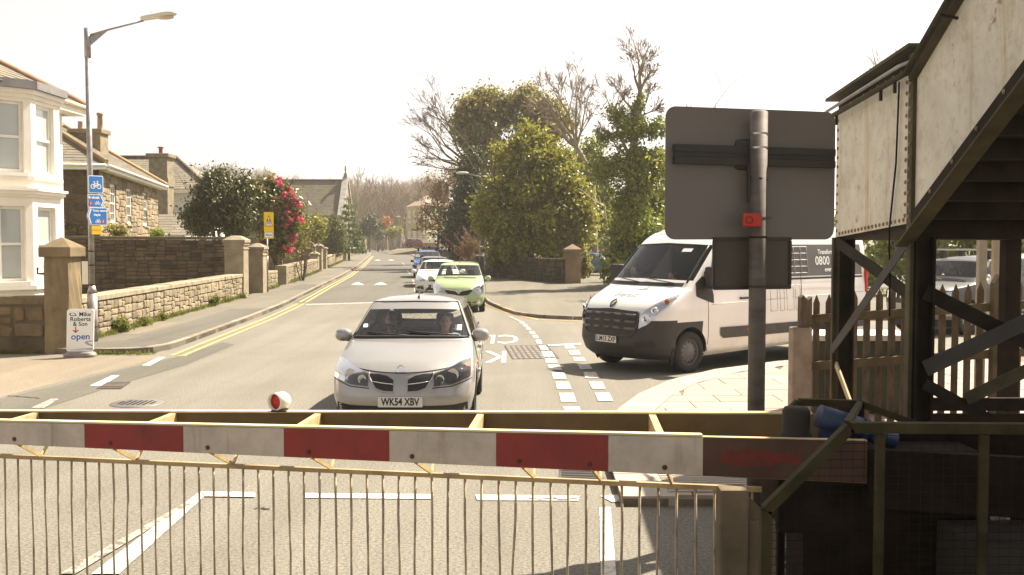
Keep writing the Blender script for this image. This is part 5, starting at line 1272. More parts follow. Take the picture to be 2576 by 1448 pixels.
# street furniture along the right pavement
def lamp(label, u, v, Y, top_v, head_u, tw):
    b = D(u, v, Y); b.z = .09; t = thing("street_lamp", label, "street lamp", b); zt = D(u, top_v, Y).z; xh = D(head_u, top_v, Y).x
    MB().tube([b, b + Vector((0, 0, 1.1))], .09, 10).tube([b + Vector((0, 0, 1.1)), Vector((b.x, Y, zt - .35))], .055, 10).build("pole", m_galv, t)
    MB().tube([Vector((b.x, Y, zt - .4)), Vector((b.x + (xh - b.x) * .3, Y, zt - .2)), Vector((xh, Y, zt))], .03, 8).build("arm", m_galv, t)
    s = 1 if xh > b.x else -1
    MB().ball((xh + s * .3, Y, zt + .03), (.42, .15, .09), 12, 6).build("lamp_head", m_lampw, t); return t
lamp("street lamp with pale head reaching out of the laurel", 1222, 697, 65, 437, 1175, .1)
lamp("distant street lamp in front of the yellow house", 1022, 636, 190, 546, 1006, .1)
lamp("street lamp half lost in the brown twiggy tree", 1147, 655, 100, 499, 1118, .1)
sb = D(1207, 700, 67); t = thing("road_sign", "back of a road sign on two grey posts under the laurel", "sign", (sb.x, 67, .09))
for du in (0, 26): q = D(1207 + du, 690, 67); MB().tube([(q.x, 67, .09), (q.x, 67, 3.4)], .04, 8).build("post", m_galv, t)
c = D(1221, 588, 66.93); mx = Matrix(((1, 0, 0, c.x), (0, 0, -1, 66.94), (0, 1, 0, c.z), (0, 0, 0, 1)))
plate(mx, rrect(.98, .95, .06), -.01, .01, "panel", m_back, t); plate(mx @ Matrix.Translation((0, .15, 0)), rrect(.96, .06, .01), .011, .03, "rail", m_back, t)
q = D(1143, 675, 84); t = thing("parking_sign", "small white parking restriction plate on a thin post", "sign", (q.x, 84, .09))
MB().tube([(q.x, 84, .09), (q.x, 84, 3.9)], .04, 8).build("post", m_galv, t)
c = D(1143, 628, 83.93); mx = Matrix(((1, 0, 0, c.x), (0, 0, -1, 83.93), (0, 1, 0, c.z), (0, 0, 0, 1)))
plate(mx, rrect(.38, .56, .03), -.006, .004, "plate", m_signw, t); plate(mx, [(.06 + .07 * math.cos(a), .1 + .07 * math.sin(a)) for a in [k * .524 for k in range(12)]], .0045, .006, "red_symbol", m_red, t); plate(mx @ Matrix.Translation((0, -.2, 0)), rrect(.36, .1, .01), .0045, .006, "green_band", mat("green print", (.03, .2, .06), .5), t)
# ------------------------------------------------------------------ vehicles
m_tyre = mat("tyre rubber", (.022, .021, .020), .8, var=.3, vs=20, bump=.2)
m_black = mat("black plastic", (.020, .019, .018), .55, var=.2, vs=6, bump=.05)
m_trim = mat("dark grey plastic", (.055, .05, .047), .6, var=.2, vs=5, bump=.08)
m_alloy = mat("alloy wheel", (.40, .39, .38), .35, metal=.8, var=.1, bump=0)
m_chrome = mat("chrome", (.72, .72, .72), .12, metal=1., var=.03, bump=0, fine=0)
m_interior = mat("car interior", (.045, .043, .042), .85, var=.2)
m_dash = mat("dashboard", (.10, .095, .085), .7, var=.1)
m_dash_pale = mat("pale dashboard", (.22, .20, .17), .7, var=.1)
m_lens = glassmat("lamp lens", (.92, .93, .95), 1.45)
m_reflector = mat("lamp reflector", (.60, .60, .62), .18, metal=.9, var=.1, bump=0)
m_lampdark = mat("lamp dark insert", (.07, .065, .06), .35, var=.1, bump=0)
m_amber = mat("amber lens", (.75, .22, .02), .25, var=.05, bump=0)
m_taillight = mat("red lens", (.45, .015, .015), .25, var=.05, bump=0)
m_plate_w = mat("number plate white", (.66, .64, .58), .45, var=.05, bump=0)
m_plate_t = mat("number plate black", (.012, .012, .012), .5, bump=0, var=.05)
m_glass_car = glassmat("windscreen glass", (.90, .93, .89), 1.45)
m_glass_tint = glassmat("tinted glass", (.30, .32, .30), 1.5)
def carpaint(name, c, metal=.35, rough=.32, dirt=0.0, coat=.8):
    t = NT(name)
    a = t.ramp(t.noise(1.5, 4), [(.3, mulc(c, .95)), (.7, mulc(c, 1.05))])
    if dirt:
        d = t.noise(5, 6, .7)
        sp = t.n.new("ShaderNodeSeparateXYZ"); t.l.new(t.pos, sp.inputs[0])
        mr = t.n.new("ShaderNodeMapRange"); mr.inputs[1].default_value = .25; mr.inputs[2].default_value = .75; mr.inputs[3].default_value = dirt; mr.inputs[4].default_value = 0
        t.l.new(sp.outputs[2], mr.inputs[0])
        mm = t.n.new("ShaderNodeMath"); mm.operation = 'MULTIPLY'; t.l.new(mr.outputs[0], mm.inputs[0])
        rr = t.ramp(d, [(.3, .3), (.65, 1.0)]); t.l.new(rr, mm.inputs[1])
        a = t.mix(mm.outputs[0], a, (.34, .26, .15))
    t.col(a).set(rough, metal, .5, coat); return t.m

def catmull(keys, sub):
    K = np.array(keys, float); out = []; T = []
    for i in range(len(K) - 1):
        p0 = K[max(i - 1, 0)]; p1 = K[i]; p2 = K[i + 1]; p3 = K[min(i + 2, len(K) - 1)]
        for j in range(sub):
            t = j / sub
            a = .5 * ((2 * p1) + (-p0 + p2) * t + (2 * p0 - 5 * p1 + 4 * p2 - p3) * t * t + (-p0 + 3 * p1 - 3 * p2 + p3) * t ** 3)
            l = p1 * (1 - t) + p2 * t
            out.append(a * .55 + l * .45); T.append(i + t)
    out.append(K[-1]); T.append(len(K) - 1); return np.array(out), T
class Shell:
    """car skin: keys are levels (yF, zF, yR, zR, half-width, front corner, rear corner, crown)"""
    def __init__(s, keys, nF=12, nS=36, nR=8, sub=4, pF=2.6, pR=3.2, bulge=.02):
        lv, s.T = catmull(keys, sub); s.nF, s.nS, s.nR = nF, nS, nR
        cols = [('F', i / nF) for i in range(nF + 1)] + [('S', i / nS) for i in range(1, nS + 1)] + [('R', i / nR) for i in range(1, nR + 1)]
        s.cols = cols; s.V = []
        for (yF, zF, yR, zR, hw, cf, cr, cw) in lv:
            row = []
            for seg, q in cols:
                if seg == 'F':
                    th = q * math.pi / 2; a = math.sin(th) ** (2 / pF); x = hw * a; y = yF + cf * (1 - math.cos(th) ** (2 / pF) if q < 1 else 1); z = zF - cw * a * a
                elif seg == 'S':
                    x = hw * (1 + bulge * (1 - (2 * q - 1) ** 2)); y = (yF + cf) * (1 - q) + (yR - cr) * q; z = (zF - cw) * (1 - q) + (zR - cw) * q
                else:
                    th = (1 - q) * math.pi / 2; a = math.sin(th) ** (2 / pR) if q < 1 else 0; x = hw * a; y = yR - cr * (1 - math.cos(th) ** (2 / pR) if q > 0 else 1); z = zR - cw * a * a
                row.append(Vector((x, y, z)))
            s.V.append(row)
    def arches(s, wheels, r):
        s.dead = set(); J = len(s.cols)
        for (yw, zw) in wheels:
            ins = set()
            for i, row in enumerate(s.V):
                for j, p in enumerate(row):
                    if s.cols[j][0] == 'S' and math.hypot(p.y - yw, p.z - zw) < r: ins.add((i, j))
            for i in range(len(s.V) - 1):
                for j in range(J - 1):
                    if all(k in ins for k in ((i, j), (i + 1, j), (i, j + 1), (i + 1, j + 1))): s.dead.add((i, j))
            for (i, j) in ins:
                p = s.V[i][j]; dy, dz = p.y - yw, p.z - zw; d = math.hypot(dy, dz) or 1e-6
                s.V[i][j] = Vector((p.x, yw + dy / d * r, zw + dz / d * r))
    def build(s, root, classify, mats, names, close=True):
        J = len(s.cols); groups = {}
        for i in range(len(s.V) - 1):
            tm = (s.T[i] + s.T[i + 1]) / 2
            for j in range(J - 1):
                if (i, j) in getattr(s, 'dead', ()): continue
                seg = s.cols[j + 1][0]; q = (s.cols[j][1] if s.cols[j][0] == seg else 0.0) * .5 + s.cols[j + 1][1] * .5
                for side in (1, -1):
                    k = classify(tm, seg, q, side)
                    if k is None: continue
                    groups.setdefault(k, []).append((i, j, side))
        allmb = MB(); objs = {}
        for k, fl in groups.items():
            mb = MB(); idx = {}
            def vi(i, j, sd):
                on = s.V[i][j].x < 1e-5
                key = (i, j, 0 if on else sd)
                if key not in idx: idx[key] = len(mb.v); p = s.V[i][j]; mb.v.append((p.x * sd, p.y, p.z))
                return idx[key]
            for (i, j, sd) in fl:
                f = [vi(i, j, sd), vi(i, j + 1, sd), vi(i + 1, j + 1, sd), vi(i + 1, j, sd)]
                if sd < 0: f = f[::-1]
                f2 = []
                for q in f:
                    if q not in f2: f2.append(q)
                if len(f2) >= 3: mb.f.append(tuple(f2)); mb.sm.append(True)
            nm = names.get(k, k)
            objs[k] = mb.build(nm, mats[k] if k in mats else mats['body'], root)
            allmb.add(mb.v, mb.f)
        s.bvh = BVHTree.FromPolygons([Vector(v) for v in allmb.v], allmb.f)
        return objs
    def front(s, x, z, off=.004):
        h = s.bvh.ray_cast(Vector((x, -2, z)), Vector((0, 1, 0)))
        if h[0] is None: return Vector((x, 0, z))
        n = h[1] if h[1].y < 0 else -h[1]; return h[0] + n * off
    def side(s, y, z, sd=1, off=.004):
        h = s.bvh.ray_cast(Vector((3 * sd, y, z)), Vector((-sd, 0, 0)))
        if h[0] is None: return Vector((.8 * sd, y, z))
        return h[0] + Vector((sd * off, 0, 0))
    def top(s, x, y, off=.004):
        h = s.bvh.ray_cast(Vector((x, y, 5)), Vector((0, 0, -1)))
        if h[0] is None: return Vector((x, y, 1))
        return h[0] + Vector((0, 0, off))
def patch(fn, cols, rows, name, m, parent, mirror=False, off=.004):
    """cols: list of (x, zlo, zhi) laid on the surface by fn"""
    res = None
    for sd in ((1, -1) if mirror else (1,)):
        mb = MB(); n = len(cols)
        for (x, lo, hi) in cols:
            for r in range(rows + 1):
                p = fn(x * sd, lo + (hi - lo) * r / rows, off); mb.v.append(tuple(p))
        for i in range(n - 1):
            for r in range(rows):
                a = i * (rows + 1) + r; f = (a, a + rows + 1, a + rows + 2, a + 1); mb.f.append(f if sd > 0 else f[::-1]); mb.sm.append(True)
        o = mb.build(name, m, parent); res = o if res is None else (res, o)
    return res
def interp_cols(xs, lo, hi, n=10):
    x = np.linspace(xs[0], xs[-1], n); return [(float(q), float(np.interp(q, [p[0] for p in lo], [p[1] for p in lo])), float(np.interp(q, [p[0] for p in hi], [p[1] for p in hi]))) for q in x]
def polyline_on(fn, pts, r, name, m, parent, off=.004, n=4):
    q = []
    for a, b in zip(pts[:-1], pts[1:]):
        for k in range(n): t = k / n; q.append(fn(a[0] + (b[0] - a[0]) * t, a[1] + (b[1] - a[1]) * t, off))
    q.append(fn(pts[-1][0], pts[-1][1], off)); return MB().tube(q, r, 5).build(name, m, parent)
def wheel(root, x, y, r, w, sd, style="alloy", hubm=None):
    M = Matrix.Translation((x, y, r)) @ Matrix.Rotation(R(90) * sd, 4, 'Y'); rr = r * .66
    wl_ = MB().lathe([(rr * .96, -w / 2), (r * .93, -w / 2), (r * .985, -w * .38), (r, -w * .25), (r, w * .25), (r * .985, w * .38), (r * .93, w / 2), (rr * .98, w / 2), (rr * .94, w * .42)], 36, M).build("wheel", m_tyre, root)
    MB().lathe([(rr * .94, w * .42), (rr * .9, w * .40), (rr * .86, w * .2)], 30, M).build("rim", hubm or m_alloy, wl_)
    mb = MB()
    if style == "alloy":
        for k in range(5):
            a = k * 2 * math.pi / 5
            for da in (-.16, .16):
                c0, c1 = M @ Vector((rr * .16 * math.cos(a), rr * .16 * math.sin(a), w * .36)), M @ Vector((rr * .9 * math.cos(a + da), rr * .9 * math.sin(a + da), w * .36)); mb.bar(c0, c1, rr * .13, rr * .1, up=M.to_3x3() @ Vector((0, 0, 1)))
        mb.lathe([(0, w * .42), (rr * .2, w * .41), (rr * .24, w * .3)], 16, M)
    else:
        mb.lathe([(0, w * .46), (rr * .36, w * .45), (rr * .44, w * .40), (rr * .62, w * .34), (rr * .86, w * .33), (rr * .9, w * .2)], 28, M)
    mb.build("hub_cap", hubm or m_alloy, wl_)
    if style == "steel":
        for k in range(12):
            a = k * 2 * math.pi / 12; c = M @ Vector((rr * .70 * math.cos(a), rr * .70 * math.sin(a), w * .336)); MB().ball(c, (.006, rr * .075, rr * .075), 8, 4).build("vent_hole", m_black, wl_)
    MB().lathe([(0, w * .05), (rr * .86, w * .05)], 20, M).build("brake_disc", m_black, wl_)
    return wl_
def mirror_of(root, x, y, z, sd, m, sx=.12, sy=.075, sz=.085, arm=True):
    mb = MB(); mb.ball((0, 0, 0), (sx, sy, sz), 14, 8)
    mb.v = [((abs(p[0]) ** .8 * (1 if p[0] > 0 else -1) * sx ** .2) + x + sd * sx, p[1] + y, (abs(p[2]) ** .8 * (1 if p[2] > 0 else -1) * sz ** .2) + z) for p in mb.v]
    o = mb.build("wing_mirror", m, root)
    if arm: MB().bar((x - sd * .03, y + .02, z - sz * .7), (x + sd * sx * .7, y + .01, z - sz * .75), .05, .04).build("mirror_foot", m_black, o)
    return o
def plate_text(root, fn, x, z, text, w=.52, h=.111, off=.012, blue=False, ynudge=0):
    c = fn(x, z, off); c.y -= ynudge; mx = Matrix(((1, 0, 0, c.x), (0, 0, -1, c.y), (0, 1, 0, c.z), (0, 0, 0, 1)))
    p = plate(mx, rrect(w, h, .01, 2), -.006, .0, "number_plate", m_plate_w, root)
    if not text: return p
    vs, fs = text_geo(text, .1, 'CENTER', .003); tw = max(v.x for v in vs) - min(v.x for v in vs); k = min(1.25, w * .86 / tw)
    MB().add([mx @ Vector((v.x * k + (.02 if blue else 0), v.y * 1.12, .0012)) for v in vs], fs).build("lettering", m_plate_t, p)
    if blue: plate(mx, [(-w / 2 + .004, -h / 2 + .004), (-w / 2 + .04, -h / 2 + .004), (-w / 2 + .04, h / 2 - .004), (-w / 2 + .004, h / 2 - .004)], .0008, .0014, "blue_band", m_blue, p)
    return p
def seats(root, xs, y, zs=.30, rear=None, m=None):
    for x in xs:
        mb = MB(); mb.rbox(x - .24, x + .24, y - .45, y + .08, zs, zs + .16, .05); mb.rbox(x - .23, x + .23, y + .02, y + .16, zs + .14, zs + .72, .05, Matrix.Translation((0, .1, 0)) @ Matrix.Rotation(R(0), 4, 'X')); o = mb.build("seat", m or m_interior, root)
        MB().rbox(x - .12, x + .12, y + .15, y + .26, zs + .74, zs + .92, .04).build("headrest", m or m_interior, o)
    if rear:
        mb = MB(); mb.rbox(-.58, .58, rear - .4, rear + .1, zs, zs + .18, .05).rbox(-.58, .58, rear + .06, rear + .2, zs + .16, zs + .66, .05); mb.build("rear_seat", m or m_interior, root)
def steering(root, x, y, z, r=.18):
    M = Matrix.Translation((x, y, z)) @ Matrix.Rotation(R(62), 4, 'X')
    mb = MB(); pts = [M @ Vector((r * math.cos(a), r * math.sin(a), 0)) for a in [2 * math.pi * k / 20 for k in range(21)]]; mb.tube(pts, .015, 6, cap=False); mb.bar(M @ Vector((-r, 0, 0)), M @ Vector((r, 0, 0)), .03, .03); mb.ball(M @ Vector((0, 0, -.01)), .055); mb.build("steering_wheel", m_black, root)
def wipers(root, fn, a, b, name="wiper"):
    for (p, q) in (a, b): polyline_on(fn, [p, q], .009, name, m_black, root, .015, 4)

def std_car(name, label, paint, K, wheels, rw, arch, W, spec):
    """K: shell keys; spec holds tags and positions"""
    root = thing(name, label, spec.get("cat", "car")); sh = Shell(K, spec.get("nF", 12), spec.get("nS", 38), 8, spec.get("sub", 4), spec.get("pF", 2.6))
    sh.arches([(y, rw) for y in wheels], arch)
    kb, kg0, kg1 = spec["bonnet"], spec["g0"], spec["g1"]; ap = spec.get("apillar", .80); sw = spec.get("swin", [(.03, .46), (.50, .88)])
    def cl(T, seg, q, side):
        if T < spec.get("lowT", -1): return 'lower'
        if kg0 + .18 < T < kg1 - .12:
            if seg == 'F' and q < ap: return 'windscreen'
            if seg == 'S':
                for i, (a, b) in enumerate(sw):
                    if a < q < b: return 'sidewin%d%s' % (i, 'a' if side > 0 else 'b')
            if seg == 'R' and q > .22: return 'rearwin'
        if T > kg1: return 'roof'
        if kb < T < kg0 and seg == 'F' and q < .86: return 'bonnet'
        if T < spec.get("bump", 2.0) and seg == 'F': return 'bumper'
        if T < spec.get("bump", 2.0) and seg == 'R': return 'rear_bumper'
        return 'body'
    mats = {'body': paint, 'windscreen': m_glass_car, 'rearwin': m_glass_tint if spec.get("tint") else m_glass_car, 'lower': spec.get('lowm', m_black), 'bumper': spec.get("bumperm", paint), 'rear_bumper': spec.get("bumperm", paint)}
    for i in range(6):
        for a in 'ab': mats['sidewin%d%s' % (i, a)] = m_glass_tint if spec.get("tint") else m_glass_car
    nm = {'sidewin%d%s' % (i, a): 'side_window' for i in range(6) for a in 'ab'}; nm['rearwin'] = 'rear_window'
    sh.build(root, cl, mats, nm)
    hw = W / 2
    for y in wheels:
        for sd in (1, -1): wheel(root, sd * (hw - .105), y, rw, .19, sd, spec.get("wheel", "alloy"), spec.get("hubm"))
    y0, y1 = spec["floor"]
    mb = MB(); mb.box(-hw + .24, hw - .24, y0 + .1, y1 - .1, .18, .32); mb.box(-hw + .24, hw - .24, y0 + .15, spec["cowl"] - .05, .3, spec.get("eng", .62)); mb.build("underbody", m_black, root)
    for y in wheels:
        mb = MB()
        for sd in (1, -1): mb.tube([(sd * (hw - .26), y + arch * math.cos(a) * .99, rw + arch * math.sin(a) * .99) for a in [math.pi * k / 10 for k in range(11)]], .03, 4) if False else None
        pts = [(y + (arch + .012) * math.cos(a), rw + (arch + .012) * math.sin(a)) for a in [math.pi * k / 12 for k in range(13)]]
        for sd in (1, -1):
            vs = []; fs = []
            for (yy, zz) in pts: vs += [(sd * (hw - .015), yy, zz), (sd * (hw - .3), yy, zz)]
            for k in range(12): fs.append((2 * k, 2 * k + 1, 2 * k + 3, 2 * k + 2))
            mb.add(vs, fs, True); mb.add([(sd * (hw - .3), yy, zz) for yy, zz in pts], [tuple(range(13))])
        mb.build("wheel_arch_liner", m_black, root)
    dz_ = spec["dash"]
    mb = MB(); mb.rbox(-hw + .14, hw - .14, spec["cowl"] + .02, spec["cowl"] + .58, dz_ - .22, dz_, .06); mb.build("dashboard", spec.get("dashm", m_dash), root)
    seats(root, (-.36, .36), spec["seaty"], spec.get("seatz", .28), spec.get("rearseat"))
    steering(root, -.36 if spec.get("rhd", True) else .36, spec["seaty"] - .52, dz_ + .0)
    return root, sh

def place(root, p, heading=0.0):
    root.location = p; root.rotation_euler = (0, 0, heading)

# --- silver hatchback leading the queue (front at y = 0, facing -y)
m_silver = carpaint("silver paint", (.33, .32, .305), .5, .33)
K = [  # yF  zF   yR   zR   hw   cf   cr  crown
    (.16, .17, 4.10, .22, .74, .42, .35, 0),
    (.05, .25, 4.16, .30, .80, .45, .32, 0),
    (.00, .42, 4.18, .45, .845, .50, .32, 0),
    (.035, .58, 4.18, .62, .855, .52, .34, 0),
    (.10, .695, 4.17, .78, .85, .52, .36, .01),
    (.28, .80, 4.14, .87, .835, .46, .36, .045),
    (.62, .885, 4.12, .915, .82, .36, .36, .04),
    (1.06, .962, 4.08, .95, .80, .26, .34, .02),
    (1.14, .985, 4.06, .965, .785, .24, .34, .015),
    (1.86, 1.365, 3.66, 1.34, .60, .16, .25, .015),
    (2.02, 1.408, 3.52, 1.385, .53, .14, .2, .018),
    (2.3, 1.432, 3.2, 1.42, .36, .1, .1, .01),
    (2.6, 1.437, 2.8, 1.437, .02, .02, .02, 0)]
def almera():
    W = 1.71
    root, sh = std_car("silver_hatchback", "silver hatchback heading the queue at the crossing barrier", m_silver, K, (.86, 3.39), .305, .36, W,
        dict(bonnet=4.5, g0=7.9, g1=9.0, bump=3.6, floor=(.1, 4.1), cowl=1.1, dash=.93, seaty=2.2, rearseat=3.15, sub=5, nF=16, nS=48, dashm=m_dash_pale, apillar=.82))
    f = sh.front
    # bonnet shut line
    xs = np.linspace(-.74, .74, 17)
    pts = [f(x, .715 - .02 * (1 - (x / .74) ** 2) + .055 * (abs(x) / .74) ** 2, .003) for x in xs]
    MB().tube(pts, .006, 5).build("bonnet_gap", m_black, root)
    for sd in (1, -1):
        hl = interp_cols((.385, .80), [(.385, .555), (.6, .57), (.80, .63)], [(.385, .685), (.55, .735), (.70, .79), (.80, .80)], 12)
        o = patch(f, [(x * sd, a, b) for x, a, b in hl], 6, "headlight", m_lampdark, root, off=.006)
        c1 = f(sd * .60, .665, .012); c2 = f(sd * .455, .625, .012)
        for c, r in ((c1, .064), (c2, .046)):
            MB().lathe([(0, .0), (r * .55, .004), (r, .018), (r * 1.08, .018)], 18, Matrix.Translation(c + Vector((0, .012, 0))) @ Matrix.Rotation(R(90), 4, 'X')).build("reflector", m_reflector, o)
        patch(f, [(x * sd, a + .02, b - .03) for x, a, b in hl if x > .72], 3, "indicator", mat("smoked amber", (.30, .13, .05), .3, bump=0), o, off=.012)
        patch(f, [(x * sd, a, b) for x, a, b in hl], 6, "lens", m_lens, o, off=.022)
        gr = interp_cols((.085, .37), [(.085, .50), (.2, .505), (.29, .54), (.37, .655)], [(.085, .625), (.16, .665), (.26, .685), (.37, .688)], 12)
        o = patch(f, [(x * sd, a, b) for x, a, b in gr], 5, "grille", m_black, root, off=.006)
        polyline_on(f, [(sd * .085, .578), (sd * .2, .588), (sd * .325, .605)], .007, "grille_bar", m_chrome, o, .012)
        polyline_on(f, [(sd * .08, .495), (sd * .2, .50), (sd * .295, .532), (sd * .378, .66), (sd * .375, .695)], .012, "grille_surround", m_silver, o, .008)
        polyline_on(f, [(sd * .37, .535), (sd * .6, .55), (sd * .82, .615)], .006, "bumper_gap", m_black, root, .002)
    patch(f, interp_cols((-.77, .77), [(-.77, .27), (0, .24), (.77, .27)], [(-.77, .365), (-.6, .345), (.6, .345), (.77, .365)], 20), 3, "lower_intake", m_black, root, off=.005)
    plate_text(root, f, 0, .395, "WK54 XBV", ynudge=.012)
    c = f(0, .715, .014); M = Matrix.Translation(c) @ Matrix.Rotation(R(78), 4, 'X')
    bd = MB().lathe([(.038, .0), (.056, .0), (.056, .012), (.038, .012), (.038, .0)], 24, M).build("badge", m_chrome, root)
    MB().box(-.068, .068, -.012, .012, .001, .016, M).build("badge_bar", m_chrome, bd)
    for sd in (1, -1): mirror_of(root, sd * .775, 1.42, 1.0, sd, m_silver, .115, .075, .078)
    MB().tube([sh.top(.03, 2.05, .0), sh.top(.03, 2.05, .03)], .014, 8).tube([sh.top(.03, 2.05, .02), sh.top(.03, 2.05, .0) + Vector((0, .19, .12))], .006, 5).build("aerial", m_black, root)
    fz = lambda x, z, off: sh.front(x, z, off)
    wipers(root, fz, ((.62, 1.0), (-.02, 1.045)), ((-.04, 1.0), (-.56, 1.03)))
    polyline_on(fz, [(-.73, .985), (-.4, .992), (0, .995), (.4, .992), (.73, .985)], .022, "cowl_seal", m_black, root, .0)
    polyline_on(fz, [(-.56, 1.368), (0, 1.378), (.56, 1.368)], .01, "screen_seal", m_black, root, .002)
    for sd in (1, -1): polyline_on(fz, [(sd * .745, .995), (sd * .655, 1.19), (sd * .565, 1.365)], .012, "screen_seal", m_black, root, .002)
    for p, q, s_ in ((-.60, 1.09, (.075, .08)), (.60, 1.06, (.09, .13))):
        c = f(p, q, .003); c2 = f(p, q + .1, .003); up = (c2 - c).normalized(); rt = Vector((1, 0, 0)); MB().add([c + up * .0 - rt * s_[0] / 2 + Vector((0, .0, 0)), c + rt * s_[0] / 2, c + rt * s_[0] / 2 + up * s_[1], c - rt * s_[0] / 2 + up * s_[1]], [(0, 1, 2, 3)]).build("windscreen_sticker", m_signw, root)
    for sd in (1, -1):
        for yy in (1.30, 2.35, 3.2): MB().tube([sh.side(yy + (.0 if z < .9 else .1), z, sd, .001) for z in np.linspace(.3, .95, 9)], .004, 4).build("door_gap", m_black, root)
        for yy in (2.1, 3.02): MB().bar(sh.side(yy - .1, .80, sd, .02), sh.side(yy + .1, .81, sd, .02), .03, .035).build("door_handle", m_silver, root)
        MB().tube([sh.side(yy, .56 + .012 * yy, sd, .006) for yy in np.linspace(1.32, 3.0, 12)], .018, 5).build("rubbing_strip", m_silver, root)
        MB().ball(sh.side(1.12, .70, sd, .0), (.012, .045, .025)).build("side_indicator", m_amber, root)
        MB().tube([sh.side(yy, .975, sd, .004) for yy in np.linspace(1.45, 3.75, 14)], .01, 5).build("window_seal", m_black, root)
    for sd in (1, -1): patch(lambda x, z, off: Vector((x, 4.16, z)), [(sd * .6, .7, .95), (sd * .78, .72, .95)], 2, "tail_light", m_taillight, root)
    return root, sh
car1, sh1 = almera(); P1 = Vector((-1.30, 11.95, 0)); place(car1, P1, 0); car1.scale = (1, 1.04, 1.07)

# --- small green hatchback
m_green = carpaint("light green paint", (.33, .41, .20), .2, .33)
KG = [(.16, .20, 3.62, .24, .72, .40, .3, 0), (.04, .30, 3.68, .34, .79, .45, .3, 0), (.0, .48, 3.70, .50, .83, .50, .3, 0), (.06, .66, 3.70, .66, .84, .50, .3, .01), (.14, .80, 3.70, .82, .83, .46, .3, .02),
      (.34, .93, 3.68, .93, .81, .38, .3, .03), (.66, 1.02, 3.66, 1.0, .79, .28, .3, .02), (.82, 1.055, 3.65, 1.02, .78, .24, .3, .015), (1.55, 1.48, 3.42, 1.48, .63, .16, .2, .01), (1.75, 1.54, 3.3, 1.55, .56, .12, .15, .02), (2.1, 1.575, 2.9, 1.58, .36, .1, .1, .01), (2.4, 1.585, 2.6, 1.585, .02, .02, .02, 0)]
def small_car(name, label, paint, KK, wheels, rw, arch, W, spec, face):
    root, sh = std_car(name, label, paint, KK, wheels, rw, arch, W, spec); face(root, sh, paint); return root, sh
def face_green(root, sh, paint):
    f = sh.front
    for sd in (1, -1):
        hl = interp_cols((.46, .80), [(.46, .70), (.55, .60), (.66, .565), (.80, .64)], [(.46, .77), (.60, .865), (.72, .90), (.80, .89)], 9)
        o = patch(f, [(x * sd, a, b) for x, a, b in hl], 5, "headlight", m_reflector, root, off=.006); c = f(sd * .62, .70, .012)
        MB().lathe([(0, .0), (.04, .004), (.075, .02)], 16, Matrix.Translation(c) @ Matrix.Rotation(R(90), 4, 'X')).build("reflector", m_chrome, o); patch(f, [(x * sd, a, b) for x, a, b in hl], 5, "lens", m_lens, o, off=.02)
        gr = interp_cols((.0, .42), [(.0, .55), (.12, .545), (.3, .565), (.42, .67)], [(.0, .62), (.08, .675), (.42, .725)], 9); patch(f, [(x * sd, a, b) for x, a, b in gr], 3, "grille", m_black, root, off=.006)
        polyline_on(f, [(0, .60), (sd * .05, .66), (sd * .12, .695), (sd * .44, .745)], .016, "grille_chrome", m_chrome, root, .012)
        c = f(sd * .62, .335, .01); fl = MB().lathe([(0, .0), (.045, .004), (.06, .015), (.07, .0)], 16, Matrix.Translation(c) @ Matrix.Rotation(R(90), 4, 'X')).build("fog_lamp", m_chrome, root); polyline_on(f, [(sd * .44, .335), (sd * .56, .335)], .018, "fog_strip", m_trim, root, .004)
        mirror_of(root, sd * .83, 1.12, 1.06, sd, paint, .10, .07, .085)
        for yy in (1.15, 2.05): MB().tube([sh.side(yy, z, sd, .001) for z in np.linspace(.35, 1.0, 6)], .005, 4).build("door_gap", m_black, root)
    patch(f, interp_cols((-.38, .38), [(-.38, .22), (.38, .22)], [(-.38, .36), (.38, .36)], 8), 2, "lower_intake", m_black, root, off=.005); plate_text(root, f, .0, .42, "", ynudge=.01)
    c = f(0, .70, .02); MB().lathe([(.035, 0), (.05, 0), (.05, .012), (.035, .012)], 18, Matrix.Translation(c) @ Matrix.Rotation(R(85), 4, 'X')).build("badge", m_chrome, root)
    wipers(root, f, ((.55, 1.075), (-.05, 1.10)), ((-.02, 1.075), (-.5, 1.095))); MB().tube([sh.top(0, 1.85, 0), sh.top(0, 1.85, 0) + Vector((0, .1, .17))], .007, 5).build("aerial", m_black, root)
car2, sh2 = small_car("green_hatchback", "pale green small hatchback waiting second in the queue", m_green, KG, (.72, 3.08), .29, .335, 1.68, dict(bonnet=4.4, g0=7.1, g1=8.0, bump=3.3, floor=(.1, 3.6), cowl=.8, dash=.98, seaty=1.75, rearseat=2.6, seatz=.38, nS=40), face_green)
P2 = G(1156, 785); P2.y += -.55; place(car2, P2, R(1.5))

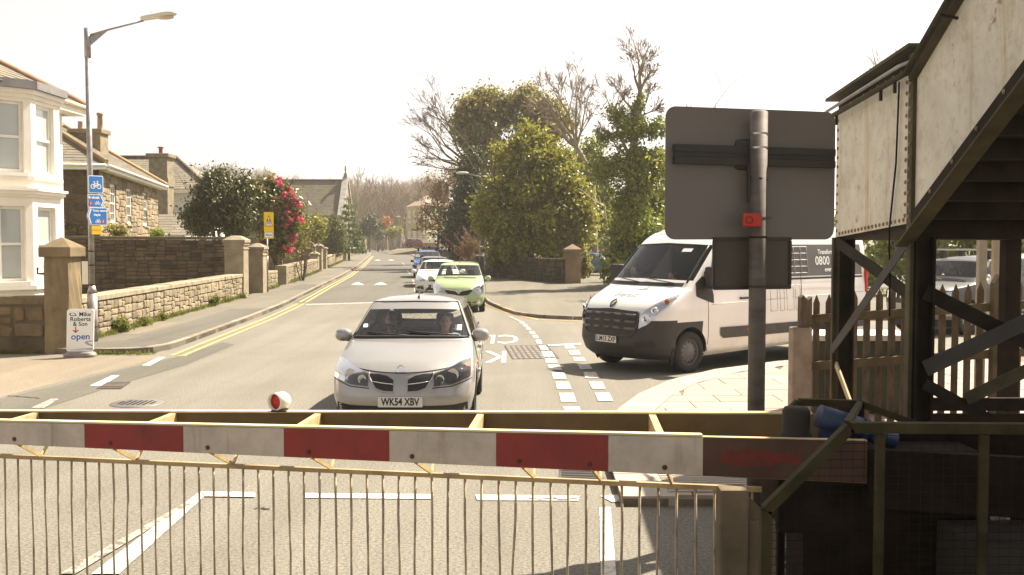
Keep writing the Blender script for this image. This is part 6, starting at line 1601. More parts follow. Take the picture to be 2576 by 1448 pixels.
# --- white hatchback
m_carwhite = carpaint("white paint", (.72, .70, .66), .0, .3)
KF = [(.16, .19, 4.28, .24, .78, .45, .35, 0), (.04, .28, 4.33, .32, .86, .48, .34, 0), (.0, .46, 4.34, .48, .90, .52, .34, 0), (.05, .64, 4.34, .65, .915, .52, .34, .01), (.12, .76, 4.33, .80, .90, .5, .34, .02),
      (.34, .88, 4.30, .90, .88, .4, .34, .03), (.72, .97, 4.27, .96, .86, .3, .34, .02), (1.02, 1.03, 4.25, .99, .84, .25, .34, .015), (1.75, 1.42, 3.85, 1.40, .64, .16, .25, .01), (1.95, 1.465, 3.7, 1.45, .57, .13, .2, .02), (2.3, 1.492, 3.3, 1.49, .38, .1, .1, .01), (2.7, 1.497, 2.9, 1.497, .02, .02, .02, 0)]
def face_white(root, sh, paint):
    f = sh.front
    for sd in (1, -1):
        hl = interp_cols((.50, .87), [(.50, .68), (.66, .66), (.87, .72)], [(.50, .73), (.66, .83), (.80, .90), (.87, .91)], 9); o = patch(f, [(x * sd, a, b) for x, a, b in hl], 5, "headlight", m_reflector, root, off=.006); patch(f, [(x * sd, a, b) for x, a, b in hl], 5, "lens", m_lens, o, off=.02)
        patch(f, interp_cols((.56, .84), [(.56, .34), (.84, .38)], [(.56, .50), (.7, .5), (.84, .44)], 6), 2, "fog_recess", m_trim, root, off=.005) if sd > 0 else patch(f, [(-x, a, b) for x, a, b in interp_cols((.56, .84), [(.56, .34), (.84, .38)], [(.56, .50), (.7, .5), (.84, .44)], 6)], 2, "fog_recess", m_trim, root, off=.005)
        mirror_of(root, sd * .89, 1.3, 1.04, sd, paint, .11, .075, .08)
    patch(f, interp_cols((-.36, .36), [(-.36, .66), (.36, .66)], [(-.36, .735), (.36, .735)], 8), 2, "grille", m_black, root, off=.006)
    patch(f, interp_cols((-.52, .52), [(-.52, .26), (.52, .26)], [(-.52, .28), (-.36, .53), (.36, .53), (.52, .28)], 14), 3, "lower_intake", m_black, root, off=.006); plate_text(root, f, 0, .46, "", ynudge=.015)
    wipers(root, f, ((.6, 1.05), (-.02, 1.075)), ((-.02, 1.05), (-.55, 1.07)))
    MB().tube([sh.top(0, 1.98, 0), sh.top(0, 1.98, 0) + Vector((0, .15, .2))], .007, 5).build("aerial", m_black, root)
car3, sh3 = small_car("white_hatchback", "white hatchback half hidden behind the green car", m_carwhite, KF, (.88, 3.5), .315, .37, 1.84, dict(bonnet=4.4, g0=7.1, g1=8.0, bump=3.3, floor=(.1, 4.2), cowl=1.0, dash=.97, seaty=2.1, rearseat=3.1, seatz=.32), face_white)
P3 = Vector((-2.95, 41.0, 0)); place(car3, P3, R(3))
m_dksilver = carpaint("grey paint", (.16, .16, .17), .5, .35)
def face_plain(root, sh, paint):
    f = sh.front
    for sd in (1, -1):
        hl = interp_cols((.45, .80), [(.45, .62), (.80, .68)], [(.45, .74), (.80, .82)], 6); o = patch(f, [(x * sd, a, b) for x, a, b in hl], 4, "headlight", m_reflector, root, off=.006); patch(f, [(x * sd, a, b) for x, a, b in hl], 4, "lens", m_lens, o, off=.02); mirror_of(root, sd * .86, 1.3, 1.02, sd, m_black, .11, .07, .075)
    patch(f, interp_cols((-.4, .4), [(-.4, .60), (.4, .60)], [(-.4, .70), (.4, .70)], 6), 2, "grille", m_black, root, off=.006); patch(f, interp_cols((-.5, .5), [(-.5, .25), (.5, .25)], [(-.5, .38), (.5, .38)], 6), 2, "lower_intake", m_black, root, off=.006); plate_text(root, f, 0, .46, "", ynudge=.015)
car4, sh4 = small_car("grey_saloon", "dark grey car squeezed between the white hatchback and blue estate", m_dksilver, KF, (.88, 3.5), .315, .37, 1.84, dict(bonnet=4.4, g0=7.1, g1=8.0, bump=3.3, floor=(.1, 4.2), cowl=1.0, dash=.97, seaty=2.1, rearseat=3.1, seatz=.32), face_plain)
place(car4, Vector((-3.75, 50, 0)), R(5))
# --- blue four-by-four with roof bars
m_bluecar = carpaint("blue paint", (.05, .12, .40), .3, .3)
KC = [(.16, .26, 4.45, .3, .78, .4, .3, 0), (.04, .38, 4.5, .4, .86, .42, .3, 0), (.0, .56, 4.5, .58, .89, .46, .3, 0), (.04, .76, 4.5, .78, .895, .46, .3, .01), (.08, .90, 4.5, .92, .88, .42, .3, .02), (.34, 1.00, 4.48, 1.02, .87, .34, .3, .02), (.8, 1.06, 4.46, 1.08, .86, .28, .3, .02), (1.1, 1.10, 4.45, 1.10, .85, .22, .3, .01),
      (1.75, 1.58, 4.25, 1.6, .68, .14, .2, .01), (1.95, 1.63, 4.15, 1.66, .62, .12, .15, .02), (2.3, 1.67, 3.8, 1.68, .4, .1, .1, .01), (2.9, 1.68, 3.1, 1.68, .02, .02, .02, 0)]
def face_suv(root, sh, paint):
    face_plain(root, sh, paint)
    for yy in (2.2, 3.3): mb = MB(); mb.bar((-.78, yy, 1.80), (.78, yy, 1.80), .08, .05); mb.box(-.62, -.52, yy - .05, yy + .05, 1.55, 1.78); mb.box(.52, .62, yy - .05, yy + .05, 1.55, 1.78); mb.build("roof_bar", m_black, root)
car5, sh5 = small_car("blue_estate", "blue four-by-four with roof bars at the back of the queue", m_bluecar, KC, (.88, 3.5), .34, .4, 1.78, dict(bonnet=4.4, g0=7.1, g1=8.0, bump=3.3, floor=(.1, 4.3), cowl=1.05, dash=1.05, seaty=2.1, rearseat=3.1, seatz=.45, eng=.75), face_suv)
place(car5, Vector((-5.05, 62.5, 0)), R(6))

# --- parked cars: copies of the shells above with their own paint
def recolor(root, paint, old):
    for o in root.children_recursive:
        if o.type == 'MESH' and o.data.materials and o.data.materials[0] == old:
            o.data = o.data.copy(); o.data.materials[0] = paint
def parked(src, old, name, label, paint, p, h):
    c = copy_tree(src); c.name = name; tag(c, label, "car"); recolor(c, paint, old); place(c, p, h); return c
parked(car3, m_carwhite, "blue_hatchback", "metallic blue hatchback parked beyond the car park gate pillar", carpaint("steel blue paint", (.09, .17, .30), .4, .35), Vector((7.35, 67.5, .004)), R(68))
parked(car2, m_green, "yellow_hatchback", "pale yellow small car parked behind the blue hatchback", carpaint("pale yellow paint", (.60, .54, .22), .1, .35), Vector((7.4, 76, .004)), R(62))
parked(car5, m_bluecar, "dark_people_carrier", "dark people carrier parked behind the pale yellow car", carpaint("black paint", (.03, .03, .035), .3, .3), Vector((6.6, 87, .004)), R(215))
parked(car2, m_green, "red_hatchback", "red small car partly hidden by the mossy pillar", carpaint("red paint", (.42, .06, .05), .2, .35), Vector((8.9, 72.5, .004)), R(66))
c = parked(car3, m_carwhite, "maroon_hatchback", "maroon car parked on the sloping drive of the yellow house", carpaint("maroon paint", (.16, .025, .03), .3, .35), Vector((-13.2, 168.5, 1.14)), R(80)); c.rotation_euler = (0, R(-4.5), R(80))
parked(car3, m_carwhite, "silver_saloon", "silver car parked low behind the far pillared wall", carpaint("pale silver paint", (.5, .5, .5), .5, .35), Vector((-8.6, 158.5, 0)), R(72))
# --- white panel van pulling out of the side road
m_van = carpaint("van white", (.76, .74, .71), .0, .3, .5)
m_bumper = mat("dark bumper plastic", (.040, .036, .034), .6, var=.15, vs=4, bump=.1)
m_greypanel = mat("grey vinyl", (.10, .096, .092), .4, var=.06, bump=.02)
KV = [(.20, .24, 6.12, .36, .92, .55, .12, 0), (.07, .34, 6.18, .42, .99, .60, .1, 0), (.0, .55, 6.2, .58, 1.025, .62, .1, 0), (.03, .82, 6.2, .82, 1.03, .62, .1, 0), (.09, 1.06, 6.2, 1.05, 1.03, .58, .1, .015),
      (.26, 1.22, 6.2, 1.2, 1.02, .50, .1, .03), (.66, 1.40, 6.2, 1.3, 1.01, .38, .1, .03), (.80, 1.46, 6.2, 1.38, 1.005, .34, .1, .02), (1.52, 2.16, 6.2, 2.05, .93, .30, .08, .02), (1.80, 2.36, 6.19, 2.28, .88, .3, .08, .03), (2.15, 2.46, 6.15, 2.42, .79, .25, .1, .02), (2.6, 2.50, 6.0, 2.48, .55, .2, .1, .01), (4.2, 2.51, 4.6, 2.51, .02, .02, .02, 0)]
def van():
    root = thing("panel_van", "white high-roof panel van pulling out of the side road", "van"); sh = Shell(KV, 16, 60, 8, 6, 2.6, 5.0, .006)
    sh.arches([(.98, .35), (4.62, .35)], .42)
    def cl(T, seg, q, side):
        if 7.2 < T < 7.97:
            if seg == 'F' and q < .84: return 'windscreen'
            if seg == 'S' and .022 < q < .175: return 'win' + ('a' if side > 0 else 'b')
        if T < 3.35 and seg == 'F': return 'bumper'
        if T < 3.1 and seg == 'S' and q < .12: return 'bumper'
        if T < 2.0 and seg == 'R': return 'rear_bumper'
        if 4.3 < T < 7.0 and seg == 'F' and q < .88: return 'bonnet'
        if T > 8.6: return 'roof'
        return 'body'
    sh.build(root, cl, {'body': m_van, 'windscreen': m_glass_car, 'wina': m_glass_car, 'winb': m_glass_car, 'bumper': m_bumper, 'rear_bumper': m_bumper}, {'wina': 'side_window', 'winb': 'side_window'})
    f, hw = sh.front, 1.03
    for y in (.98, 4.62):
        for sd in (1, -1): wheel(root, sd * (hw - .12), y, .35, .22, sd, "steel", mat("dull steel wheel", (.15, .145, .14), .5, metal=.5, var=.2))
        mb = MB(); pts = [(y + .43 * math.cos(a), .35 + .43 * math.sin(a)) for a in [math.pi * k / 12 for k in range(13)]]
        for sd in (1, -1):
            vs = []; fs = []
            for (yy, zz) in pts: vs += [(sd * (hw - .02), yy, zz), (sd * (hw - .34), yy, zz)]
            for k in range(12): fs.append((2 * k, 2 * k + 1, 2 * k + 3, 2 * k + 2))
            mb.add(vs, fs, True); mb.add([(sd * (hw - .34), yy, zz) for yy, zz in pts], [tuple(range(13))])
        mb.build("wheel_arch_liner", m_black, root)
    mb = MB(); mb.box(-.7, .7, .25, 6.0, .28, .42); mb.box(-.8, .8, .35, .85, .4, 1.0); mb.build("underbody", m_black, root)
    MB().box(-.9, .9, 2.55, 2.6, .4, 2.2).build("bulkhead", m_interior, root)
    MB().rbox(-.88, .88, .95, 1.5, 1.16, 1.42, .06).build("dashboard", m_dash, root)
    seats(root, (-.5, .1, .55), 2.15, .62); steering(root, -.5, 1.58, 1.38, .2)
    for (x, y, w, d, c, nm) in ((.1, 1.22, .42, .3, m_signw, "papers"), (-.62, 1.2, .12, .1, m_signw, "paper_cup"), (.42, 1.18, .3, .12, m_bluep, "blue_bottle"), (.7, 1.2, .16, .12, mat("teal card", (.03, .25, .3), .5), "parking_card")): MB().rbox(x - w / 2, x + w / 2, y - d / 2, y + d / 2, 1.422, 1.47, .008).build(nm, c, root)
    # grille: dark bed with three slatted bars
    g0 = interp_cols((-.62, .62), [(-.62, .70), (-.5, .64), (.5, .64), (.62, .70)], [(-.62, 1.04), (0, 1.07), (.62, 1.04)], 18)
    gr = patch(f, g0, 5, "grille", m_black, root, off=.008)
    for z in (.75, .86, .97):
        MB().tube([f(x, z + .012 * math.cos(x * 2), .03) for x in np.linspace(-.6, .6, 15)], .022, 6).build("grille_bar", mat("grille grey", (.12, .115, .11), .5), gr)
        for x in (-.36, -.12, .12, .36): c = f(x, z + .01, .05); MB().rbox(c.x - .045, c.x + .045, c.y - .012, c.y + .02, c.z - .016, c.z + .016, .006).build("grille_slot", m_black, gr)
    polyline_on(f, [(-.62, 1.045), (-.64, .85), (-.60, .69), (-.5, .63), (0, .625), (.5, .63), (.60, .69), (.64, .85), (.62, 1.045)], .02, "grille_surround", m_trim, gr, .012)
    for sd in (1, -1):
        hl = interp_cols((.66, 1.0), [(.66, .76), (.80, .84), (.92, 1.02), (1.0, 1.2)], [(.66, .98), (.78, 1.12), (.9, 1.27), (1.0, 1.34)], 12)
        hl = [(x, a, b) for x, a, b in hl if x <= .985]
        o = patch(f, [(x * sd, a, b) for x, a, b in hl], 6, "headlight", m_reflector, root, off=.008)
        for (x, z, r) in ((.76, .93, .075), (.86, 1.06, .06), (.93, 1.2, .04)):
            c = f(sd * x, z, .014); MB().lathe([(0, .0), (r * .5, .006), (r, .025), (r * 1.06, .02)], 16, Matrix.Translation(c) @ Matrix.Rotation(R(50) * sd, 4, 'Z') @ Matrix.Rotation(R(80), 4, 'X')).build("reflector", m_chrome if x != .93 else m_amber, o)
        patch(f, [(x * sd, a, b) for x, a, b in hl], 6, "lens", m_lens, o, off=.03)
        # fog recess and lower bumper
        patch(f, [(x * sd, a, b) for x, a, b in interp_cols((.60, .90), [(.60, .45), (.90, .47)], [(.60, .54), (.90, .58)], 6)], 2, "bumper_recess", m_black, root, off=.004)
        MB().rbox(0, .3, 1.30, 1.50, 1.40, 1.78, .05, Matrix.Translation((sd * 1.03 - (0 if sd > 0 else .3), 0, 0))).build("wing_mirror", m_black, root)
        MB().rbox(-.04, .08, 1.36, 1.46, 1.44, 1.7, .02, Matrix.Translation((sd * 1.0, 0, 0))).build("mirror_arm", m_black, root)
        # black corner below the door window
        patch(lambda y, z, off: sh.side(y, z, sd, off), [(1.12, 1.28, 1.5), (1.3, 1.22, 1.62), (1.5, 1.16, 1.5), (1.56, 1.15, 1.3)], 3, "quarter_trim", m_black, root, off=.008)
        # rubbing band with its orange markers
        for a, b in ((1.72, 2.55), (2.6, 4.1), (5.15, 6.05)):
            cols = [(y, .54 + (.06 if abs(y - a) < .05 else 0), .73) for y in np.linspace(a, b, 12)]
            patch(lambda y, z, off: sh.side(y, z, sd, off), cols, 3, "rubbing_band", m_trim, root, off=.016)
        for y in (2.48, 4.0, 5.3): c = sh.side(y, .66, sd, .02); MB().ball(c, (.012, .05, .035)).build("side_marker", m_amber, root)
        for y in (1.42, 2.575, 4.02): MB().tube([sh.side(y + (0 if z < 1.4 else (z - 1.4) * .35 if y < 2 else 0), z, sd, .002) for z in np.linspace(.45, 2.1, 12)], .006, 4).build("door_gap", m_trim, root)
        for y in (2.34, 2.74): MB().rbox(-.02, .02, y - .11, y + .11, 1.195, 1.235, .01, Matrix.Translation((sh.side(y, 1.2, sd, .03).x, 0, 0))).build("door_handle", m_black, root)
        MB().tube([sh.side(y, 1.14 + .02 * (y - 2), sd, .002) for y in np.linspace(1.5, 6.0, 14)], .006, 4).build("body_crease", mat("crease shadow grey", (.5, .48, .44), .5), root)
        # vinyl graphics on the side
        patch(lambda y, z, off: sh.side(y, z, sd, off), [(y, 1.56, 2.14) for y in np.linspace(2.95, 6.0, 24)], 6, "vinyl_panel", m_greypanel, root, off=.005)
        patch(lambda y, z, off: sh.side(y, z, sd, off), [(y, 1.50, 1.535) for y in np.linspace(2.95, 6.0, 24)], 1, "vinyl_stripe", m_black, root, off=.006)
        win = MB()
        for k in range(5): y = 3.45 + k * .2; win.tube([sh.side(y, z, sd, .008) for z in np.linspace(1.62, 2.1, 6)], .008, 4)
        for k in range(5): z = 1.62 + k * .12; win.tube([sh.side(y, z, sd, .008) for y in np.linspace(3.45, 4.25, 6)], .008, 4)
        win.build("window_graphic", mat("pale print", (.42, .40, .38), .5), root)
        for (txt, size, yy, zz) in (("Transforming homes", .12, 5.1, 2.0), ("0800 010123", .23, 5.1, 1.83), ("everest.co.uk", .12, 5.1, 1.67)):
            vs, fs = text_geo(txt, size, 'CENTER', .003); MB().add([sh.side(yy + v.x * sd, zz + v.y, sd, .009) for v in vs], fs).build("lettering", m_signw, root)
        win = MB()
        for (ya, yb, za, zb) in ((3.1, 3.3, .95, 1.4), (3.38, 3.5, .95, 1.4), (3.58, 3.78, .95, 1.4), (3.84, 3.98, .95, 1.4)):
            for a, b in (((ya, za), (yb, za)), ((yb, za), (yb, zb)), ((yb, zb), (ya, zb)), ((ya, zb), (ya, za)), ((ya, (za + zb) / 2), (yb, (za + zb) / 2))): win.tube([sh.side(a[0] + (b[0] - a[0]) * t, a[1] + (b[1] - a[1]) * t, sd, .004) for t in (0, .5, 1)], .006, 4)
        win.build("door_graphic", mat("faint print", (.55, .53, .49), .5), root)
        MB().rbox(-.05, .0, 5.98, 6.06, 1.2, 1.75, .01, Matrix.Translation((sd * 1.03 + (.0 if sd > 0 else .05), .1, 0))).build("tail_light", m_taillight, root)
    patch(f, interp_cols((-.55, .55), [(-.55, .36), (.55, .36)], [(-.55, .46), (.55, .46)], 8), 2, "lower_intake", m_black, root, off=.006)
    plate_text(root, f, .0, .56, "LM13 ZXP", blue=True, ynudge=.02)
    c = f(0, 1.15, .02); up = (f(0, 1.19, .02) - c).normalized(); rt = Vector((1, 0, 0)); dm = lambda x, y: c + rt * x + up * y
    for k in (1, -1): MB().tube([dm(0, .10), dm(.05 * k, .03), dm(.05 * k, -.03), dm(0, -.10)], .013, 6).build("badge", m_iron if False else m_trim, root)
    tn = lambda x, y: sh.front(x, 1.27 + y, .006)
    vs, fs = text_geo("Everest", .17, 'CENTER', .0)
    MB().add([tn(v.x + .06, v.y * .62 + .02) for v in vs], fs).build("lettering", mat("grey print", (.22, .21, .21), .5), root)
    MB().add([tn(.1, .10), tn(.36, .10), tn(.30, .155)], [(0, 1, 2)]).build("peak_logo", MATS["grey print"], root)
    vs, fs = text_geo("Transforming homes since 1965", .10, 'CENTER', .0)
    MB().add([sh.front(v.x + .1, 2.335 + v.y * .62, .006) for v in vs], fs).build("lettering", MATS["grey print"], root)
    c = f(-.68, 2.36, .006); MB().add([f(-.72, 2.38, .008), f(-.62, 2.39, .008), f(-.70, 2.30, .008)], [(0, 1, 2)]).build("peak_logo", m_black, root)
    wipers(root, f, ((.72, 1.49), (.05, 1.56)), ((-.05, 1.49), (-.66, 1.55)))
    patch(f, interp_cols((-.88, .88), [(-.88, 1.44), (.88, 1.44)], [(-.88, 1.50), (.88, 1.50)], 14), 1, "cowl_panel", m_black, root, off=.006)
    for sd in (1, -1): polyline_on(f, [(sd * .905, 1.5), (sd * .87, 1.8), (sd * .84, 2.13)], .02, "screen_seal", m_black, root, .0)
    polyline_on(f, [(-.84, 2.13), (0, 2.16), (.84, 2.13)], .018, "screen_seal", m_black, root, .0)
    c = f(.52, 2.05, .004); MB().add([f(.42, 2.02, .004), f(.62, 2.02, .004), f(.62, 2.08, .004), f(.42, 2.08, .004)], [(0, 1, 2, 3)]).build("windscreen_sticker", m_signw, root)
    return root, sh
vn, shv = van(); PV = Vector((1.66, 18.05, 0)); VH = R(-52.2); place(vn, PV, VH); vn.scale = (1.02, 1.02, 1.035)

# --- pickup behind the fence
m_pkdark = carpaint("pickup black paint", (.03, .03, .03), .1, .45, 0, .25); m_pksilver = carpaint("pickup silver", (.40, .39, .38), .5, .35)
KP = [(.14, .36, 4.95, .42, .78, .4, .15, 0), (.04, .46, 5.0, .5, .86, .42, .15, 0), (.0, .66, 5.0, .68, .885, .44, .15, 0), (.02, .84, 5.0, .84, .89, .44, .15, .0), (.06, 1.02, 5.0, 1.0, .885, .42, .15, .02), (.3, 1.11, 5.0, 1.1, .88, .34, .15, .03), (.95, 1.17, 5.0, 1.16, .865, .26, .15, .03), (1.15, 1.20, 5.0, 1.19, .86, .22, .15, .02),
      (1.75, 1.66, 4.9, 1.72, .70, .14, .12, .01), (1.95, 1.72, 4.85, 1.78, .62, .12, .1, .02), (2.3, 1.76, 4.6, 1.82, .4, .1, .1, .01), (3.2, 1.77, 3.6, 1.78, .02, .02, .02, 0)]
def pickup():
    root, sh = std_car("pickup_truck", "dark double-cab pickup with roof bars parked behind the picket fence", m_pkdark, KP, (.92, 3.9), .37, .44, 1.77,
        dict(cat="pickup", bonnet=4.4, g0=7.1, g1=8.0, bump=2.6, lowT=2.3, lowm=m_pksilver, floor=(.1, 4.8), cowl=1.1, dash=1.14, seaty=2.1, rearseat=2.9, seatz=.55, eng=.85, swin=[(.03, .25), (.27, .44), (.52, .95)], tint=False))
    f = sh.front
    for sd in (1, -1):
        hl = interp_cols((.52, .84), [(.52, .80), (.84, .82)], [(.52, .96), (.84, 1.0)], 6); o = patch(f, [(x * sd, a, b) for x, a, b in hl], 4, "headlight", m_reflector, root, off=.006); patch(f, [(x * sd, a, b) for x, a, b in hl], 4, "lens", m_lens, o, off=.02); mirror_of(root, sd * .87, 1.42, 1.25, sd, m_chrome, .13, .07, .12)
        for yy in (1.4, 2.35, 3.1): MB().tube([sh.side(yy, z, sd, .001) for z in np.linspace(.5, 1.15, 6)], .005, 4).build("door_gap", m_black, root)
        MB().tube([sh.side(yy, 1.19, sd, .012) for yy in np.linspace(1.5, 3.0, 10)], .014, 5).build("window_chrome", m_chrome, root)
        MB().bar((sd * .86, 1.4, .38), (sd * .86, 3.2, .38), .12, .05).build("side_step", m_chrome, root)
    patch(f, interp_cols((-.48, .48), [(-.48, .78), (.48, .78)], [(-.48, 1.0), (.48, 1.0)], 8), 2, "grille", m_black, root, off=.006)
    for x in np.linspace(-.42, .42, 8): polyline_on(f, [(x, .79), (x, .99)], .014, "grille_bar", m_chrome, root, .012)
    MB().bar((-.85, -.02, .56), (.85, -.02, .56), .05, .05).build("bumper_bar", m_pksilver, root) if False else None
    plate_text(root, f, 0, .62, "CF", ynudge=.02)
    for yy in (2.2, 3.0): mb = MB(); mb.bar((-.75, yy, 1.92), (.75, yy, 1.92), .07, .035); mb.build("roof_bar", m_alloy, root); [MB().box(x - .05, x + .05, yy - .06, yy + .06, 1.66, 1.9).build("roof_bar_foot", m_black, root) for x in (-.6, .6)]
    wipers(root, f, ((.6, 1.23), (0, 1.26)), ((0, 1.23), (-.55, 1.25)))
    return root
pk = pickup(); place(pk, Vector((9.75, 25.2, 0)), R(-55)); pk.scale = (1.05, 1.05, 1.07)

# ------------------------------------------------------------------ people in the vehicles
m_skin = mat("skin", (.42, .25, .17), .6, var=.06, bump=.03, fine=0); m_skin2 = mat("skin fair", (.50, .31, .22), .6, var=.06, bump=.03, fine=0)
def remesh(mb, voxel, name):
    me = bpy.data.meshes.new(name); me.from_pydata(mb.v, [], mb.f); ob = bpy.data.objects.new(name, me); COL.objects.link(ob)
    md = ob.modifiers.new("r", 'REMESH'); md.mode = 'VOXEL'; md.voxel_size = voxel
    sm = ob.modifiers.new("s", 'SMOOTH'); sm.iterations = 4; sm.factor = .4
    dg = bpy.context.evaluated_depsgraph_get(); out = bpy.data.meshes.new_from_object(ob.evaluated_get(dg)); bpy.data.objects.remove(ob)
    out.polygons.foreach_set("use_smooth", [True] * len(out.polygons)); return out
def hand(mb, w, d, side):
    """palm and five curled fingers from wrist w along d"""
    w = Vector(w); d = Vector(d).normalized(); x = d.cross(Vector((0, 0, 1))).normalized() * side; n = x.cross(d).normalized()
    mb.capsule(w, w + d * .05, .026, .03, 8); mb.capsule(w + d * .05 - x * .02, w + d * .08 + x * .02, .018, .018, 8)
    for k, (o, L) in enumerate(((-.030, .060), (-.010, .072), (.010, .068), (.030, .052))):
        a = w + d * .085 + x * o; b = a + d * L * .55 + n * -.008; c = b + d * L * .25 - n * .03; mb.capsule(a, b, .0095, .009, 6); mb.capsule(b, c, .009, .008, 6)
    a = w + d * .03 - x * .03; b = a + d * .035 - x * .03; mb.capsule(a, b, .012, .011, 6); mb.capsule(b, b + d * .03 - n * .01, .011, .009, 6)
def person(label, car_root, base, shirt, skin, hair, arms, turn=0., lean=.0, longhair=False):
    """seated figure; base is the hip point in the car's own frame"""
    B = Vector(base); t = thing("person", label, "person")
    hd = B + Vector((lean * .6, .05, .66)); nk = B + Vector((lean * .4, .12, .50))
    mb = MB()
    mb.capsule(B + Vector((-.09, 0, .02)), B + Vector((.09, 0, .02)), .13, .13); mb.capsule(B + Vector((0, .03, .1)), B + Vector((lean * .3, .09, .34)), .135, .15); mb.capsule(B + Vector((lean * .3 - .12, .11, .40)), B + Vector((lean * .3 + .12, .11, .40)), .1, .1)
    mb.capsule(nk - Vector((0, 0, .04)), hd - Vector((0, -.01, .06)), .055, .052)
    mb.ball(hd, (.077, .097, .118), 16, 12); mb.ball(hd + Vector((0, -.03, -.06)), (.058, .062, .062), 12, 8)
    mb.capsule(hd + Vector((0, -.092, .012)), hd + Vector((0, -.112, -.022)), .010, .015, 8)
    for sd in (1, -1): mb.ball(hd + Vector((sd * .079, .01, -.005)), (.012, .022, .032), 8, 6)
    sl = MB(); sl.capsule(B + Vector((0, .03, .06)), B + Vector((lean * .3, .09, .34)), .15, .163); sl.capsule(B + Vector((lean * .3 - .14, .11, .40)), B + Vector((lean * .3 + .14, .11, .40)), .108, .108)
    for sd, (el, wr) in arms.items():
        s0 = B + Vector((lean * .3 + sd * .185, .11, .41)); e, w = B + Vector(el), B + Vector(wr)
        mb.capsule(s0, e, .052, .042); mb.capsule(e, w, .042, .028); hand(mb, w, w - e, sd); sl.capsule(s0, s0.lerp(e, .75), .068, .060)
    for sd in (1, -1):
        hp = B + Vector((sd * .1, 0, .02)); kn = B + Vector((sd * .14, -.46, .09)); an = B + Vector((sd * .13, -.72, -.22)); mb.capsule(hp, kn, .085, .06); mb.capsule(kn, an, .055, .04); mb.capsule(an, an + Vector((0, -.14, -.04)), .042, .032)
    def obj_(me, nm, m, par=None):
        o = bpy.data.objects.new(nm, me); me.materials.append(m); COL.objects.link(o); o.parent = par or t; return o
    obj_(remesh(mb, .0115, "body"), "body", skin); obj_(remesh(sl, .016, "shirt"), "shirt", shirt)
    hb = MB(); hb.ball(hd + Vector((0, .022, .028)), (.09, .098, .108), 16, 12)
    hb.f = [f for f in hb.f if not (np.mean([hb.v[i][1] for i in f]) < hd.y - .035 and np.mean([hb.v[i][2] for i in f]) < hd.z + .065)]; hb.sm = [True] * len(hb.f)
    if longhair:
        for sd in (1, -1): hb.capsule(hd + Vector((sd * .075, .03, .02)), hd + Vector((sd * .07, .05, -.16)), .035, .03, 8)
        hb.capsule(hd + Vector((0, .085, .0)), hd + Vector((0, .09, -.17)), .06, .05, 8)
    hb.build("hair", hair, t)
    for sd in (1, -1): MB().ball(hd + Vector((sd * .031, -.089, .012)), (.013, .006, .007), 8, 5).build("eye", m_black, t)
    MB().ball(hd + Vector((0, -.089, -.062)), (.022, .006, .005), 8, 5).build("mouth", mat("lips", (.30, .11, .09), .6), t)
    t.location = car_root.location; t.rotation_euler = car_root.rotation_euler; return t
m_hair_d = mat("dark hair", (.03, .02, .014), .6, bump=.2, bs=80); m_hair_b = mat("brown hair", (.09, .055, .03), .6, bump=.2, bs=80)
wheel_arms = {1: ((.27, -.06, .20), (.16, -.30, .36)), -1: ((-.27, -.06, .20), (-.16, -.30, .36))}
person("person in a striped dark top driving the silver hatchback", car1, (-.36, 2.20, .54), mat("striped dark top", (.05, .05, .06), .9, var=.5, vs=14, stretch=(0, 0, 4)), m_skin, m_hair_b, wheel_arms)
person("passenger of the silver hatchback in a pale blue top, hand raised", car1, (.36, 2.20, .52), mat("pale blue top", (.30, .38, .50), .9), m_skin2, m_hair_d, {1: ((.30, -.08, .20), (.16, -.24, .44)), -1: ((-.26, -.04, .18), (-.08, -.28, .20))}, lean=.04, longhair=True)
person("person with short dark hair driving the green hatchback", car2, (-.36, 1.75, .62), mat("black top", (.025, .025, .028), .9), m_skin, m_hair_d, wheel_arms)
person("person in a red top driving the white hatchback", car3, (-.36, 2.1, .58), mat("red top", (.45, .05, .03), .9), m_skin2, m_hair_d, wheel_arms)
person("person in a dark jacket driving the white panel van", vn, (-.5, 2.13, .92), mat("dark jacket", (.03, .03, .04), .9), m_skin, m_hair_d, wheel_arms)
# ------------------------------------------------------------------ level crossing barrier
m_boomcore = mat("weathered yellow timber", (.47, .35, .17), .8, var=.3, vs=2.5, bump=.2, bs=25, stretch=(1, 4, 4))
m_boomback = mat("shaded back board", (.15, .10, .045), .85, var=.4, vs=2.0, bump=.3, bs=20, c2=(.08, .058, .027))  # boom timber darkened in colour to stand for the shaded rear board
def paintedboard(name, c):
    t = NT(name)
    d = t.ramp(t.noise(3, 6, .7), [(.35, mulc(c, .72)), (.6, c)])
    s = t.ramp(t.noise(1.2, 5, .7, stretch=(8, 8, .6)), [(.30, (.30, .18, .08)), (.42, (1, 1, 1))])
    d = t.mix(.35, d, s, 'MULTIPLY')
    t.col(d).set(.45, 0, .45).bump(t.noise(14, 4, .6, stretch=(1, 1, 6)), .12, .01); return t.m
m_bwhite = paintedboard("boom white", (.50, .43, .36)); m_bred = paintedboard("boom red", (.24, .016, .014))
m_bdark = mat("boom dark root", (.075, .035, .022), .7, var=.4, vs=3, bump=.2); m_bstain = mat("faded red patch", (.055, .02, .012), .7, c2=(.20, .016, .010), vs=14)
yF = lambda x: 5.564 - .294 * x
yB = lambda x: 6.18 - .215 * x
zT = lambda x: 1.257 + .0334 * x
hB = lambda x: .189 + .0141 * x
zR = lambda x: .935 + .0146 * x
yM = lambda x: (yF(x) + yB(x)) / 2
bar = thing("barrier_boom", "lowered red and white striped level crossing barrier boom", "barrier", (-1.3, 6.1, 0))
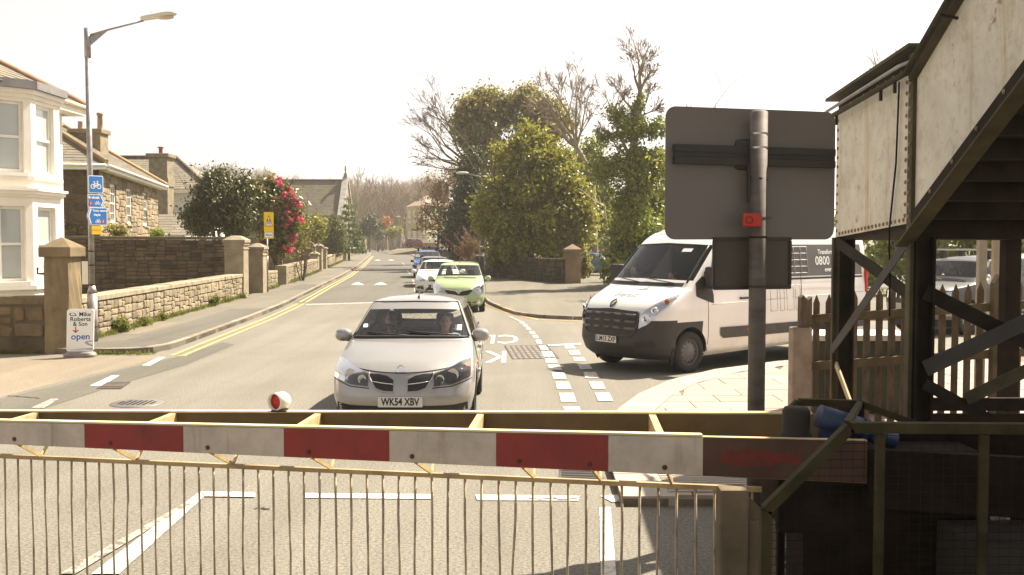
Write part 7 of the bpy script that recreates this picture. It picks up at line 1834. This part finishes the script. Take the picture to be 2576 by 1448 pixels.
def board(x0, x1, yfn, t, mname, m, dz0=0., dz1=0.):
    p = [Vector((x, yfn(x) + o, zT(x) - (hB(x) + dz1 if lo else -dz0))) for lo in (True, False) for x, o in ((x0, 0), (x1, 0), (x1, t), (x0, t))]
    return MB().hexa(p).build(mname, m, bar)
board(-5.2, 1.75, yF, .038, "front_board", m_boomcore)
board(-5.2, 1.75, yB, .038, "rear_board", m_boomback)
# top edge caps, their pale colour stands in for sunlight on the edges
for fn, nm in ((yF, "front_edge_cap"), (yB, "rear_edge_cap")):
    p = [Vector((x, fn(x) + o, zT(x) + z)) for z in (.002, .012) for x, o in ((-5.2, -.006), (.98 if fn is yF else 1.7, -.006), (.98 if fn is yF else 1.7, .044), (-5.2, .044))]; MB().hexa(p).build(nm, mat("sunlit edge timber", (.66, .57, .36), .8, var=.2, vs=3), bar)
xs = [-5.2, -4.62, -3.96, -3.30, -2.64, -1.968, -1.323, -.69, -.086, .508, .982]
for i, (a, b) in enumerate(zip(xs[:-1], xs[1:])):
    red = i % 2 == 0 if False else ((len(xs) - 2 - i) % 2 == 1)
    p = [Vector((x, yFx, zT(x) + z(x))) for z in (lambda x: -hB(x) + .002, lambda x: -.003) for x, yFx in ((a + .001, yF(a) - .005), (b - .001, yF(b) - .005), (b - .001, yF(b) - .0006), (a + .001, yF(a) - .0006))]
    MB().hexa(p).build("stripe", m_bred if red else m_bwhite, bar)
p = [Vector((x, yFx, zT(x) + z(x))) for z in (lambda x: -hB(x) + .002, lambda x: -.003) for x, yFx in ((.984, yF(.984) - .005), (1.75, yF(1.75) - .005), (1.75, yF(1.75) - .0006), (.984, yF(.984) - .0006))]
MB().hexa(p).build("root_panel", m_bdark, bar)
sp_ = [(1.06, -.12), (1.075, -.08), (1.11, -.062), (1.15, -.068), (1.19, -.05), (1.24, -.062), (1.29, -.055), (1.35, -.075), (1.41, -.07), (1.45, -.10), (1.42, -.125), (1.35, -.12), (1.29, -.145), (1.22, -.135), (1.16, -.15), (1.1, -.135)]
MB().sheet([Vector((x, yF(x) - .0065, zT(x) + z)) for x, z in sp_]).build("paint_patch", m_bstain, bar)
for x in (-4.2, -3.2, -2.21, -1.235, -.21, .8): MB().bar((x - .02, yF(x) + .04, zT(x) - .05), (x + .02, yB(x) - .002, zT(x) - .05), .04, .10).build("cross_strut", m_boomcore, bar)
m_rail = mat("weathered skirt rail", (.34, .26, .15), .7, var=.35, vs=4, bump=.2)
MB().bar((-5.2, yM(-5.2), zR(-5.2)), (1.35, yM(1.35), zR(1.35)), .03, .026).build("skirt_rail", m_rail, bar)
MB().bar((-5.2, yM(-5.2), .06), (1.35, yM(1.35), .06), .03, .026).build("skirt_rail", m_rail, bar)
for u in (-160, 93, 335, 580, 830, 1085, 1345, 1515, 1695):
    k = (u - 1288) / FPX; x = k * 5.87 / (1 + .2545 * k)
    for fn, dx in ((yF, -.075), (yB, .0)):
        MB().bar((x, yM(x), zR(x) + .012), (x + dx, fn(x) + .02, zT(x) - hB(x) + .01), .012, .022).build("skirt_bracket", m_boomcore, bar)
    MB().ball((x - .09, yF(x - .09) - .008, zT(x) - hB(x) + .035), (.014, .008, .014), 8, 5).build("bolt", mat("rusty bolt", (.09, .045, .02), .8), bar)
m_rod = mat("hanging skirt rod", (.38, .32, .225), .65, var=.4, vs=9, bump=.1, metal=.1)
g = np.random.default_rng(21)
for k in range(66):
    x = -5.1 + k * .0985; y = yM(x); z0, z1 = zR(x) - .01, .07; sw = g.normal() * .005; s2 = g.normal() * .006
    MB().tube([(x, y, z0), (x + sw * .6, y, z0 * .72 + z1 * .28), (x + sw * .3 + s2, y, z0 * .38 + z1 * .62), (x + s2 * .4, y, z1)], .0074, 6).build("skirt_rod", m_rod, bar)
# boom lamp
x = -1.468; c = Vector((x, yB(x) + .01, zT(x) + .075)); d = Vector((-.50, -.86, 0)); M = Matrix.Translation(c) @ d.to_track_quat('Z', 'Y').to_matrix().to_4x4()
t = thing("boom_lamp", "white hooded red warning lamp standing on the barrier boom", "lamp", c - Vector((0, 0, .07)))
MB().lathe([(.0, -.055), (.042, -.055), (.056, -.03), (.057, .055), (.05, .055), (.05, .03)], 20, M).build("hood", m_white, t)
MB().lathe([(0, .036), (.03, .034), (.05, .024)], 20, M).build("lens", mat("red lamp lens", (.42, .012, .012), .2, var=.05, bump=0), t)
MB().box(c.x - .045, c.x + .045, c.y - .06, c.y + .03, zT(x) + .013, c.z - .05).build("bracket", m_black, t)

# ---- barrier machine, counterweights and guard cage
m_mach = mat("grimy machine steel", (.018, .013, .009), .85, var=.5, vs=3, bump=.3, spec=.08); m_mach2 = mat("mossy steel", (.042, .036, .015), .75, var=.45, vs=5, bump=.25, spec=.15)
mc = thing("barrier_machine", "dark barrier machine with counterweight arms behind the mesh guard", "barrier machine", (2.0, 5.4, 0))
for fn, nm in ((yF, "counterweight_arm"), (yB, "counterweight_arm")):
    p = [Vector((x, fn(x) + o, z)) for z in (.98, 1.27) for x, o in ((1.757, .0), (3.9, .0), (3.9, .05), (1.757, .05))]; MB().hexa(p).build(nm, m_mach, mc)
MB().rbox(2.6, 3.7, 4.95, 5.35, .75, 1.18, .02).build("counterweight", m_mach, mc)
MB().rbox(1.36, 2.45, 5.22, 5.62, .80, 1.20, .02).build("gearbox", m_mach, mc); MB().box(1.5, 2.3, 5.26, 5.58, .0, .798).build("pedestal", m_mach, mc)
MB().lathe([(.0, 1.42), (.06, 1.42), (.072, 1.40), (.072, 1.29), (.085, 1.28), (.085, 1.22), (0, 1.22)], 20, Matrix.Translation((1.50, 5.42, 0))).build("junction_pot", mat("dark grey pot", (.03, .026, .022), .7, spec=.2), mc)
m_bmot = mat("blue motor cover", (.018, .036, .09), .5, var=.2, vs=5)
MB().tube([(1.60, 5.36, 1.385), (1.82, 5.36, 1.315)], [.06, .06], 18).tube([(1.825, 5.36, 1.313), (1.85, 5.36, 1.305)], [.066, .066], 18).tube([(1.855, 5.36, 1.303), (2.0, 5.36, 1.255)], [.05, .05], 18).build("motor", m_bmot, mc)
MB().prism([Vector((1.60, 5.35, 1.20)), Vector((1.86, 5.35, 1.20)), Vector((1.72, 5.35, 1.36)), Vector((1.62, 5.35, 1.36))], (0, .04, 0)).build("motor_mount", m_bmot, mc)
m_ped = mat("stained concrete", (.13, .10, .062), .9, var=.35, vs=3, bump=.3)
MB().rbox(1.02, 1.16, 5.0, 5.12, .0, 1.08, .015).rbox(1.16, 1.30, 5.03, 5.10, .0, .92, .01).build("pivot_post", m_ped, mc)
MB().prism([Vector((1.16, 5.05, 1.05)), Vector((1.30, 5.05, .9)), Vector((1.30, 5.05, .55)), Vector((1.16, 5.05, .7))], (0, .02, 0)).build("gusset", m_ped, mc)
for i, (x, y, z) in enumerate(((1.5, 4.8, .35), (1.75, 4.75, .5), (1.95, 4.8, .3), (2.2, 4.9, .62))): MB().tube([(x, y, 0), (x + .03, y, z), (x + .3, y + .1, z + .1)], .018, 6).build("cable", m_mach, mc)
MB().rbox(2.16, 2.75, 4.72, 5.2, .0, .88, .01).build("relay_box", mat("dull grey box", (.04, .036, .032), .7, var=.2, spec=.15), mc)
cg = thing("guard_cage", "mossy steel mesh guard around the barrier machine", "guard cage", (1.8, 4.5, 0)); CY = 4.5
outl = [(1.116, .0), (1.116, 1.113), (1.48, 1.481), (2.9, 1.47)]
for a, b in zip(outl[:-1], outl[1:]): MB().bar((a[0], CY, a[1]), (b[0], CY, b[1]), .045, .05, up=(0, 1, 0)).build("frame_bar", m_mach2, cg)
for x in (1.615, 2.07, 2.5): MB().bar((x, CY, 0), (x, CY, 1.45), .035, .035).build("mullion", m_mach2, cg)
wm = MB(); z = .04
while z < 1.45:
    x0 = 1.12 if z < 1.113 else 1.116 + (z - 1.113) * .989
    wm.tube([(x0, CY + .004, z), (2.9, CY + .004, z)], .0016, 3, cap=False); z += .036
xx = 1.15
while xx < 2.9:
    zt_ = 1.47 if xx > 1.48 else 1.113 + (xx - 1.116) * 1.011
    wm.tube([(xx, CY + .008, .02), (xx, CY + .008, zt_)], .0011, 3, cap=False); xx += .05
o = wm.build("wire_mesh", m_mach, cg); o["kind"] = "stuff"
b2 = [D(1967, 1052, 5.95), D(2009, 1012, 5.95), D(2163, 1016, 5.95), D(2390, 1100, 5.95)]
for a, b in zip(b2[:-1], b2[1:]): MB().bar(a, b, .04, .04, up=(0, 1, 0)).build("frame_bar", m_mach2, cg)
for q in (b2[0], b2[2]): MB().bar((q.x, q.y, 0), (q.x, q.y, q.z), .04, .04).build("rear_post", m_mach, cg)
MB().bar((1.48, CY + .03, 1.49), (b2[2].x + .0, 5.95, b2[2].z), .03, .03).build("roof_bar", m_mach2, cg)
# undergrowth behind the mesh
o = leaf_cloud("undergrowth", [(2.3, 6.6, .2, .8, .5, .3), (1.9, 5.0, .1, .4, .3, .15), (3.2, 6.2, .3, .7, .5, .35)], 2600, .045, ml_dark, None, .25, 18, .4, .4, 1.8, 71, loc=(2.3, 6.3, 0)); tag(o, "dark weeds and ivy growing under the barrier machine", "undergrowth"); o["kind"] = "stuff"

# ------------------------------------------------------------------ big road sign seen from behind
A, B = Vector((1.196, 8.1, 0)), Vector((2.645, 8.5, 0)); U = (B - A).normalized(); N = Vector((U.y, -U.x, 0))
px = Vector((1.949, 8.20, 0))
m_signback = mat("grey sign back", (.165, .148, .14), .5, metal=.1, var=.06, vs=1.5, bump=.02, fine=.03); m_channel = mat("dark channel rail", (.030, .028, .028), .5, var=.15, bump=.05); m_pole = mat("weathered pole", (.12, .102, .088), .65, metal=.3, var=.3, vs=3, stretch=(1, 1, 4), bump=.15)
s = thing("road_sign", "big grey road sign seen from behind on a thick pole", "sign", (px.x, px.y, 0))
C = (A + B) / 2; L = (B - A).length; mx = Matrix(((U.x, 0, N.x, C.x), (U.y, 0, N.y, C.y), (0, 1, 0, 2.825), (0, 0, 0, 1)))
plate(mx, rrect(L, 1.04, .085, 6), -.004, .0, "panel", m_signback, s)
plate(mx, rrect(L - .002, 1.038, .085, 6), -.0065, -.0045, "printed_face", m_signw, s)
for k, z in ((0, 3.02), (1, 2.975), (2, 2.925)):
    a, b = A + U * .06 + N * .03, B - U * .03 + N * .03; a.z = z; b.z = z - .01; MB().bar(a, b, .055 if k != 1 else .035, .055 if k != 1 else .04).build("channel_rail", m_channel, s)
MB().tube([px + Vector((0, 0, -.05)), px + Vector((0, 0, 3.31))], .0675, 24).build("pole", m_pole, s); MB().lathe([(.066, 3.31), (.05, 3.318), (0, 3.32)], 24, Matrix.Translation(px)).build("pole_cap", m_pole, s)
bc = px + Vector((-.09, .06, 2.99)); MB().rbox(bc.x - .09, bc.x + .06, bc.y - .02, bc.y + .03, 2.86, 3.1, .03).build("clamp_bracket", m_channel, s); MB().rbox(px.x - .085, px.x - .05, px.y + .0, px.y + .05, 2.6, 2.9, .005).build("clamp_bracket", m_channel, s)
m_steelband = mat("steel band", (.55, .53, .50), .3, metal=.9, var=.1, bump=0)
for z in (3.13, 3.02): MB().lathe([(.0690, z), (.0700, z + .004), (.0700, z + .012), (.0690, z + .016)], 24, Matrix.Translation(px)).build("steel_band", m_steelband, s)
MB().tube([px + Vector((-.07, -.01, 2.80)), px + Vector((.0, -.071, 2.785)), px + Vector((.07, -.01, 2.775))], .007, 6).build("cable_tie", m_iron_dk, s)
mx2 = Matrix(((U.x, 0, N.x, 1.926), (U.y, 0, N.y, 8.293), (0, 1, 0, 2.115), (0, 0, 0, 1)))
m_sub = mat("dark brown plate back", (.075, .062, .048), .55, var=.15, vs=2, bump=.03)
s2 = thing("sign_plate", "smaller dark plate below the big road sign", "sign", (1.926, 8.293, 1.91))
plate(mx2, rrect(.70, .42, .035, 5), -.004, 0, "panel", m_sub, s2)
for zz in (.195, -.195): plate(mx2 @ Matrix.Translation((0, zz, 0)), rrect(.69, .03, .01, 2), .0005, .018, "frame_rail", m_channel, s2)
plate(mx2 @ Matrix.Translation((-.34, 0, 0)), rrect(.02, .36, .005, 2), .0005, .012, "frame_rail", m_channel, s2); plate(mx2 @ Matrix.Translation((.34, 0, 0)), rrect(.02, .36, .005, 2), .0005, .012, "frame_rail", m_channel, s2)
for z in (1.925, 2.315): MB().lathe([(.0690, z), (.072, z + .004), (.072, z + .014), (.0690, z + .018)], 24, Matrix.Translation(px)).build("clamp_band", m_mach2, s2)
bx = thing("red_box", "small red box strapped to the thick sign pole", "box", (px.x - .075, px.y - .085, 2.40))
MB().rbox(px.x - .145, px.x + .0, px.y - .13, px.y - .072, 2.405, 2.51, .012).build("case", mat("red plastic", (.48, .035, .02), .45, var=.08, bump=.02), bx)
MB().lathe([(.022, 0), (.03, 0), (.03, .003), (.022, .003)], 18, Matrix.Translation((px.x - .1, px.y - .1305, 2.458)) @ Matrix.Rotation(R(90), 4, 'X')).build("ring", mat("dark red", (.2, .012, .01), .5), bx)
MB().bar((px.x + .0, px.y - .08, 2.465), (px.x + .09, px.y - .03, 2.475), .02, .025).build("strap_bolt", m_pole, bx)

# ------------------------------------------------------------------ picket fence, cabinet, posts
m_picket = mat("weathered picket", (.115, .092, .062), .9, var=.35, vs=5, stretch=(3, 3, 1), bump=.3, objrand=.35); m_railw = mat("mossy rail", (.105, .082, .043), .9, var=.35, vs=4, bump=.3)
f = thing("picket_fence", "weathered brown picket fence beyond the footbridge legs", "fence", (5.8, 12.2, 0)); FY = 12.25
lift = lambda x: max(0, (x - 3.4)) * .072
x = 3.62; k = 0
while x < 9.5:
    zt = 1.62 + lift(x) + rnd.uniform(-.02, .02); w_ = .078 + rnd.uniform(-.006, .006); dx = rnd.uniform(-.008, .008)
    MB().prism([Vector((x - w_ / 2, FY, .06)), Vector((x + w_ / 2, FY, .06)), Vector((x + w_ / 2 + dx, FY, zt - .07)), Vector((x + dx, FY, zt + .03)), Vector((x - w_ / 2 + dx, FY, zt - .07))], (0, .022, 0)).build("picket", m_picket, f)
    x += .150
for z in (1.36, .80): MB().bar((3.45, FY - .03, z), (9.6, FY - .03, z + lift(9.6) * .93), .05, .10).build("fence_rail", m_railw, f)
MB().prism([Vector((5.66, FY - .14, -.05)), Vector((5.79, FY - .14, -.05)), Vector((5.79, FY - .14, 1.80)), Vector((5.725, FY - .14, 1.90)), Vector((5.66, FY - .14, 1.80))], (0, .11, 0)).build("fence_post", m_railw, f)
g2 = thing("gate_post", "thick fence end post with flaking white paint and broken top", "post", (3.4, 12.1, 0))
MB().rbox(3.27, 3.50, 12.0, 12.2, -.05, 1.28, .02).build("shaft", mat("flaking white post", (.34, .29, .23), .9, var=.3, vs=4, c2=(.20, .15, .10), bump=.4), g2)
MB().prism([Vector((3.37, 12.03, 1.282)), Vector((3.50, 12.03, 1.282)), Vector((3.50, 12.03, 1.64)), Vector((3.45, 12.03, 1.60)), Vector((3.40, 12.03, 1.66)), Vector((3.37, 12.03, 1.63))], (0, .14, 0)).build("split_top", m_picket, g2)
cb = thing("utility_cabinet", "low green roadside cabinet with sunlit pale lid behind the pickets", "cabinet", (4.5, 13.5, .085))
MB().rbox(3.86, 5.1, 13.1, 13.8, .085, 1.02, .02).build("body", mat("cabinet green", (.045, .06, .035), .6, var=.2), cb); MB().rbox(3.80, 5.16, 13.05, 13.86, 1.022, 1.10, .02).build("lid", mat("sunlit pale lid", (.62, .60, .55), .6), cb)  # lid coloured pale to show the sun on its top
for x in (4.27, 4.69): MB().box(x - .005, x + .005, 13.094, 13.0995, .14, .98).build("door_gap", m_black, cb)
for x, gl in ((5.93, "nearer"), (6.12, "farther")): o = MB().rbox(x - .05, x + .05, 13.0, 13.1, -.02, 2.9, .012).build("concrete_post", mat("pale concrete", (.36, .31, .24), .9, var=.2, vs=3), None, loc=(x, 13.05, 0)); tag(o, "pale square concrete post of the pair behind the picket fence", "post", "pair of concrete posts behind the fence")

# ------------------------------------------------------------------ footbridge
def rustcream(name):
    t = NT(name)
    base = t.ramp(t.noise(2.2, 6, .65), [(.3, (.54, .50, .41)), (.7, (.72, .68, .58))])
    st = t.ramp(t.noise(1.0, 7, .75, stretch=(2.6, 2.6, .22), dist=.8), [(.50, (1, 1, 1)), (.60, (.80, .70, .52)), (.70, (.42, .33, .22)), (.80, (.16, .12, .08))])
    x = t.mix(.8, base, st, 'MULTIPLY')
    gr = t.ramp(t.noise(9, 5, .7), [(.34, (.62, .56, .46)), (.5, (1, 1, 1))]); x = t.mix(.5, x, gr, 'MULTIPLY')
    sp = t.ramp(t.noise(3.1, 8, .8), [(.60, (0, 0, 0)), (.68, (1, 1, 1))]); x = t.mix(sp, x, (.20, .10, .04))
    t.col(x).set(.6, 0, .35).bump(t.noise(6, 5, .6), .15, .02); return t.m
m_cream = rustcream("rust-streaked cream plate"); m_girder = mat("dark mossy girder", (.06, .05, .022), .75, var=.45, vs=3, bump=.3); m_gird2 = mat("dark girder", (.026, .021, .015), .8, var=.4, vs=3, bump=.3, spec=.12)
fb_ = thing("footbridge", "cream and dark riveted steel footbridge stair over the crossing", "footbridge", (4.4, 9, 0)); X0, X1 = 3.5, 5.3
def sidepoly(pts, x0, t, name, m, par=None): return MB().prism([Vector((x0, y, z)) for y, z in pts], (t, 0, 0)).build(name, m, par or fb_)
land = sidepoly([(11.2, 2.33), (11.2, 3.64), (9.13, 3.78), (9.13, 2.45)], X0, .012, "landing_panel", m_cream)
sidepoly([(11.22, 3.642), (11.22, 3.80), (9.05, 3.95), (9.05, 3.785)], X0 + .02, .01, "top_girder", m_gird2)
MB().hexa([Vector((X0 - .1, 11.3, 3.80)), Vector((X0 + .08, 11.3, 3.80)), Vector((X0 + .08, 8.95, 3.96)), Vector((X0 - .1, 8.95, 3.96)), Vector((X0 - .1, 11.3, 3.83)), Vector((X0 + .08, 11.3, 3.83)), Vector((X0 + .08, 8.95, 3.99)), Vector((X0 - .1, 8.95, 3.99))][::1]).build("top_flange", m_girder, fb_)
sl = lambda Y: 2.3 + (9.0 - Y) * .51
stair = sidepoly([(9.02, sl(9.02) + .22), (9.02, sl(9.02) + 1.42), (2.2, sl(2.2) + 1.42), (2.2, sl(2.2) + .22)], X0, .012, "stair_panel", m_cream)
sidepoly([(9.1, sl(9.1)), (9.1, sl(9.1) + .24), (2.2, sl(2.2) + .24), (2.2, sl(2.2))], X0 - .03, .028, "stringer", m_gird2)
MB().bar((X0 - .06, 9.1, sl(9.1)), (X0 - .06, 2.2, sl(2.2)), .14, .02).build("stringer_flange", m_girder, fb_)
MB().bar((X0 + .0, 9.05, sl(9.05) + 1.45), (X0 + .0, 2.2, sl(2.2) + 1.45), .12, .10).build("stair_top_rail", m_girder, fb_)
MB().tube([(X0 - .1, 11.35, 3.60), (X0 - .1, 9.0, 3.74), (X0 - .1, 2.2, sl(2.2) + 1.44)], .028, 8).build("handrail", m_mach2, fb_)
MB().tube([(X0 - .07, 11.35, 3.70), (X0 - .07, 9.25, 3.84), (X0 - .02, 9.1, 3.86)], .018, 8).build("conduit", m_galv, fb_); MB().tube([(X0 - .1, 11.35, 3.60), (X0 - .12, 11.5, 3.65), (X0 - .07, 11.35, 3.70)], .016, 6).build("conduit", m_galv, fb_)
for y in (10.9, 9.6, 9.25): MB().bar((X0 - .1, y, 3.735 - (y - 9) * .06), (X0 - .1, y, 3.62 - (y - 9) * .06), .025, .025).build("rail_bracket", m_gird2, fb_)
for y in (8.2, 6.9, 5.6): MB().bar((X0 - .14, y, sl(y) + 1.36), (X0 + .01, y, sl(y) + 1.33), .02, .02).build("rail_bracket", m_gird2, fb_)
MB().tube([(X0 - .025, 9.35, 3.72), (X0 - .03, 9.38, 3.0), (X0 - .03, 9.52, 2.40), (X0 - .02, 9.5, 1.6)], .009, 6).build("cable", m_iron_dk, fb_)
for (y, nm) in ((11.16, "leg"), (9.06, "leg")):
    w = .075 if y > 10 else .09
    b = MB(); b.box(X0 + .013, X0 + .03, y - w, y + w, -.05, 2.34 if y > 10 else 3.9); b.box(X0 + .03, X0 + .16, y - .012, y + .012, -.05, 2.33 if y > 10 else 3.9); b.box(X0 + .16, X0 + .18, y - w, y + w, -.05, 2.33 if y > 10 else 3.9)
    b.build(nm, m_gird2, fb_)
MB().box(X0 - .035, X0 - .001, 9.0, 9.1, -.05, 3.92).build("leg_angle", m_girder, fb_); MB().box(X0 - .02, X0 + .012, 11.2, 11.26, -.05, 2.33).build("leg_angle", m_girder, fb_)
for y in (11.16, 9.06): MB().box(X1, X1 + .16, y - .08, y + .08, -.05, 2.4).build("leg", m_gird2, fb_)
MB().hexa([Vector((X0 + .02, 11.2, 2.30)), Vector((X1, 11.2, 2.30)), Vector((X1, 9.0, 2.42)), Vector((X0 + .02, 9.0, 2.42)), Vector((X0 + .02, 11.2, 2.38)), Vector((X1, 11.2, 2.38)), Vector((X1, 9.0, 2.5)), Vector((X0 + .02, 9.0, 2.5))]).build("landing_deck", m_gird2, fb_)
MB().box(X0 + .19, 6.6, 8.95, 9.05, 2.31, 2.56).build("cross_beam", m_gird2, fb_)
sidepoly([(11.2, 2.4), (11.2, 3.7), (9.1, 3.83), (9.1, 2.5)], X1, .012, "landing_panel", m_cream)
sidepoly([(9.02, sl(9.02)), (9.02, sl(9.02) + 1.42), (2.2, sl(2.2) + 1.42), (2.2, sl(2.2))], X1, .02, "stair_panel", m_cream)
MB().box(X0 + .02, X1, 11.2, 11.215, 2.4, 3.7).build("landing_end_panel", m_cream, fb_)
n = 0; y = 8.95
while y > 2.3:
    z = sl(y) + .05; MB().box(X0 + .014, X1 - .002, y - .30, y + .0, z + .10, z + .135).build("tread", m_gird2, fb_); MB().box(X0 + .014, X1 - .002, y - .02, y - .005, z - .045, z + .099).build("riser", m_gird2, fb_); y -= .285
MB().box(X0 - .03, X1 + .03, -9, 2.2, sl(2.2), sl(2.2) + .25).build("bridge_deck", m_gird2, fb_); sidepoly([(2.2, sl(2.2) + .25), (2.2, sl(2.2) + 1.42), (-9, sl(2.2) + 1.42), (-9, sl(2.2) + .25)], X0, .012, "deck_panel", m_cream); sidepoly([(2.2, sl(2.2) + .25), (2.2, sl(2.2) + 1.42), (-9, sl(2.2) + 1.42), (-9, sl(2.2) + .25)], X1, .012, "deck_panel", m_cream)
def brace(a, b, w=.11, m=None): MB().bar(a, b, .014, w).build("brace", m or m_gird2, fb_)
brace((X0 - .012, 11.1, 2.28), (X0 - .012, 9.1, 1.83), .12); brace((X0 - .03, 9.1, 2.28), (X0 - .03, 11.15, 1.12), .10, mat("grey brace", (.05, .047, .044), .6, metal=.3, var=.2))
brace((X0 + .1, 9.0, 1.85), (5.9, 9.0, .72), .13); brace((X0 + .1, 8.97, 1.18), (5.6, 8.97, 2.12), .14, MATS["grey brace"]); brace((3.95, 8.94, .92), (5.9, 8.94, 1.85), .11, m_girder); brace((X0 + .1, 8.98, 1.05), (4.2, 8.98, .72), .10)
MB().bar((X0 - .02, 11.05, .97), (X0 - .02, 10.55, .62), .02, .07).build("brace", mat("sunlit angle", (.42, .35, .2), .7), fb_)  # brace coloured pale to stand for sunlight catching it
# rivets along the plate edges
rv = bpy.data.meshes.new("rivet"); q = MB().ball((0, 0, 0), (.012, .019, .019), 8, 5); rv.from_pydata(q.v, [], q.f); rv.materials.append(mat("rusty rivet", (.26, .19, .10), .8, var=.4))
def rivet(x, y, z): o = bpy.data.objects.new("rivet", rv); COL.objects.link(o); o.parent = fb_; o.location = Vector((x, y, z)) - fb_.location
for k in range(13): rivet(X0 - .004, 11.15, 2.4 + k * .098)
for k in range(13): rivet(X0 - .004, 9.22, 2.52 + k * .098)
for k in range(1, 20): rivet(X0 - .004, 11.15 - k * .1, 2.365 + k * .0061)
for k in range(14): rivet(X0 - .038, 9.05, 2.4 + k * .105)
for k in range(8): rivet(X0 - .034, 8.6 - k * .42, sl(8.6 - k * .42) + .2)
for k in range(10): rivet(X0 + .012, 11.0 - k * .2, 3.70 + k * .014)
# dark slatted kick screen between the legs
ks = thing("kick_screen", "dark horizontal timber screen at the foot of the footbridge", "screen", (5.6, 9.45, 0))
for k in range(6): MB().box(3.75, 8.2, 9.42 + (k % 2) * .03, 9.47 + (k % 2) * .03, .02 + k * .142, .02 + k * .142 + .118).build("slat", m_gird2, ks)
for x in (3.8, 5.6, 7.6): MB().box(x - .05, x + .05, 9.505, 9.58, -.05, .9).build("post", m_gird2, ks)
# ------------------------------------------------------------------ thin haze added over the whole place, lifting shadows like lens glare
hz = MB().box(-910, 910, -70, 1510, -1.6, 62).build("haze", None); hz["kind"] = "stuff"
hm = bpy.data.materials.new("haze"); hm.use_nodes = True; hn = hm.node_tree.nodes; hn.remove(hn["Principled BSDF"])
pv = hn.new("ShaderNodeVolumePrincipled"); pv.inputs["Color"].default_value = (1.0, .95, .88, 1); pv.inputs["Density"].default_value = .00055; pv.inputs["Anisotropy"].default_value = .45
hm.node_tree.links.new(pv.outputs[0], hn["Material Output"].inputs["Volume"]); hz.data.materials.append(hm)
